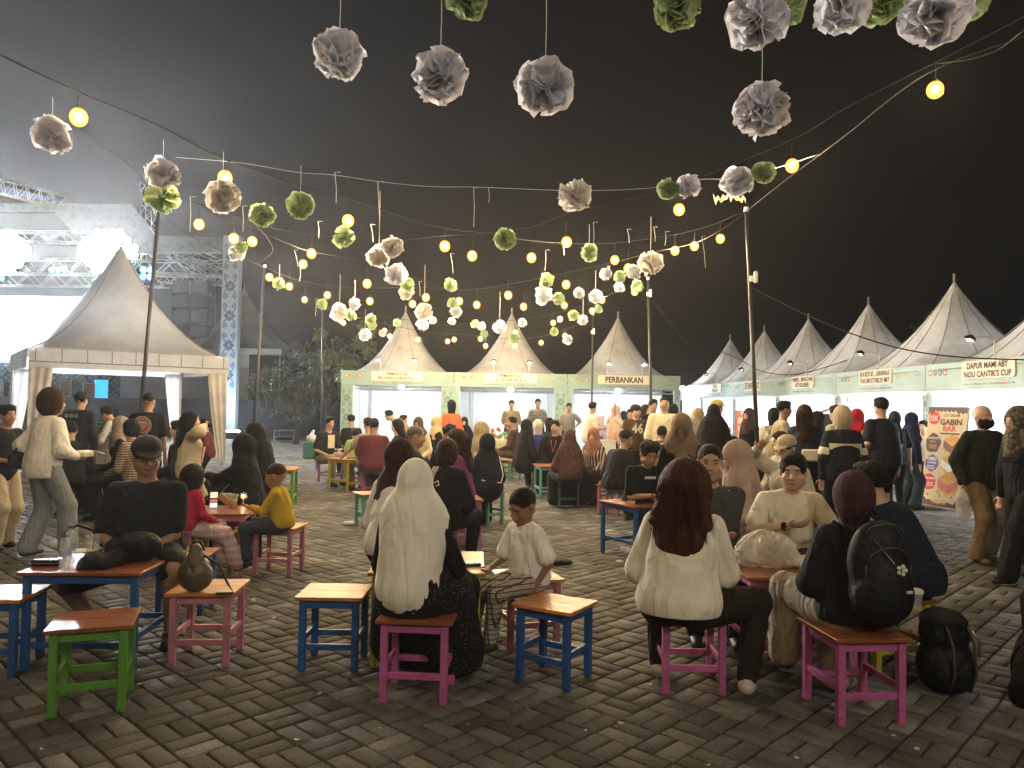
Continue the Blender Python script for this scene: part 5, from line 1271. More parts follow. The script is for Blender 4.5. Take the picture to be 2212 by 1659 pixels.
for a in[(732,115,53,'W',75,1),(950,165,58,'W',120,1),(1177,187,63,'W',140,1),(1007,-2,44,'G',40,1),(1461,16,46,'G',40,1),(1636,40,60,'W',0,1),(1818,15,54,'W',0,1),(2022,25,62,'W',0,1),(1645,237,56,'W',85,1),
 (111,290,36,'W',30),(351,374,34,'W',30),(350,428,35,'G',0),(480,424,38,'C',50),(566,465,27,'G',0),(648,443,31,'G',50),(743,513,24,'G',0),(818,553,27,'C',110),(848,533,25,'C',0),(855,593,27,'W',0),(880,615,18,'G',0),(876,630,18,'C',0),(510,547,18,'W',0),(522,535,14,'G',0),(603,613,14,'G',25),
 (1090,517,27,'G',0),(1241,421,38,'C',0),(1272,547,21,'G',40),(1405,569,28,'C',70),(1443,408,25,'G',0),(1487,402,27,'W',0),(1592,393,33,'W',0),(1649,373,25,'G',0),(974,614,16,'G',0),(1309,592,15,'W',0),(1338,597,14,'G',0),(1370,587,17,'W',0),(1338,621,12,'W',0),(1376,618,14,'G',0),(1181,606,17,'G',0),(1174,638,21,'W',0),(1206,645,14,'G',0),(1252,633,13,'W',0),(1286,641,16,'W',40),(1293,667,10,'G',0),
 (733,675,20,'C',60),(758,681,13,'G',0),(766,657,15,'W',35),(697,657,12,'G',0),(788,723,14,'W',40),(802,690,13,'G',0),(803,702,11,'G',0),(858,697,10,'G',0),(916,673,20,'C',80),(913,700,14,'W',0),(936,692,9,'W',0),(976,694,9,'W',0),(977,655,13,'G',0),(984,673,14,'W',0),(1026,700,10,'G',0),(1041,705,10,'W',0),(1079,707,16,'W',60),(1128,697,10,'W',0),(1111,730,13,'G',0),(1210,690,8,'W',0),(1239,682,13,'G',0),(1259,692,12,'W',35),(1197,716,10,'G',0),(1227,734,11,'W',0),(826,720,9,'W',0),(1046,721,9,'G',0)]:
    flower(*a[:4],wire=a[4],big=len(a)>5,n=44 if len(a)>5 else 26)
flower(1700,14,36,'G',0,True,dy=.35,n=28); flower(1902,12,40,'G',0,True,dy=.35,n=28); flower(2092,8,36,'G',0,True,dy=.35,n=28)
# crumpled yellow strip caught in the cable
p=sky(1580,420,.05); b=MB(); vs=[]
for i in range(14):
    u=i/13; q=A(1540+70*u,418+4*math.sin(u*9)+(8 if i%2 else 0),p.y); vs+=[tuple(q),tuple(q+Vector((.01,.03*math.sin(i),-.05-.02*math.sin(i*2))))]
b.add(vs,[(2*i,2*i+1,2*i+3,2*i+2) for i in range(13)]); tag(b.build('paper_strip',mat('yellow_paper',(.75,.62,.32),rough=.7,trans=.4),None,True),'twisted yellow paper strip caught beside the white flower','paper strip')
# bare hooks of wire
for px,y0,y1 in((723,372,438),(687,478,515),(1023,405,490),(1055,405,438),(801,485,523),(649,578,608),(816,392,548),(905,608,640),(1179,540,585),(1217,532,552),(1355,495,525),(1412,490,522),(1438,500,530),(1516,510,578),(973,548,590),(636,540,576),(411,425,500),(524,445,500),(683,645,682),(1312,575,600),(926,660,690),(1282,480,540)):
    p=sky(px,y0,-.0); q=A(px+random.uniform(-2,8),y1,p.y)
    b=MB(); b.tube([p+Vector((.05,0,.0)),p,(p+q)/2+Vector((.008,0,0)),q],.0032 if p.y<11 else .004,5); tag(b.build('wire_hook',WIREW),uniq('bare hanging wire hook',px,y0),'wire hook','bare wire hooks left on the cables')
# ================================================================ PEOPLE
BK=(.008,.008,.010); BK2=(.014,.016,.021); NV=(.012,.02,.055); WH=(.76,.75,.71); CR=(.60,.55,.42); JE=(.10,.14,.20); KH=(.27,.20,.12); BR=(.10,.055,.035)
def ring(c,pts,r,m,name,n=6): b=MB(); b.tube(pts,r,n); return b.build(name,m,c['root'],True)
def disc_back(c,z,r,y,mats):
    pass
def plate(c,cx,cz,w,h,y,m,name='print'):
    b=MB(); p=c['C']+np.array((cx,0,cz)); b.box((p[0],p[1]+y,p[2]),(w,.006,h),.002); return b.build(name,m,c['root'])
# --- hero: man in cap
def ex_cap(c):
    pass
person(317,986,5.35,'sit',168,'man in black tee, dark cap and glasses sitting behind the blue table',skin=SK2,top=('tee',(.016,.019,.026)),bot=('shorts',(.018,.018,.022)),hd=('cap',None,(.012,.012,.015)),g=1.22,glasses=True,lean=10,look=(-22,6),L=(-.02,.27,.02),Rr=(.13,.24,.01),legs=((-.24,.38,.08),(.30,.10,.08)),hscale=1.08)
# --- hero: long white headscarf
def ex_wh(c):
    # black dress skirt spilling to the right of the seat and forward
    S2=SDF(c['P']-(.5,.5,.7),c['P']+(.5,.7,.4),.014)
    P=c['P']; S2.cone(P+(.03,.02,.05),P+(.06,.25,-.02),.19,.19,k=.08); S2.cone(P+(.10,.2,-.05),P+(.14,.34,-.40),.20,.19,k=.10); S2.cone(P+(-.15,.2,-.05),P+(-.22,.36,-.36),.15,.17,k=.10)
    S2.below(.05); me=S2.mesh('dress_skirt',[cloth((.010,.010,.013),'dots',(.35,.35,.36),1.5)],fold=.016,seed=5,an=(1,1,.15),fq=10); link('dress_skirt',me,c['root'])
    ring(c,[c['hp'](.085,.055,.0),c['hp'](.10,.075,.01),c['hp'](.10,.09,-.015),c['hp'](.08,.10,-.02)],.004,plastic('clear_frame',(.7,.6,.5)),'spectacles')
person(899,1043,4.42,'sit',14,'woman seen from behind in a long white headscarf draped to her magenta stool',skin=SK1,top=('long',BK),bot=('skirt',BK),hd=('hijabl',(.82,.80,.70)),fem=True,extra=ex_wh,lean=4,g=1.1,L=(-.1,.3,.1),Rr=(.12,.33,.12),hscale=1.04)
person(867,990,6.0,'sit',30,'woman in a dark maroon headscarf and white top, beyond the white headscarf',top=('over',WH),bot=('skirt',BK),hd=('hijab',(.035,.012,.014)),fem=True,g=1.05,hscale=1.15,lean=10)
# --- boy
person(1130,1069,5.0,'sit',232,'small boy in white tee and plaid trousers looking down on his stool',skin=SK3,s=.74,top=('tee',(.80,.79,.76)),bot=('trousers',(.42,.37,.30),'plaid',(.09,.06,.05),1.6),hscale=1.22,look=(-8,22),hd=('crop',HAIR),lean=9,g=1.0,L=(-.16,.10,-.07),Rr=(.10,.36,.10),legs=((-.02,.33,.16),(.14,.36,.14)))
# --- auburn woman, blouse
person(1482,1046,4.42,'sit',22,'woman with long auburn hair in a loose cream blouse, seen from behind',skin=SK1,top=('puff',(.78,.74,.60)),bot=('trousers',(.020,.015,.012)),hd=('longwide',HAIRR),fem=True,g=1.2,lean=7,side=2,hscale=1.16,L=(-.1,.28,.12),Rr=(.10,.36,.14),legs=((-.16,.30,.09),(.36,.18,.11)),shoe=(.55,.47,.42),fold=.014)
# --- backpack woman
BAGM=mat('black_nylon',(.007,.0075,.009),rough=.6,bump=.5,bscale=30,spec=.25)
def ex_pack(c):
    C=c['C'];P=c['P'];up=c['up'];fw=c['fw']
    S2=SDF(C-(.4,.6,.7),C+(.4,.3,.4),.012)
    S2.ell(C-fw*.21-up*.02,(.165,.10,.22),k=0); S2.ell(C-fw*.22-up*.20,(.17,.12,.15),k=.05); S2.ell(C-fw*.29-up*.15,(.125,.06,.15),k=.03)
    o=link('backpack',S2.mesh('backpack',[BAGM],fold=.008,seed=4,an=(1,1,.6),fq=9),None); o.parent=None
    o.matrix_world=Matrix.Translation(c['org'])@Matrix.Rotation(-c['fa'],4,'Z'); tag(o,'black backpack with a small white charm, worn by the maroon headscarf','backpack')
    for sd in(-1,1):
        b=MB(); b.tube([C-fw*.16+up*.14+np.array((sd*.10,0,0)),C+up*.19+np.array((sd*.10,0,0)),C+fw*.14+up*.1+np.array((sd*.11,0,0)),C+fw*.12-up*.12+np.array((sd*.15,0,0))],.017,6); q=b.build('strap',BAGM,o,True)
    b=MB(); b.tube([C-fw*.30+up*.10+np.array((-.08,0,0)),C-fw*.345-up*.02+np.array((0,0,0)),C-fw*.30+up*.10+np.array((.08,0,0))],.006,5); b.build('zip',mat('zip_black',(.03,.03,.03),rough=.3),o)
    PIP=mat('bag_piping',(.05,.052,.058),rough=.4)
    def on_bag(x,z): 
        e=1-(x/.165)**2-((z+.0)/.24)**2; return C-up*(.0)+np.array((x,0,0))+up*z-fw*(.235+.10*math.sqrt(max(.02,e)))
    for pts in([(x,-.03+.09*math.sqrt(max(0,1-(x/.125)**2))) for x in np.linspace(-.124,.124,13)],[(x,-.20) for x in np.linspace(-.11,.11,7)],[(-.125,z) for z in np.linspace(-.2,-.03,6)],[(.125,z) for z in np.linspace(-.2,-.03,6)],[(x,.13+.05*math.sqrt(max(0,1-(x/.11)**2))) for x in np.linspace(-.11,.11,9)]):
        b=MB(); b.tube([on_bag(*q) for q in pts],.0035,5); b.build('piping',PIP,o,True)
    b=MB(); b.tube([C+up*.22-fw*.17+np.array((-.03,0,0)),C+up*.27-fw*.18,C+up*.22-fw*.17+np.array((.03,0,0))],.008,6); b.build('grab_loop',BAGM,o,True)
    b=MB(); b.box(tuple(C-fw*.352-up*.16+np.array((.07,0,0))),(.035,.006,.016),.002); b.build('tag',mat('tag_white',(.5,.5,.5)),o)
    b=MB()
    for k in range(5): a=k*1.256; b.sphere(C-fw*.36-up*.05+np.array((.02*math.cos(a)+.03,0,.02*math.sin(a))),.011,7,5)
    b.sphere(C-fw*.37-up*.05+np.array((.03,0,0)),.008,7,5); b.build('flower_charm',mat('charm_white',(.7,.75,.62),rough=.4),o,True)
person(1840,1074,4.32,'sit',352,'woman in a dark maroon headscarf and black jacket on a magenta stool',skin=SK1,top=('over',(.010,.011,.014)),bot=('wide',(.42,.37,.29)),hd=('cover',(.045,.018,.02)),fem=True,g=1.2,extra=ex_pack,lean=6,legs=((-.20,.44,.16),(.02,.25,.08)),hscale=1.12,fold=.012,shoe=(.02,.02,.02))
# --- navy jacket man
person(1880,1040,5.15,'sit',322,'man in a navy jacket leaning toward the pink table, behind the backpack',skin=SK1,top=('over',(.010,.015,.030)),bot=('trousers',(.11,.115,.12)),g=1.2,lean=22,side=-3,hscale=1.1,L=(-.1,.45,.10),Rr=(.2,.36,.08),legs=((-.1,.3,.08),(.2,.2,.08)))
# --- white tee man with watch
def ex_watch(c):
    a,b_,w_=c['arm'][1]; d=(w_-b_)/np.linalg.norm(w_-b_); p=w_-d*.03
    b=MB(); q=Vector(d).to_track_quat('Z','Y').to_matrix()
    b.lathe([(.030,-.012),(.033,0),(.030,.012)],p,12,rot=q); b.build('watch_strap',BLACKM,c['root'],True)
    b=MB(); nn=Vector((0,.9,.45)).normalized(); b.lathe([(0,.008),(.020,.008),(.022,0)],Vector(p)+nn*.028,12,rot=nn.to_track_quat('Z','Y').to_matrix()); b.build('watch_face',mat('watch_glass',(.01,.01,.01),rough=.1),c['root'])
person(1714,1018,5.75,'sit',192,'man in an oversized cream tee with a black wrist watch, facing us',skin=SKP,top=('tee',(.72,.66,.50)),bot=('trousers',(.05,.05,.06)),g=1.12,lean=14,side=-4,look=(12,2),L=(-.16,.34,.06),Rr=(.02,.36,.24),extra=ex_watch,hscale=1.17,elb=(1.0,-.3,-.4))
# --- grey green sweater
person(1534,1001,5.75,'sit',188,'broad man in a grey green sweater looking straight at the camera',skin=SK1,top=('long',(.050,.056,.046)),bot=('trousers',BK2),g=1.22,lean=4,look=(4,-2),hscale=1.2,hd=('crop',None),L=(.06,.26,.12),Rr=(-.02,.28,.16))
# --- pink headscarf
person(1590,990,7.0,'sit',262,'woman in a long dusty pink headscarf looking down to the left',skin=SK1,top=('long',(.42,.33,.28)),bot=('skirt',(.40,.30,.26)),hd=('hijabl',(.40,.285,.235)),fem=True,g=1.1,lean=8,look=(0,16),hscale=1.22)
# --- black tee man reading
def ex_phone(c):
    p=c['arm'][1][2]+(c['arm'][1][2]-c['arm'][1][1])*.25
    b=MB(); b.box(tuple(p+np.array((-.03,.02,.04))),(.075,.012,.15),.005,Matrix.Rotation(R(-50),3,'X')); o=b.build('phone',mat('phone_black',(.01,.01,.012),rough=.2),None); o.matrix_world=Matrix.Translation(c['org'])@Matrix.Rotation(-c['fa'],4,'Z'); tag(o,'black phone read by the man in the black tee with a small chest print','phone')
    plate(c,.0,.04,.13,.028,.155,mat('white_print',(.6,.6,.58)))
person(1402,980,8.5,'sit',168,'heavy man in a black tee with small white chest print, reading his phone',skin=SK1,top=('tee',BK),bot=('trousers',BK2),g=1.25,lean=20,look=(0,18),L=(-.12,.42,.10),Rr=(.05,.40,.14),hd=('curly',None),extra=ex_phone,hscale=1.2)
person(1472,925,8.4,'stand',196,'standing woman in a big tan headscarf, glasses and black jacket, head bowed',skin=SK1,top=('over',BK),bot=('skirt',BK),hd=('hijabl',(.21,.145,.088)),fem=True,g=1.15,lean=16,look=(0,26),glasses=True,hscale=1.25)
person(1352,948,11.0,'sit',48,'man in a black jacket hunched on the bright pink stool',skin=SK2,top=('over',BK),bot=('trousers',(.14,.16,.19)),g=1.2,lean=16,hd=('crop',None),hscale=1.12)
# --- mask man
def ex_bag(c):
    p=c['arm'][1][2]; S2=SDF(p-(.25,.25,.5),p+(.2,.2,.1),.013)
    S2.cone(p-(0,0,.08),p-(0,0,.16),.02,.08,k=.02,fl=.6); S2.cone(p-(0,0,.16),p-(0,0,.34),.085,.075,k=.03,fl=.6)
    o=link('plastic_bag',S2.mesh('plastic_bag',[glassy('clear_bag',(.8,.78,.76),.55,.25)],fold=.022,seed=2,an=(1,1,.5),fq=12)); o.matrix_world=Matrix.Translation(c['org'])@Matrix.Rotation(-c['fa'],4,'Z'); tag(o,'clear plastic bag hanging from the masked man\'s hand','plastic bag')
person(2123,901,8.5,'stand',168,'bald man in a black face mask, dark green bomber jacket and khaki trousers',skin=SKP,top=('jacket',(.020,.026,.020)),bot=('wide',(.25,.19,.12)),hd=('none',None),g=1.2,lean=2,look=(2,2),mask=(.012,.014,.022),extra=ex_bag,shoe=(.12,.07,.045),Rr=(.27,.05,-.08),hscale=1.12)
person(2198,912,7.5,'stand',262,'woman walking at the right edge in a smoky headscarf and wide black trousers',skin=SK1,top=('over',BK),bot=('wide',(.008,.008,.009)),hd=('hijab',(.13,.11,.08),'batik',(.05,.04,.03),1.0),fem=True,g=1.05,shoe=(.012,.012,.012),legs=((-.12,.30,.08),(.12,-.22,.10)),hscale=1.2)
def ex_hem(c):
    k=(c['leg'][-1][1]+c['leg'][1][1])/2; S2=SDF(k-(.8,.8,.7),k+(.8,.8,.3),.016); S2.cone(k,k+(0,.12,-.35),.13,.22,k=0); S2.cone(k+(0,.12,-.3),(k[0],k[1]+.40,.06),.2,.12,k=.1); S2.cone(k+(0,.0,-.3),(k[0]-.25,k[1]+.30,.06),.2,.1,k=.1); S2.below(.01); link('skirt_hem',S2.mesh('skirt_hem',[cloth(BK)],fold=.02,seed=2,an=(1,1,.15),fq=10),c['root'])
person(2372,1130,4.7,'sit',240,'seated figure whose black skirt enters at the lower right edge',top=('long',BK),bot=('skirt',(.010,.010,.012)),fem=True,hd=('hijab',BK),s=.98,extra=ex_hem)
# --- left group
person(16,897,8.3,'stand',112,'man in dark tee and khaki trousers cut by the left edge',skin=SK2,top=('tee',BK2),bot=('wide',(.45,.38,.27)),g=1.05,L=(-.04,.24,.14),Rr=(.10,.26,.10))
def ex_box(c):
    p=(c['arm'][1][2])+np.array((.0,.09,.03)); b=MB(); b.box(tuple(p),(.14,.12,.055),.01,Matrix.Rotation(.1,3,'Y')); b.box(tuple(p+(0,.12,.01)),(.15,.12,.01),.004,Matrix.Rotation(R(-20),3,'X')); o=b.build('food_box',mat('white_food_box',(.7,.66,.55),rough=.6)); o.matrix_world=Matrix.Translation(c['org'])@Matrix.Rotation(-c['fa'],4,'Z'); tag(o,'open white food box held by the woman in wide jeans','food box')
    S2=SDF(c['P']-(.6,.4,.5),c['P']+(.2,.4,.5),.014); S2.ell(c['P']+(-.24,-.06,.03),(.06,.15,.10),k=0); me=S2.mesh('shoulder_bag',[BAGM],fold=.006,seed=1); o=link('shoulder_bag',me); b=MB(); b.tube([c['P']+(-.25,-.16,.08),c['S'][-1]+(-.02,-.04,.05),c['S'][-1]+(.0,.02,.055),c['P']+(-.25,.06,.08)],.012,5); b.build('strap',BAGM,o,True)
    o.matrix_world=Matrix.Translation(c['org'])@Matrix.Rotation(-c['fa'],4,'Z'); tag(o,'black shoulder bag on the woman in the white blouse and jeans','bag')
person(115,868,8.0,'stand',28,'standing woman with a dark bob, loose white blouse and wide pale jeans',skin=SK2,top=('over',(.76,.73,.66)),bot=('wide',(.24,.27,.28)),hd=('bob',HAIRB),fem=True,g=1.05,extra=ex_box,Rr=(.14,.26,.06),L=(-.22,.03,-.06),hscale=1.22,legs=((-.13,-.05,.08),(.13,.22,.08)))
def ex_logos(c):
    for q in(-1,0,1): 
        b=MB(); p=c['C']+np.array((q*.075,-.165,.10)); b.lathe([(.015,0),(.028,0)],p,10,rot=Matrix.Rotation(R(90),3,'X')); b.build('round_logo',mat('logo_pale',(.5,.55,.55)),c['root'])
person(176,864,11.4,'stand',6,'man in a black jacket with three round logos across the back',top=('jacket',BK2),bot=('trousers',BK),g=1.05,extra=ex_logos)
person(231,881,12.6,'stand',275,'man in a white shirt bending over the small white table',skin=SKP,top=('long',(.66,.67,.66)),bot=('trousers',BK),lean=42,s=1.0,L=(-.1,.55,.10),Rr=(.12,.5,.10),glasses=True)
person(153,930,10.6,'sit',335,'person in a shiny black puffer jacket seated behind the wide jeans',top=('jacket',(.013,.014,.018)),bot=('trousers',BK),lean=16,g=1.05)
person(258,915,11.2,'sit',252,'seated woman in a beige headscarf with black sleeves under the tent',top=('long',BK),bot=('skirt',BK),hd=('hijab',(.36,.28,.22)),fem=True)
person(281,925,10.4,'sit',275,'seated person in a brown and tan striped shirt, back half turned',top=('long',(.33,.25,.18),'hstripe',(.07,.05,.045),1.6),bot=('trousers',BK),hd=('bob',HAIR))
def ex_emb(c):
    y=-.142*1.1
    p=c['C']+np.array((0,y-.018,.0)); rot=Matrix.Rotation(R(90),3,'X'); 
    EM=((mat('emb_cream',(.55,.50,.40)),[(.118,0),(.128,0)]),(mat('emb_dark',(.02,.018,.016)),[(.098,.001),(.118,.001)]),(mat('emb_cream',(.55,.50,.40)),[(.094,.002),(.100,.002)]),(mat('emb_red',(.42,.06,.05)),[(.0,.003),(.094,.003)]),)
    for m,pr in EM: b=MB(); b.lathe(pr,p,26,rot=rot); b.build('round_emblem',m,c['root'])
    b=MB()
    for q in range(24):
        a=q*math.pi/12; b.box((p[0]+.108*math.cos(a),p[1]-.006,p[2]+.108*math.sin(a)),(.008,.003,.014),0,Matrix.Rotation(-(a-math.pi/2),3,'Y'))
    b.build('emblem_lettering',mat('emb_cream',(.55,.50,.40)),c['root'])
    b=MB(); b.sphere((p[0],p[1]-.005,p[2]-.005),(.05,.006,.055),10,7); b.sphere((p[0]-.035,p[1]-.005,p[2]+.02),(.035,.005,.03),8,6); b.sphere((p[0]+.035,p[1]-.005,p[2]+.02),(.035,.005,.03),8,6); b.build('emblem_mark',mat('emb_grey',(.28,.25,.20)),c['root'],True)
person(322,867,10.8,'stand',356,'man in a black tee with a big round red and gold emblem on the back',skin=SK2,top=('tee',BK),bot=('trousers',BK),g=1.12,extra=ex_emb,hd=('crop',None))
person(383,928,10.6,'sit',250,'young man in black in profile between the cap and the cream sweater',skin=SKP,top=('long',BK2),bot=('trousers',BK),lean=4)
person(413,916,9.2,'stand',66,'girl with long black hair in a loose cream sweater raising one hand',skin=SKP,top=('over',(.56,.48,.33)),bot=('wide',(.55,.5,.4)),hd=('long',HAIR),fem=True,s=.90,Rr=(.16,.18,.55),lean=2)
person(444,921,14,'stand',265,'child in a maroon tee standing beyond the cream sweater',skin=SKP,top=('tee',(.11,.02,.03)),bot=('trousers',BK),s=.76,hscale=1.2)
person(524,967,8.2,'sit',284,'woman in black headscarf reaching her arm to the left over the small table',skin=SK1,top=('over',BK),bot=('skirt',BK),hd=('hijab',(.010,.011,.012)),fem=True,lean=10,g=1.05,L=(-.02,.52,.30),hscale=1.15)
person(549,938,9.4,'sit',292,'woman in a long black veil seated behind the other black headscarf',top=('over',BK),bot=('skirt',BK),hd=('hijabl',(.009,.010,.011)),fem=True,g=1.15,hscale=1.1)
person(420,1030,6.95,'sit',38,'little girl in a crimson cardigan and pink trousers on the yellow stool',skin=SK1,s=.68,top=('long',(.42,.025,.06)),bot=('wide',(.55,.34,.36),'hstripe',(.62,.5,.5),.8),hd=('bob',HAIR),hscale=1.22,fem=True,lean=8,legs=((.12,.30,.2),(.24,.36,.16)))
person(596,1026,7.15,'sit',272,'small boy in a yellow sweatshirt reaching over the pink table',skin=SK2,s=.69,top=('long',(.50,.34,.03)),bot=('trousers',(.04,.05,.07)),hd=('crop',HAIRB),hscale=1.22,lean=10,L=(-.06,.42,.20),Rr=(.10,.36,.10),look=(0,12))
# --- middle crowd
def ex_tee(c): plate(c,0,-.02,.16,.26,.145,mat('cream_print',(.55,.48,.36)))
person(713,905,15.3,'sit',130,'man with short hair in a black tee with a pale front, facing right',skin=SK1,top=('tee',BK2),bot=('trousers',(.24,.22,.20)),lean=14,extra=ex_tee)
person(759,895,17.5,'sit',330,'person in black long sleeves against the first far stall pillar',top=('long',BK),bot=('trousers',BK),hd=('curly',None))
person(808,914,13.4,'sit',354,'man in a maroon shirt seen from behind on a magenta stool',skin=SK2,top=('tee',(.11,.022,.032)),bot=('trousers',(.16,.13,.10)),g=1.12)
person(795,913,14.4,'sit',318,'man in a checked shirt stretching his arm over the pink table',top=('tee',(.22,.17,.17),'plaid',(.45,.40,.38),2.2),bot=('trousers',(.20,.17,.12)),L=(-.30,.48,.02),lean=12)
person(767,928,15.8,'sit',345,'child in a lime green shirt half hidden by the yellow table',top=('tee',(.30,.40,.10)),bot=('trousers',BK),s=.78,hscale=1.1)
person(857,920,13.8,'sit',262,'woman with long black hair smiling to the left',skin=SKP,top=('long',BK),bot=('trousers',BK),hd=('long',HAIR),fem=True,look=(6,0))
person(899,943,9.4,'sit',84,'older man with short grey hair in profile to the right',skin=SK1,top=('tee',BK),bot=('trousers',BK),g=1.2,hd=('crop',mat('hair_grey',(.09,.08,.07),rough=.6,var=.4,scale=60)),hscale=1.1)
person(840,903,17.4,'stand',272,'man in glasses and beige shirt bending down to the left',skin=SK1,top=('long',(.30,.24,.15)),bot=('trousers',BK),lean=44,s=1.0,glasses=True,g=1.1)
def ex_ph2(c): 
    p=c['arm'][1][2]; b=MB(); b.box((p[0],p[1]+.06,p[2]+.16),(.08,.012,.16),.004); o=b.build('phone',mat('phone_black',(.01,.01,.012),rough=.2)); o.matrix_world=Matrix.Translation(c['org'])@Matrix.Rotation(-c['fa'],4,'Z'); tag(o,'black phone held up high before the first white stall','phone')
person(872,893,18.4,'sit',92,'man in a tan tee holding a phone up before the bright stall',skin=SK1,top=('tee',(.42,.36,.26)),bot=('trousers',BK),Rr=(.12,.38,.52),L=(-.08,.36,.50),extra=ex_ph2)
person(903,911,15,'sit',196,'woman in a brown headscarf and glasses facing us, cream sleeves',skin=SKP,top=('long',(.50,.44,.30)),bot=('skirt',BK),hd=('hijab',(.09,.052,.035)),fem=True,glasses=True,g=1.15)
person(945,911,16,'sit',62,'woman in a mustard cream headscarf and black dress turned right',skin=SK1,top=('over',BK),bot=('skirt',BK),hd=('hijab',(.50,.38,.20)),fem=True)
person(975,877,16.4,'stand',336,'standing woman in an orange jacket with black headscarf',top=('long',(.75,.13,.05)),bot=('trousers',BK),hd=('cover',BK),fem=True)
person(1003,912,19,'sit',182,'woman in a black headscarf facing us before the second pillar',skin=SKP,top=('long',BK),bot=('skirt',BK),hd=('hijab',BK),fem=True)
person(971,925,10.4,'sit',192,'man with tousled black hair looking down, behind the long hair',skin=SK1,top=('long',BK),bot=('trousers',BK),lean=12,look=(0,22),hd=('curly',None))
person(984,951,9.2,'sit',270,'woman with very long brown hair in a magenta jacket, face turned left',skin=SKP,top=('long',(.17,.035,.12)),bot=('trousers',BK),hd=('long',HAIRB),fem=True,lean=8,hscale=1.12)
person(1037,927,11.4,'sit',262,'woman in a sand coloured headscarf above the dark navy one',skin=SK1,top=('long',(.50,.42,.28)),bot=('skirt',BK),hd=('hijab',(.38,.31,.19)),fem=True)
def ex_strap(c): ring(c,[c['S'][1]+(0,-.08,.05),c['C']+(.16,-.14,-.1),c['P']+(.1,-.15,.08),c['P']+(-.16,-.1,.12)],.008,WIREW,'bag_strap')
person(1051,960,10.25,'sit',330,'woman in a black headscarf and navy top on the turquoise stool',top=('over',(.011,.013,.032)),bot=('skirt',BK),hd=('hijab',(.010,.010,.012)),fem=True,g=1.12,hscale=1.15,extra=ex_strap)
def ex_str(c):
    C=c['C'];up=c['up']
    for q in range(3):
        x=-.085+q*.022; ring(c,[C+(x,-.06,.185),C+(x,-.145,.11),C+(x-.003,-.180,-.02),C+(x-.005,-.182,-.16),C+(x-.005,-.178,-.30)],.0058,mat('white_stripe',(.62,.58,.48)),'white_stripe')
person(968,978,7.6,'sit',22,'woman with brown hair in a black track jacket with three white stripes',top=('over',BK),bot=('trousers',BK),hd=('bob',HAIRB),fem=True,lean=12,g=1.15,extra=ex_str,hscale=1.15)
person(1105,874,21.5,'stand',180,'man in a tan shirt standing with folded hands at the middle stall',skin=SK2,top=('tee',(.25,.20,.13)),bot=('trousers',BK),L=(-.05,.2,.10),Rr=(.05,.2,.10))
person(1162,871,21.5,'stand',176,'man in a dark plaid shirt standing at the middle stall',skin=SK2,top=('tee',(.04,.05,.045),'plaid',(.35,.36,.30),1.3),bot=('trousers',BK),L=(-.06,.2,.10),Rr=(.05,.2,.10))
person(1229,880,21.5,'stand',186,'person in a black and white striped shirt with a hand on the hip',skin=SK2,top=('tee',(.5,.48,.44),'vstripe',(.02,.02,.02),1.6),bot=('trousers',BK),L=(-.17,.05,.10))
person(1107,904,18,'sit',276,'man in a brown jumper and brown trousers sitting sideways',skin=SK2,top=('long',(.050,.026,.020)),bot=('trousers',(.10,.065,.035)),g=1.15,lean=6)
person(1139,919,14.6,'sit',60,'woman in a black headscarf left of the blue jacket',skin=SKP,top=('over',BK),bot=('skirt',BK),hd=('hijab',BK),fem=True)
person(1162,921,14.9,'sit',356,'person in a bright blue jacket and white cap seen from behind',top=('jacket',(.022,.035,.19)),bot=('trousers',BK),hd=('cover',(.55,.52,.46)),g=1.1)
def ex_lan(c):
    C=c['C']
    for q in(-1,1): ring(c,[c['N']+(q*.05,.03,.0),C+(q*.05,.15,.08),C+(q*.0,.165,-.12)],.008,mat('lanyard_red',(.45,.05,.05)),'lanyard')
person(1199,916,14.6,'sit',198,'man with a short beard and red lanyard over a black jacket',skin=SK1,top=('jacket',BK),bot=('trousers',BK),g=1.1,extra=ex_lan)
person(1186,907,17,'sit',330,'person in a dark headscarf behind the lanyard man',top=('over',BK2),bot=('trousers',BK),hd=('cover',BK),fem=True)
person(1229,948,12.3,'sit',348,'woman in a long brown patterned headscarf seen from behind',top=('over',(.060,.030,.026)),bot=('skirt',BK),hd=('hijabl',(.085,.042,.036),'batik',(.05,.024,.022),1.4),fem=True,g=1.1,hscale=1.15)
person(1281,942,13,'sit',212,'woman in a wrapped pinkish brown headscarf and striped dark top',skin=SK1,top=('over',(.035,.02,.025),'vstripe',(.40,.32,.26),.8),bot=('skirt',BK),hd=('hijab',(.26,.115,.08)),fem=True,hscale=1.1,look=(-8,0))
person(1281,880,17.6,'stand',74,'man in a white tee standing behind the thin far pole',skin=SK2,top=('tee',(.6,.56,.45)),bot=('trousers',BK2),L=(-.06,.3,.15),Rr=(.05,.3,.15))
person(1294,897,21.0,'sit',184,'stall worker in a dark headscarf and pale top inside the Perbankan stall',top=('long',(.5,.52,.55)),bot=('trousers',BK),hd=('hijab',BK),fem=True)
person(1316,899,21.2,'sit',184,'stall worker in a white headscarf and glasses inside the Perbankan stall',top=('long',BK),bot=('trousers',BK),hd=('hijab',(.6,.6,.6)),fem=True)
person(1332,888,17.8,'stand',78,'woman in a pale pink tunic and pink headscarf turned right',top=('over',(.55,.36,.26)),bot=('trousers',BK),hd=('hijab',(.48,.32,.26)),fem=True)
person(1348,904,19,'stand',40,'woman in a navy headscarf and dress beside the blue banner',top=('over',NV),bot=('skirt',NV),hd=('hijab',NV),fem=True,s=.93)
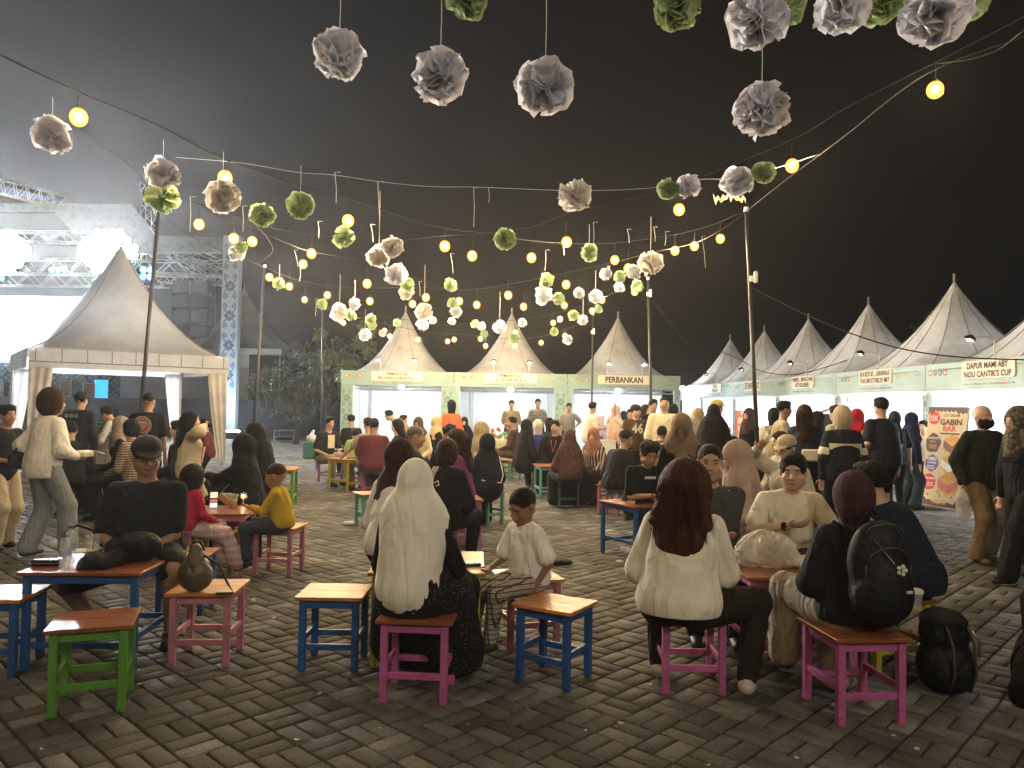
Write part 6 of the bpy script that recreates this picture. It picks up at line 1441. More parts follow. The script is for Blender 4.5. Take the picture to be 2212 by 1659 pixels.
def ex_46(c):
    m=mat('white_print',(.6,.6,.58)); r=c['root']
    lettering('46',.22,.20,r,m,lambda a,z:(-a,c['C'][1]+.150,c['C'][2]+z+.0),bold=.03)
    for sd in(-1,1):
        a,b_,w_=c['arm'][sd]
        for q in(.50,.60): p=a+(b_-a)*q; b=MB(); b.lathe([(.075,-.008),(.077,0),(.075,.008)],p,12,rot=Vector(b_-a).to_track_quat('Z','Y').to_matrix()); b.build('sleeve_stripe',m,r,True)
person(1374,888,14.6,'stand',172,'man in a brown jersey numbered 46 looking to the right',skin=SKP,top=('tee',(.085,.050,.030)),bot=('trousers',BK),g=1.15,look=(-50,0),extra=ex_46,hd=('cap',None,BK))
person(1362,893,16,'stand',200,'person flinging one arm up behind the brown jersey',skin=SK1,top=('tee',(.5,.45,.42)),bot=('trousers',BK),Rr=(.34,.1,.78),s=.97)
person(1396,886,16.2,'stand',130,'woman with long dark hair just right of the brown jersey',skin=SKP,top=('long',(.30,.33,.33)),bot=('trousers',BK),hd=('long',HAIRB),fem=True)
person(1435,872,13,'stand',188,'tall man in an open cream overshirt and black trousers facing us',skin=SK1,top=('over',(.60,.55,.40)),bot=('wide',BK),g=1.15,hd=('crop',None),lean=1)
person(1430,925,12.3,'stand',20,'child in a black and white patterned shirt before the cream overshirt',top=('tee',(.03,.03,.03),'camo',(.45,.42,.36),1.2),bot=('trousers',BK),s=.80,hscale=1.1)
person(1411,876,14.8,'stand',170,'person with dark hair hidden behind the tall cream overshirt',top=('long',BK),bot=('trousers',BK))
person(1455,887,14.4,'stand',40,'person with long black veil beyond the cream overshirt',top=('over',BK),bot=('skirt',BK),hd=('hijab',BK),fem=True)
person(1486,897,11.4,'stand',330,'woman in a pale cream headscarf behind the tan headscarf',top=('over',(.25,.20,.14)),bot=('skirt',(.2,.16,.1)),hd=('hijab',(.62,.58,.46)),fem=True,s=.93)
person(1508,899,12,'stand',12,'woman in a long ochre headscarf seen from behind',top=('over',(.22,.17,.10)),bot=('skirt',(.18,.14,.09)),hd=('hijabl',(.30,.22,.12)),fem=True)
person(1542,893,10.8,'stand',24,'standing woman all in black headscarf and coat, grey trousers',top=('over',BK),bot=('wide',(.10,.11,.12)),hd=('hijabl',(.010,.010,.012)),fem=True,g=1.1)
person(1550,880,12.6,'stand',82,'man in a yellow cap facing right behind the black coat',skin=SK1,top=('tee',(.4,.4,.38)),bot=('trousers',BK),hd=('cap',None,(.42,.34,.10)))
person(1617,897,13.8,'stand',238,'slim woman in a brown headscarf, black top and white trousers beside the orange menu',top=('long',BK),bot=('wide',(.6,.57,.46)),hd=('hijab',(.05,.03,.028)),fem=True)
person(1585,940,12.4,'stand',200,'small child in a grey blue shirt near the orange menu board',skin=SK2,top=('tee',(.10,.14,.20)),bot=('trousers',(.3,.12,.10)),s=.70,hscale=1.2)
person(1671,899,11.8,'stand',10,'woman in a black headscarf and patterned grey jacket with a strap',top=('over',(.22,.20,.17),'camo',(.50,.49,.45),1.0),bot=('trousers',BK),hd=('cover',(.008,.012,.012)),fem=True,g=1.08)
def ex_ph3(c):
    p=c['arm'][1][2]; b=MB(); b.box((p[0],p[1]+.10,p[2]+.07),(.08,.012,.16),.004,Matrix.Rotation(.5,3,'Y')); o=b.build('phone',mat('phone_black',(.01,.01,.012),rough=.2)); o.matrix_world=Matrix.Translation(c['org'])@Matrix.Rotation(-c['fa'],4,'Z'); tag(o,'dark phone in the hand of the man in the beige shirt','phone')
person(1695,884,11.2,'stand',98,'tall young man in a beige shirt looking right with a phone',skin=SK2,top=('tee',(.36,.31,.22)),bot=('trousers',BK),Rr=(.12,.30,.22),extra=ex_ph3)
def ex_wb(c):
    b=MB(); p=c['P']+(.10,-.20,.10); b.box(tuple(p),(.26,.07,.16),.02); o=b.build('handbag',mat('white_leather',(.62,.58,.50),rough=.4)); o.matrix_world=Matrix.Translation(c['org'])@Matrix.Rotation(-c['fa'],4,'Z'); tag(o,'small white handbag at the hip of the brown haired woman in navy','handbag')
person(1738,896,10.4,'stand',22,'woman with long brown hair in a navy shirt carrying a white bag',top=('over',(.014,.022,.05)),bot=('trousers',BK),hd=('long',HAIRB),fem=True,extra=ex_wb,hscale=1.12)
person(1763,906,12,'stand',300,'woman in a black headscarf tied with a pink bow',top=('over',(.5,.5,.5)),bot=('skirt',BK),hd=('hijab',BK),fem=True)
person(1683,948,9.3,'sit',262,'seated girl with straight brown hair, face turned left',skin=SKP,top=('over',(.38,.34,.28),'camo',(.25,.25,.26),1.0),bot=('trousers',(.2,.19,.16)),hd=('long',HAIRB),fem=True)
person(1699,966,7.9,'sit',236,'seated person in a beige cap lifting an arm to the brim',skin=SK1,top=('over',(.46,.42,.32)),bot=('trousers',(.2,.18,.15)),hd=('cap',None,(.42,.34,.21)),fem=True,Rr=(.20,.24,.60),look=(0,14),lean=10)
def ex_band(c):
    m=mat('cream_knit',(.58,.53,.40),rough=.9); C=c['C']
    b=MB(); b.lathe([(1.12,-.13),(1.14,-.05),(1.12,.05)],(0,0,0),28,0); v=[(x*.172*1.1,y*.137*1.1,z) for x,y,z in b.v]; b.v=[(x+C[0],y+C[1]-.004,z+C[2]-.04) for x,y,z in v]; b.build('cream_band',m,c['root'],True)
    b=MB(); b.lathe([(1.12,-.19),(1.13,-.16)],(0,0,0),28,0); v=[(x*.172*1.1,y*.137*1.1,z) for x,y,z in b.v]; b.v=[(x+C[0],y+C[1]-.004,z+C[2]-.02) for x,y,z in v]; b.build('cream_band',m,c['root'],True)
    for sd in(-1,1):
        a,b_,w_=c['arm'][sd]; p=a+(b_-a)*.78; d=Vector(b_-a).normalized(); b=MB(); b.lathe([(.086,-.06),(.090,0),(.086,.06)],p,14,rot=d.to_track_quat('Z','Y').to_matrix()); b.build('cream_band',m,c['root'],True)
person(1818,902,9.4,'stand',2,'woman in a beige headscarf and black sweater with wide cream bands',top=('over',(.010,.011,.018)),bot=('wide',(.008,.009,.014)),hd=('cover',(.44,.35,.26)),fem=True,g=1.22,extra=ex_band,hscale=1.15)
person(1805,893,11.4,'stand',330,'dark haired man in a white shirt beyond the banded sweater',top=('long',(.6,.58,.5)),bot=('trousers',BK))
person(1853,902,11.4,'stand',62,'woman in a bright red headscarf and orange dress',top=('over',(.55,.30,.13)),bot=('skirt',(.5,.05,.06)),hd=('hijab',(.50,.025,.05)),fem=True)
person(1903,879,10.9,'stand',348,'tall man in a black tee and black shorts seen from behind',skin=SKP,top=('tee',BK2),bot=('shorts',BK),g=1.22,L=(-.15,.15,.02),hscale=1.1)
person(1932,904,12.6,'stand',10,'person in black right behind the tall man in shorts',skin=SKP,top=('tee',BK),bot=('trousers',BK),hd=('cover',(.03,.035,.04)),s=.99)
person(1971,907,13.1,'stand',84,'woman in a navy headscarf, white face mask and dark jeans',skin=SKP,top=('jacket',NV),bot=('wide',(.035,.055,.07)),hd=('hijab',(.02,.022,.07)),fem=True,mask=(.7,.72,.72))
person(1995,922,14.6,'sit',226,'stall worker in a white shirt bowing his head by the ice cream banner',skin=SKP,top=('tee',(.65,.66,.66)),bot=('trousers',BK),seat=.62)
print('PEOPLE SCALE WARNINGS',WARN)
# ================================================================ THINGS ON TABLES AND GROUND
def on(px,py,z): return G(px,py,z)
CLR=glassy('clear_plastic',(.9,.95,1),.28,.08)
def bottle(px,py,z,label,h=.22):
    p=on(px,py,z); t=thing('water_bottle',label,'bottle',p,0,'clear water bottles on the blue table'); r=.031
    b=MB(); pr=[(.001,0),(r,0.003)]
    for i in range(12): zz=.01+i*.0125; pr+=[(r,zz),(r-.0022,zz+.006)]
    pr+=[(r,.165),(r*.8,.185),(.013,.198),(.013,.206)]; b.lathe([(a,c*h/.22) for a,c in pr],(0,0,0),16); b.build('bottle_body',CLR,t,True)
    b=MB(); b.lathe([(.001,.002),(r*.93,.004),(r*.93,.12),(.001,.12)],(0,0,0),14); b.build('water',glassy('water',(.75,.82,.88),.22,.03),t,True)
    b=MB(); b.lathe([(.015,.203*h/.22),(.015,.219*h/.22),(.001,.22*h/.22)],(0,0,0),12); b.build('bottle_cap',mat('bottle_cap_blue',(.03,.06,.16),rough=.4),t,True)
    b=MB(); b.lathe([(r+.0008,.085),(r+.0008,.125)],(0,0,0),16); b.build('bottle_label',glassy('blue_label',(.25,.4,.6),.45,.4),t,True)
bottle(139,1232,.585,'nearer clear water bottle with a dark cap on the blue table'); bottle(151,1215,.585,'farther water bottle standing just behind the nearer one',.235)
def cup(px,py,z,h,r,liq,lvl,label,straw=True,name='drink_cup'):
    p=on(px,py,z); t=thing(name,label,'cup',p)
    b=MB(); b.lathe([(.001,0),(r*.72,.002),(r,h)],(0,0,0),18); b.build('cup_wall',CLR,t,True)
    b=MB(); b.lathe([(.001,.004),(r*.70,.005),(r*.70+(r*.28)*lvl,h*lvl),(.001,h*lvl)],(0,0,0),16); b.build('drink',mat('drink_'+name,liq,rough=.2,trans=.3),t,True)
    b=MB(); b.lathe([(r*1.04,h),(r*1.05,h+.006),(r*.8,h+.008),(.001,h+.010)],(0,0,0),18); b.build('cup_lid',CLR,t,True)
    if straw: b=MB(); b.tube([(0,0,h*.4),(.012,.0,h+.05),(.02,0,h+.075)],.004,6); b.build('straw',BLACKM if liq[0]>.4 else mat('white_straw',(.7,.7,.7)),t,True)
cup(200,1207,.585,.15,.045,(.50,.26,.06),.22,'clear plastic cup with a little orange tea on the blue table')
cup(503,1098,.585,.13,.045,(.60,.36,.10),.70,'plastic cup of orange tea beside the yellow sweatshirt',name='tea_cup')
cup(1385,1083,.585,.14,.048,(.40,.27,.17),.85,'cup of iced coffee with a white straw on the blue table',name='coffee_cup')
b=MB(); b.lathe([(.001,.0),(.04,.002),(.052,.035),(.048,.035)],(0,0,0),14); o=b.build('sauce_bowl',glassy('yellow_bowl',(.7,.55,.2),.7,.3)); o.location=on(1362,1090,.585); tag(o,'little clear bowl of yellow sauce by the iced coffee','bowl')
def blob(name,c,parts,vox,m,label,cat,fold=.01,seed=1,an=(1,1,1),fq=9,rz=0,group=None):
    S2=SDF((-.5,-.5,-.2),(.5,.5,.8),vox)
    for q in parts:
        if q[0]=='e': S2.ell(q[1],q[2],k=q[3] if len(q)>3 else .03)
        else: S2.cone(q[1],q[2],q[3],q[4],k=.03)
    S2.below(.003); o=link(name,S2.mesh(name,[m],fold=fold,seed=seed,an=an,fq=fq)); o.location=c; o.rotation_euler=(0,0,rz); return tag(o,label,cat,group)
CLB=glassy('crinkled_clear_bag',(.90,.89,.82),.5,.16)
blob('plastic_bag',on(1655,1222,.585),[('e',(0,0,.10),(.19,.14,.12)),('e',(-.10,0,.07),(.10,.10,.09)),('e',(.16,0,.04),(.11,.09,.05)),('e',(-.02,.02,.17),(.07,.05,.05))],.010,CLB,'big crumpled see through plastic bag on the pink table','plastic bag',.045,3,fq=20)
blob('food_packet',on(1730,1225,.585),[('e',(0,0,.02),(.10,.06,.025))],.008,mat('pale_wrapper',(.55,.52,.36),rough=.5),'pale food wrapper lying at the right of the big plastic bag','wrapper',.012,4,fq=20)
blob('plastic_bag',on(1424,1086,.585),[('e',(0,0,.05),(.07,.06,.06)),('e',(-.03,0,.09),(.03,.03,.03))],.009,CLB,'small clear bag of ice beside the iced coffee','plastic bag',.02,5,fq=20)
# leather bucket bag on the pink stool
c=on(421,1277,.45); o=blob('bucket_bag',c,[('e',(0,0,.10),(.105,.075,.10)),('c',(0,0,.12),(.0,0,.26),.085,.03)],.008,mat('olive_leather',(.13,.10,.05),rough=.35,bump=.3,c2=(.035,.028,.02)),'olive leather bucket bag with a knotted top on the pink stool','bag',.012,6,(1,1,.5),10)
b=MB(); b.tube([(.05,0,.22),(.15,-.02,.17),(.22,-.05,.06),(.26,-.06,.008),(.16,-.08,.008)],.008,6); b.tube([(-.04,0,.24),(-.02,0,.30),(.03,0,.31),(.05,0,.25)],.008,6); b.build('strap',mat('dark_strap',(.02,.017,.015),rough=.4),o,True)
# black bags on the blue table
o=blob('backpack',on(285,1212,.585),[('e',(0,.02,.08),(.18,.12,.09)),('e',(.06,-.02,.12),(.12,.10,.07)),('e',(-.10,-.14,.02),(.12,.09,.06)),('c',(-.12,-.22,.0),(-.12,-.24,-.1),.10,.07)],.011,BAGM,'soft black waist bag slumped over the front of the blue table','bag',.012,7)
S2=SDF((-.5,-.5,-.6),(.5,.5,.5),.012)
o2=blob('shoulder_bag',on(232,1190,.585),[('e',(0,.1,.10),(.15,.09,.11))],.012,BAGM,'black backpack standing at the back of the blue table','backpack',.01,8)
b=MB(); b.tube([(-.14,.1,.12),(-.22,.02,.17),(-.28,-.03,.12),(-.27,-.05,.02),(-.2,-.04,.004)],.010,6); b.build('strap',BAGM,o2,True)
p=on(100,1222,.585); t=thing('glasses_case','black case lying at the front corner of the blue table','case',p,R(4)); b=MB(); b.box((0,0,.02),(.17,.07,.038),.012); b.build('shell',plastic('gloss_black',(.012,.012,.014),.2),t); b=MB(); b.box((0,-.001,.021),(.172,.072,.003)); b.build('seam',ALU,t)
p=on(170,1190,.585); b=MB(); b.box((0,0,.003),(.20,.14,.004)); o=b.build('paper_sheet',mat('white_paper',(.62,.62,.6),rough=.7)); o.location=p; o.rotation_euler=(0,0,.4); tag(o,'white paper sheet behind the water bottles','paper')
p=on(236,1203,.587); b=MB(); b.box((0,0,.03),(.09,.04,.06),.02); o=b.build('tissue_pack',mat('lilac_pack',(.6,.52,.66),rough=.5)); o.location=p; tag(o,'lilac tissue pack between the cup and the black bag','tissue pack')
cup(1232,990,.60,.13,.042,(.30,.12,.05),.5,'plastic cup of dark iced drink by the brown patterned headscarf')
cup(700,968,.585,.12,.04,(.55,.45,.3),.6,'plastic cup at the left end of the far pink table')
cup(1300,1004,.60,.12,.04,(.5,.15,.12),.6,'cup of pink drink on the dark green table')
cup(1593,1068,.585,.13,.042,(.45,.30,.14),.7,'iced tea cup near the hands of the dusty pink headscarf')
cup(1448,1076,.585,.10,.04,(.6,.55,.45),.4,'small half empty cup at the right of the ice bag')
# pink table of the children
p=on(461,1098,.585); t=thing('phone','phone glowing with colours, propped up on the pink table','phone',p,R(15)); rx=Matrix.Rotation(R(-14),3,'X')
b=MB(); b.box((0,.02,.085),(.078,.010,.165),.004,rx); b.build('phone_body',plastic('phone_shell',(.02,.02,.02)),t)
for z,h,c in((.125,.06,(.9,.6,.35)),(.072,.03,(.8,.08,.05)),(.03,.05,(.75,.75,.62))): b=MB(); b.box((0,.0125-(z-.085)*-.249,z),(.066,.002,h-.006),0,rx); b.build('screen',emis('phone_screen',c,1.6),t)
p=on(525,1090,.585); t=thing('toy_lamp','little sparkling golden toy on the pink table','toy',p); b=MB(); b.lathe([(.001,0),(.03,.003),(.008,.02),(.012,.05)],(0,0,0),10); b.build('stand',mat('brass',(.6,.4,.15),rough=.25,metal=.9),t,True); b=MB(); b.sphere((0,0,.085),.016,8,6); b.build('glow_bead',emis('toy_glow',(1,.75,.4),30),t,True)
b=MB(); 
for k in range(8): a=k*.785; b.sphere((.035*math.cos(a),.01,.085+.035*math.sin(a)),.008,6,4)
b.build('bead_ring',mat('brass',(.6,.4,.15),rough=.25,metal=.9),t,True)
p=on(505,1078,.585); t=thing('carry_basket','grey blue plastic basket handle rising behind the iced tea','basket',p); BG=plastic('grey_blue_plastic',(.20,.27,.32)); b=MB(); b.tube([(-.13,0,.0),(-.12,0,.09),(-.06,0,.145),(.03,0,.15),(.11,0,.12),(.14,0,0)],.010,6); b.tube([(-.06,0,.145),(-.03,0,.175),(.02,0,.178),(.03,0,.15)],.007,6); b.build('handle',BG,t,True); b=MB(); b.box((0,0,.03),(.27,.14,.055),.015); b.build('tray',BG,t)
p=on(486,1090,.585); b=MB(); b.box((0,0,.05),(.15,.03,.07),.005,Matrix.Rotation(R(38),3,'Y')); o=b.build('snack_box',mat('tan_card',(.42,.26,.12))); o.location=p; tag(o,'tan cardboard snack box leaning behind the glowing phone','box')
# yellow table phone, misc
p=on(1013,1222,.585); b=MB(); b.box((0,0,.012),(.15,.085,.02),.006); o=b.build('wallet',plastic('gloss_black',(.012,.012,.014),.2)); o.location=p; o.rotation_euler=(0,0,.2); tag(o,'dark phone in a case at the corner of the yellow table','phone')
p=on(720,971,.60); b=MB(); b.box((0,0,.01),(.38,.2,.02),.005); o=b.build('tray',mat('white_tray',(.7,.68,.6))); o.location=p; tag(o,'white food tray on the far pink table','tray')
blob('plastic_bag',on(1288,962,.75),[('e',(0,0,.03),(.13,.10,.08))],.016,mat('tan_bag',(.42,.33,.20),rough=.4,trans=.2),'tan plastic bag on the lap of the woman in the striped top','plastic bag',.02,11)
blob('plastic_bag',on(1178,958,.72),[('c',(0,0,.0),(0,0,.15),.08,.03),('c',(0,0,.15),(-.06,0,.24),.02,.03),('c',(0,0,.15),(.06,0,.25),.02,.03)],.016,mat('pale_bag',(.60,.52,.38),rough=.4,trans=.2),'knotted pale takeaway bag between the blue jacket and the lanyard','plastic bag',.02,12)
# standing black backpack at right
g0=G(2040,1492); o=blob('backpack',(g0.x,g0.y,0),[('e',(0,.0,.16),(.17,.12,.17)),('e',(0,0,.34),(.15,.11,.12)),('e',(.0,-.09,.13),(.13,.06,.11)),('e',(-.01,0,.42),(.13,.11,.06))],.010,BAGM,'large black hiking backpack standing on the paving at right','backpack',.010,9,(1,1,.7),8,R(10))
for x in(-.07,.07): b=MB(); b.tube([(x,-.10,.40),(x,-.155,.30),(x,-.165,.14),(x,-.12,.03)],.009,5); b.build('strap',mat('grey_webbing',(.045,.045,.05),rough=.6),o,True)
b=MB(); b.tube([(.12,-.08,.36),(.17,-.07,.30),(.19,-.05,.20)],.006,5); b.build('metal_clip',ALU,o,True)
# cup held at the backpack side
g1=G(1976,1300,.62); t=thing('drink_cup','white lidded paper cup resting beside the backpack woman','cup',(g1.x,g1.y,.58)); b=MB(); b.lathe([(.001,0),(.032,0),(.04,.09)],(0,0,0),14); b.build('cup_wall',CLR,t,True); b=MB(); b.lathe([(.043,.088),(.043,.10),(.036,.108),(.001,.108)],(0,0,0),14); b.build('cup_lid',mat('cream_lid',(.62,.60,.48),rough=.4),t,True)
# litter
g0=G(755,1134); blob('plastic_cup',(g0.x,g0.y,0),[('e',(0,0,.02),(.09,.06,.03)),('e',(.07,.01,.02),(.05,.05,.025))],.010,mat('white_film',(.68,.68,.68),rough=.3,trans=.3),'crushed white plastic cup lying on open paving','litter',.014,21,fq=22)
g0=G(1203,1218); blob('black_cloth',(g0.x,g0.y,0),[('e',(0,0,.02),(.13,.07,.03)),('e',(.08,.0,.015),(.08,.05,.02))],.010,BAGM,'crumpled black plastic bag on the ground behind the small boy','litter',.02,22,fq=18)
g0=G(1368,1242); blob('pink_bag',(g0.x,g0.y,0),[('e',(0,0,.02),(.07,.05,.03)),('e',(.08,.02,.02),(.07,.04,.025))],.009,mat('pink_film',(.70,.16,.24),rough=.35,trans=.2),'pink plastic bag dropped left of the cream blouse','litter',.014,23,fq=18)
g0=G(1344,1190); t=thing('water_bottle','empty clear bottle lying under the blue table corner','bottle',(g0.x,g0.y,.032)); b=MB(); b.lathe([(.001,0),(.03,.003),(.03,.15),(.012,.18),(.012,.2)],(0,0,0),12,rot=Matrix.Rotation(R(90),3,'X')@Matrix.Rotation(.3,3,'Y')); b.build('bottle_body',CLR,t,True)
g0=G(1338,1216); blob('tissue',(g0.x,g0.y,0),[('e',(0,0,.012),(.045,.03,.018))],.008,mat('tissue_white',(.62,.6,.55),rough=.8),'crumpled white tissue at the foot of the blue table','litter',.008,24,fq=25)
g0=G(545,1302); blob('tissue',(g0.x,g0.y,0),[('e',(0,0,.012),(.022,.02,.02))],.006,mat('tissue_white',(.62,.6,.55),rough=.8),'crumpled tissue between the two pink stools','litter',.006,25,fq=30)
GM=[((185,1500),'the green stool'),((430,1400),'the pink stool with the bag'),((710,1420),'the empty blue stool at left'),((890,1500),'the stool under the white headscarf'),((1195,1460),'the cornerwise blue stool'),((1155,1390),'the pink stool of the small boy'),((1500,1480),'the stool under the cream blouse'),((1880,1540),'the stool under the backpack'),((2030,1470),'the standing black backpack'),((590,1240),'the stool of the yellow shirt'),((755,1134),'the crushed white cup'),((1368,1242),'the dropped pink bag'),((1790,1440),'the big pink table')]
def gspot(px,py):
    q=sorted((((px-a)**2+((py-c)*1.6)**2)**.5,n,a,c) for (a,c),n in GM)[0]; dx,dy=px-q[2],py-q[3]
    l='tiny paper scrap '+('left of ' if dx<-abs(dy) else 'right of ' if dx>abs(dy) else 'behind ' if dy<0 else 'in front of ')+q[1]
    used[l]+=1; return l+('' if used[l]==1 else (', second one',', third one',', fourth one',', fifth one')[min(used[l]-2,3)])
rr=random.Random(5); LW=mat('paper_scrap',(.50,.47,.40),rough=.8)
spots=[(592,1336),(1690,1438),(1630,1385),(1240,1330),(465,1370),(985,1455),(730,1198),(770,1178),(860,1118),(1460,1335),(1340,1565),(300,1480),(1010,1566),(1265,1580),(1530,1655),(1720,1640),(1980,1620),(1855,1345),(2070,1332),(1740,1470),(640,1600),(820,1575),(1405,1480),(90,1620),(690,1500),(1930,1592),(1270,1400),(690,1140),(810,1230),(600,1175)]
for i,(px,py) in enumerate(spots):
    g0=G(px,py); s_=rr.uniform(.008,.022) if i not in(1,) else .035; b=MB(); a=[(math.cos(k*1.57+rr.uniform(-.3,.3))*s_*rr.uniform(.7,1.3),math.sin(k*1.57+rr.uniform(-.3,.3))*s_,.002+rr.uniform(0,.006)) for k in range(4)]; b.add(a+[(x,y,z+.002) for x,y,z in a],[(0,1,2,3),(7,6,5,4),(0,4,5,1),(1,5,6,2),(2,6,7,3),(3,7,4,0)])
    o=b.build('paper_scrap',LW); o.location=(g0.x,g0.y,.001); tag(o,gspot(px,py),'litter','tiny paper scraps on the paving')
# green box with white bag at far left of the crowd
g0=G(672,990); t=thing('green_crate','dark teal plastic box beside the seated man on the left','box',(g0.x,g0.y,0)); b=MB(); b.box((0,0,.24),(.42,.35,.48),.03); b.build('box_body',plastic('teal_plastic',(.04,.14,.11)),t)
blob('plastic_bag',(g0.x,g0.y,.48),[('e',(0,0,.1),(.15,.12,.12)),('c',(0,0,.2),(.05,0,.32),.05,.03)],.016,mat('white_film',(.68,.68,.68),rough=.3,trans=.3),'white knotted bag on top of the teal box','plastic bag',.03,31)
# white table with skirt and plant at the tent
g0=A(246,940,13.2); t=thing('cloth_table','round high table with white skirt under the tent','table',(g0.x,g0.y,0)); S2=SDF((-.5,-.5,-.05),(.5,.5,1.1),.02); S2.cone((0,0,.95),(0,0,.1),.28,.36,k=0); S2.D=np.maximum(S2.D,(S2.ax[2]-.98)[None,None,:]); S2.below(.02); link('table_skirt',S2.mesh('table_skirt',[WHW],fold=.02,seed=3,an=(1,1,.08),fq=16),t)
b=MB(); b.lathe([(.001,1.0),(.36,1.0),(.36,.97)],(0,0,0),20); b.build('table_top',WHW,t)
g1=A(228,924,12.9); t=thing('potted_plant','small bright green plant on the white skirted table','plant',(g1.x,g1.y,.99)); b=MB(); b.lathe([(.001,0),(.05,0),(.06,.08)],(0,0,0),10); b.build('pot',mat('pot_white',(.6,.6,.6)),t); b=MB(); rr=random.Random(3)
for k in range(26): a=rr.uniform(0,6.3); q=rr.uniform(.03,.14); z=rr.uniform(.1,.26); c=Vector((q*math.cos(a),q*math.sin(a),z)); b.add([c,c+Vector((.05*math.cos(a+.6),.05*math.sin(a+.6),.02)),c+Vector((.07*math.cos(a),.07*math.sin(a),.0)),c+Vector((.05*math.cos(a-.6),.05*math.sin(a-.6),-.01))],[(0,1,2,3)])
b.build('leaves',mat('bright_leaf',(.16,.36,.07),trans=.3),t)
# ================================================================ BANNERS AND STALL FURNISHINGS
def banner(name,tlp,trp,brp,blp,d,board,label,lean=0,back=True):
    """standing printed board; returns frame function in local x (0..1), z (0..1) and root"""
    bl,br=G(*blp),G(*brp); zt=(A(*tlp,bl.y).z+A(*trp,br.y).z)/2; dx=br-bl; wv=dx.length; rz=math.atan2(dx.y,dx.x)
    t=thing(name,label,'banner',(bl.x,bl.y,0),rz); ln=lean
    tl2=A(*tlp,bl.y+.35*0); off=(A(*tlp,bl.y)-bl); shx=off.x
    f=lambda u,v,y=0:(u*wv+shx*v,ln*v-y,.02+v*zt)
    b=MB(); b.add([f(0,0),f(1,0),f(1,1),f(0,1),f(0,0,-.015),f(1,0,-.015),f(1,1,-.015),f(0,1,-.015)],[(0,1,2,3),(7,6,5,4),(0,4,5,1),(2,6,7,3),(1,5,6,2),(3,7,4,0)]); pn=b.build('printed_panel',board,t)
    b=MB(); b.tube([(wv/2,ln+.02,zt*.9),(wv/2,ln+.45,0)],.01,5); b.tube([f(0,0,-.03),f(0,1,-.03)],.008,5); b.tube([f(1,0,-.03),f(1,1,-.03)],.008,5); b.build('stand',BLACKM,t)
    return t,pn,f,wv,zt
t,pn,f,wv,zt=banner('ice_cream_banner',(2013,876),(2096,888),(2070,1104),(1988,1090),12.4,mat('cream_banner',(.62,.50,.30),rough=.6,var=.06),'tall cream ice cream banner with 15K badge, GABIN BAR and three cakes')
def bt(txt,u,v,w,h,m,bold=.02,y=.006): lettering(txt,w,h,pn,m,lambda a,c:f(u+a/1.0,v+c,y),bold=bold)
BRN=mat('banner_brown',(.10,.045,.025)); REDB=mat('banner_red',(.60,.05,.04)); PURB=mat('banner_purple',(.13,.11,.30)); WHB=mat('banner_white',(.78,.75,.70)); ORB=mat('banner_wafer',(.68,.33,.05)); PKB=mat('banner_berry',(.55,.16,.10))
def bdisc(u,v,ru,rv,m,n=18,y=.003,jag=0):
    b=MB(); rr=random.Random(int(u*99+v*77)); b.poly([(u+ru*(1+(jag*rr.uniform(-1,1) if jag else 0))*math.cos(2*math.pi*k/n),v+rv*(1+(jag*rr.uniform(-1,1) if jag else 0))*math.sin(2*math.pi*k/n)) for k in range(n)],lambda a,c:f(a,c,y)); return b.build('printed_shape',m,pn)
b=MB(); pts=[(0,.0)]; rr=random.Random(2); top=[]
for k in range(21): top.append((k/20,.945 if k%2 else .985-.06*rr.random()*(k>14 or k<3)-.02))
b.poly([(0,.998)]+top+[(1,.998)],lambda a,c:f(a,c,.003)); b.build('printed_shape',BRN,pn)
b=MB(); b.poly([(0,.002)]+[(k/20,.03+.03*rr.random()+(.04 if k<3 or k>17 else 0)) for k in range(21)]+[(1,.002)],lambda a,c:f(a,c,.003)); b.build('printed_shape',BRN,pn)
bdisc(.18,.885,.15,.065,REDB); bt('15K',.18,.885,.20,.055,WHB)
bt('ICE CREAM',.62,.915,.42,.028,BRN); bt('GABIN',.62,.85,.56,.062,BRN,.05); bt('BAR',.60,.785,.34,.055,REDB,.03)
b=MB(); b.box((0,0,0),(.001,.001,.001)); b=MB(); b.poly([(.36,.742),(.86,.742),(.86,.727),(.36,.727)],lambda a,c:f(a,c,.003)); b.build('printed_shape',BRN,pn)
bdisc(.20,.635,.20,.10,BRN,22,jag=.12); bt('CHOCOLATE',.20,.685,.30,.024,WHB); bt('MILK',.20,.65,.16,.018,ORB)
bdisc(.21,.43,.18,.085,PURB,22,jag=.08); bt('OREO',.21,.475,.26,.034,WHB,.03); bt('CREAM',.22,.435,.22,.020,WHB)
bdisc(.18,.24,.18,.082,REDB,22,jag=.05); bt('STRAWBERRY',.19,.275,.32,.022,WHB)
for v in(.615,.60,.585,.405,.39,.375,.235,.22,.205):
    b=MB(); b.poly([(.10,v),(.30,v),(.30,v-.005),(.10,v-.005)],lambda a,c:f(a,c,.006)); b.build('fine_print',WHB if v<.5 else ORB,pn)
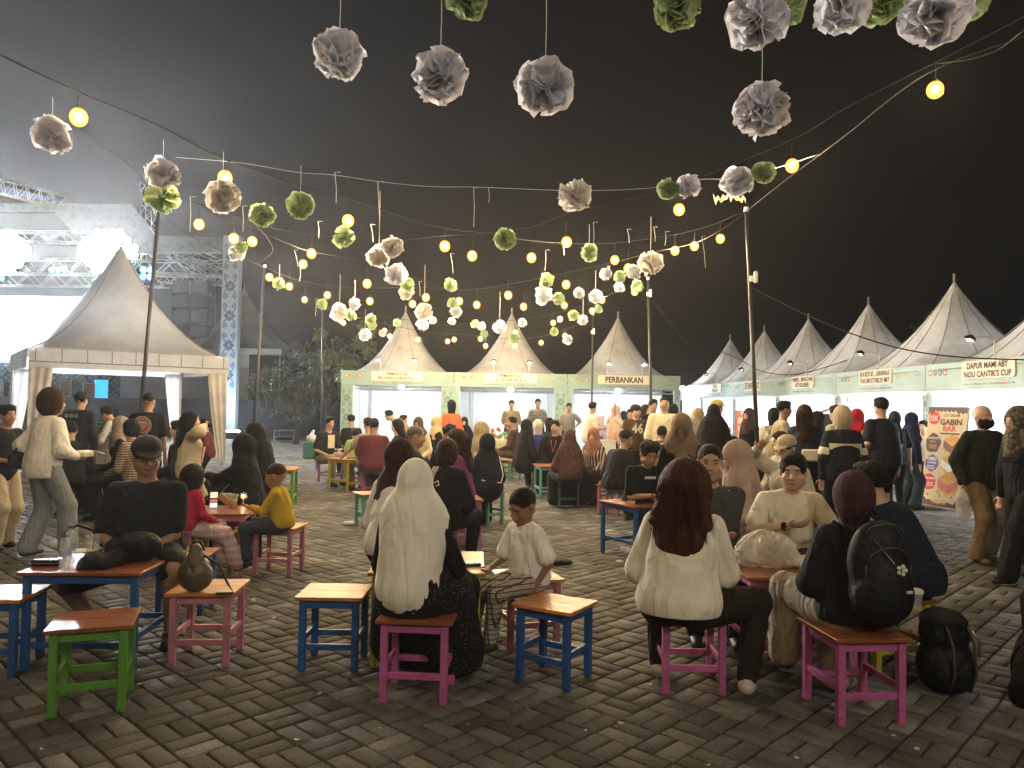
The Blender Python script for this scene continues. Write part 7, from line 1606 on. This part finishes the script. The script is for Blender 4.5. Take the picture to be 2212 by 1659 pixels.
def cake(u,v,s_,fill):
    for m,ps in((ORB,[(-.0,.05),(.20,.10),(.42,.055),(.20,.0)]),(fill,[(0,.045),(.20,-.005),(.20,-.075),(0,-.02)]),(fill,[(.42,.05),(.20,-.005),(.20,-.075),(.42,-.02)]),(ORB,[(0,-.02),(.20,-.075),(.42,-.02),(.42,-.035),(.20,-.095),(0,-.035)])):
        b=MB(); b.poly([(u+x*s_,v+z*s_) for x,z in ps],lambda a,c:f(a,c,.005)); b.build('printed_cake',m,pn)
    b=MB(); rr=random.Random(int(v*50))
    for _ in range(16): x=rr.uniform(.02,.40); z=rr.uniform(-.05,.0)-(.03 if .1<x<.3 else 0); b.disc((u+x*s_,v+z*s_),.009,lambda a,c:f(a,c,.007),5,rz=.004)
    b.build('printed_specks',BRN,pn)
cake(.48,.62,1.1,BRN if 0 else mat('banner_choc',(.22,.11,.07))); cake(.46,.43,1.1,WHB); cake(.42,.23,1.25,PKB)
for u in(.45,.85): bdisc(u,.15,.06,.025,ORB,10,.006)
bt('ICE CREAM',.5,.035,.34,.02,ORB); bt('GABIN BAR SERIES',.5,.058,.36,.014,ORB)
for u in(.18,.5,.8): bdisc(u,.11,.02,.012,BRN,8,.004)
# orange menu board
t,pn2,f2,_,_=banner('menu_board',(1590,887),(1632,890),(1632,1010),(1590,1010),13.9,mat('orange_board',(.55,.14,.05),rough=.5),'orange standing menu board with rows of small pictures')
for r_ in range(4):
    for q in range(3): b=MB(); b.poly([(.1+q*.28,.35+r_*.14),(.33+q*.28,.35+r_*.14),(.33+q*.28,.45+r_*.14),(.1+q*.28,.45+r_*.14)],lambda a,c:f2(a,c,.004)); b.build('menu_picture',mat('menu_cream',(.62,.48,.32)),pn2)
lettering('MENU',.5,.06,pn2,WHB,lambda a,c:f2(.5+a,.95+c,.005))
# banners in the bank stall
for (a_,b_,c_,d_),cm,lb,tx,dd in((((1269,900),(1304,900),(1304,1028),(1267,1028)),mat('pale_pink_board',(.55,.40,.42)),'pale pink standing banner with a blue box inside the Perbankan stall',None,21),(((1405,898),(1458,898),(1458,1010),(1405,1010)),mat('royal_blue_board',(.03,.05,.45)),'royal blue banner glimpsed behind the cream overshirt',None,21),(((1404,898),(1408,898),(1408,1000),(1404,1000)),None,None,None,0)):
    if cm is None: continue
    t,p3,f3,_,_=banner('stall_banner',a_,b_,c_,d_,dd,cm,lb)
    b=MB(); b.poly([(.08,.50),(.92,.50),(.92,.66),(.08,.66)],lambda a,c:f3(a,c,.004)); b.build('printed_box',mat('print_blue',(.06,.08,.38)),p3)
    lettering('BANK',.6,.05,p3,WHB if 'royal' in lb else LOGOC[3],lambda a,c:f3(.5+a,.85+c,.005))
def hangb(px0,py0,px1,py1,d,m,label,name='poster'):
    a,c=A(px0,py0,d),A(px1,py1,d); t=thing(name,label,'banner',((a.x+c.x)/2,d,c.z)); w_,h_=c.x-a.x,a.z-c.z; b=MB(); b.box((0,0,h_/2),(w_,.015,h_),.003); p=b.build('panel',m,t); return t,p,w_,h_
t,p,w_,h_=hangb(1404,898,1458,1000,22,mat('royal_blue_board',(.03,.05,.45)),'') if 0 else hangb(1405,900,1421,1000,23,mat('royal_blue_board',(.03,.05,.45)),'narrow strip of a second blue poster on the bank stall back sheet')
t,p,w_,h_=hangb(1404-0,898,1454,985,22.6,mat('royal_blue_board',(.03,.05,.45)),'x') if 0 else hangb(1320,898,1372,985,22.4,mat('royal_blue_board',(.03,.05,.45)),'royal blue poster with white words inside the Perbankan stall')
lettering('Program',w_*.6,.11,p,WHB,lambda a,c:(a+.05,-.012,h_*.5+c)); lettering('Tabungan BSG',w_*.6,.09,p,WHB,lambda a,c:(a+.05,-.012,h_*.38+c)); lettering('BANK',w_*.3,.06,p,WHB,lambda a,c:(a-.15,-.012,h_*.86+c))
# pink poster in the Rit Kuliner stall: hung facing the visitors
o=rn*(RX+1.3)+rdir*(18.9); t=thing('poster','pink and white poster hanging inside the Rit Kuliner stall','banner',(o.x,o.y,1.25),math.atan2(-rdir.y,-rdir.x)+R(55))
b=MB(); b.box((0,0,.4),(1.0,.012,.85),.003); p=b.build('panel',mat('pink_poster',(.75,.12,.22),rough=.5,var=.3,scale=1.5,c2=(.75,.6,.66)),t)
lettering('MENU SPESIAL',.6,.09,p,WHB,lambda a,c:(a,-.01,.62+c)); lettering('Rp 12.000',.7,.12,p,WHB,lambda a,c:(a-.05,-.01,.15+c))
# things on the food counters
rr=random.Random(11); jc=[(.75,.1,.06),(.1,.5,.45),(.2,.5,.15),(.8,.55,.1),(.7,.7,.7)]
for k in range(6):
    s_mid=12.665+k*pit
    for q in range(5):
        x=-1.3+q*.6+rr.uniform(-.1,.1); o=rn*(RX+.75)+rdir*(s_mid-x); cc=jc[rr.randrange(5)]
        t=thing('sauce_bottle',f"{['red','turquoise','green','yellow','white'][jc.index(cc)]} squeeze bottle on the {['Dapur Mami Aby','Thai Smoothies','Rit Kuliner','Fantastic','two line board','last'][k]} stall counter, {['nearest','second','middle','fourth','farthest'][4-q]} one",'bottle',(o.x,o.y,.8),0,'bottles on the food stall counters')
        b=MB(); b.lathe([(.001,0),(.045,0),(.045,.17),(.012,.22)],(0,0,0),10); b.build('bottle_body',plastic('squeeze_bottle',cc),t,True); b=MB(); b.lathe([(.014,.215),(.006,.26),(.001,.262)],(0,0,0),8); b.build('nozzle',WHB,t,True)
# flower arrangement and chair by the middle stalls
p=A(1077,905,20.6); t=thing('fruit_stand','fruit and flower arrangement on a pleated cloth table in the middle stall','table',(p.x,p.y,0)); S2=SDF((-.7,-.5,-.05),(.7,.5,1.0),.025); S2.cone((-.3,0,.55),(.3,0,.55),.3,.3,k=0); S2.cone((-.3,0,.2),(.3,0,.2),.33,.33,k=.05); S2.D=np.maximum(S2.D,(S2.ax[2]-.72)[None,None,:]); S2.below(.02); link('table_skirt',S2.mesh('table_skirt',[cloth((.45,.45,.15),'vstripe',(.6,.6,.5),1)],fold=.02,seed=3,an=(1,1,.1),fq=14),t)
rr=random.Random(9); FM=[mat('fruit_yellow',(.5,.45,.1)),mat('fruit_green',(.15,.3,.06)),mat('fruit_red',(.5,.08,.05))]
FB=[MB().sphere((0,0,0),.045,7,5).mesh('fruit',[q],True) for q in FM]
for k in range(36): link('fruit',FB[rr.randrange(3)],t,loc=(rr.uniform(-.4,.4),rr.uniform(-.15,.15),.78+rr.uniform(0,.35)*rr.random()),scale=rr.uniform(.7,1.3))
p=A(1311,965,16.5); t=thing('plastic_chair','white plastic chair back behind the pinkish headscarf','chair',(p.x,p.y,0)); PW=plastic('white_plastic',(.6,.62,.62)); b=MB(); b.box((0,0,.45),(.45,.45,.03),.01); b.build('seat',PW,t); b=MB(); b.box((0,.22,.70),(.44,.03,.46),.014); b.build('backrest',PW,t)
for sx in(-1,1):
    for sy in(-1,1): b=MB(); b.tube([(sx*.19,sy*.19,.44),(sx*.22,sy*.22,0)],.017,6); b.build('leg',PW,t)
# A-frame chalkboard behind the banded sweater
o=G(1775,1060); t=thing('chalkboard','wooden framed black chalkboard left of the banded sweater','board',(o.x+.4,o.y+.3,0),R(-15)); zt=1.62
b=MB(); b.box((0,0,1.1),(.55,.03,.95),.005); b.build('board_face',mat('chalk_black',(.02,.022,.02),rough=.8),t); FRW=mat('golden_wood',(.32,.20,.07),rough=.5)
for sx in(-1,1): b=MB(); b.box((sx*.29,0,.82),(.045,.045,1.6),.008); b.build('frame',FRW,t)
b=MB(); b.tube([(-.29,0,1.6),(-.1,0,1.68),(.1,0,1.68),(.29,0,1.6)],.028,6); b.build('frame',FRW,t)
# unseen lamp added to throw cool fill light on the near tables
t=thing('added_fill_lamp','added cool white fill lamp on a tall mast, unseen behind the viewer','lamp',(4.5,-6,0)); b=MB(); b.tube([(0,-.3,0),(0,-.3,6.6)],.06,8); b.build('pole',POLE,t); b=MB(); b.box((0,-.1,6.5),(.9,.2,.6),.03); b.build('added_lamp_case',BLACKM,t)
b=MB(); b.box((0,.02,6.45),(.8,.04,.5),.01,Matrix.Rotation(R(35),3,'X')); b.build('lamp_lens',emis('cool_fill',(.90,.97,1),420),t)
# uplights added to brighten the stage frontage and column
for px in(430,503):
    p=A(px,925,33.6); t=thing('added_uplight','small added uplight at the foot of the stage frontage' if px<500 else 'bright added uplight at the foot of the printed column','lamp',(p.x,p.y,.0)); b=MB(); b.box((0,.0,.15),(.5,.3,.3),.03); b.build('case',BLACKM,t); b=MB(); b.box((0,.05,.33),(.5,.2,.04)); b.build('lamp_lens',emis('uplight_%d'%px,(.75,.9,1),60 if px<500 else 620),t)
# ================================================================ HAZE
if HAZE:
    b=MB(); b.box((0,20,6.4),(60,56,15.2)); hz=b.build('haze',[]); m=bpy.data.materials.new('haze'); m.use_nodes=True; nt=m.node_tree; nt.nodes.clear()
    v=nd(nt,'ShaderNodeVolumePrincipled'); v.inputs['Color'].default_value=(.92,.93,.95,1); v.inputs['Density'].default_value=HAZE; v.inputs['Anisotropy'].default_value=.62
    o=nd(nt,'ShaderNodeOutputMaterial'); nt.links.new(v.outputs[0],o.inputs['Volume']); hz.data.materials.append(m); tag(hz,kind='stuff')
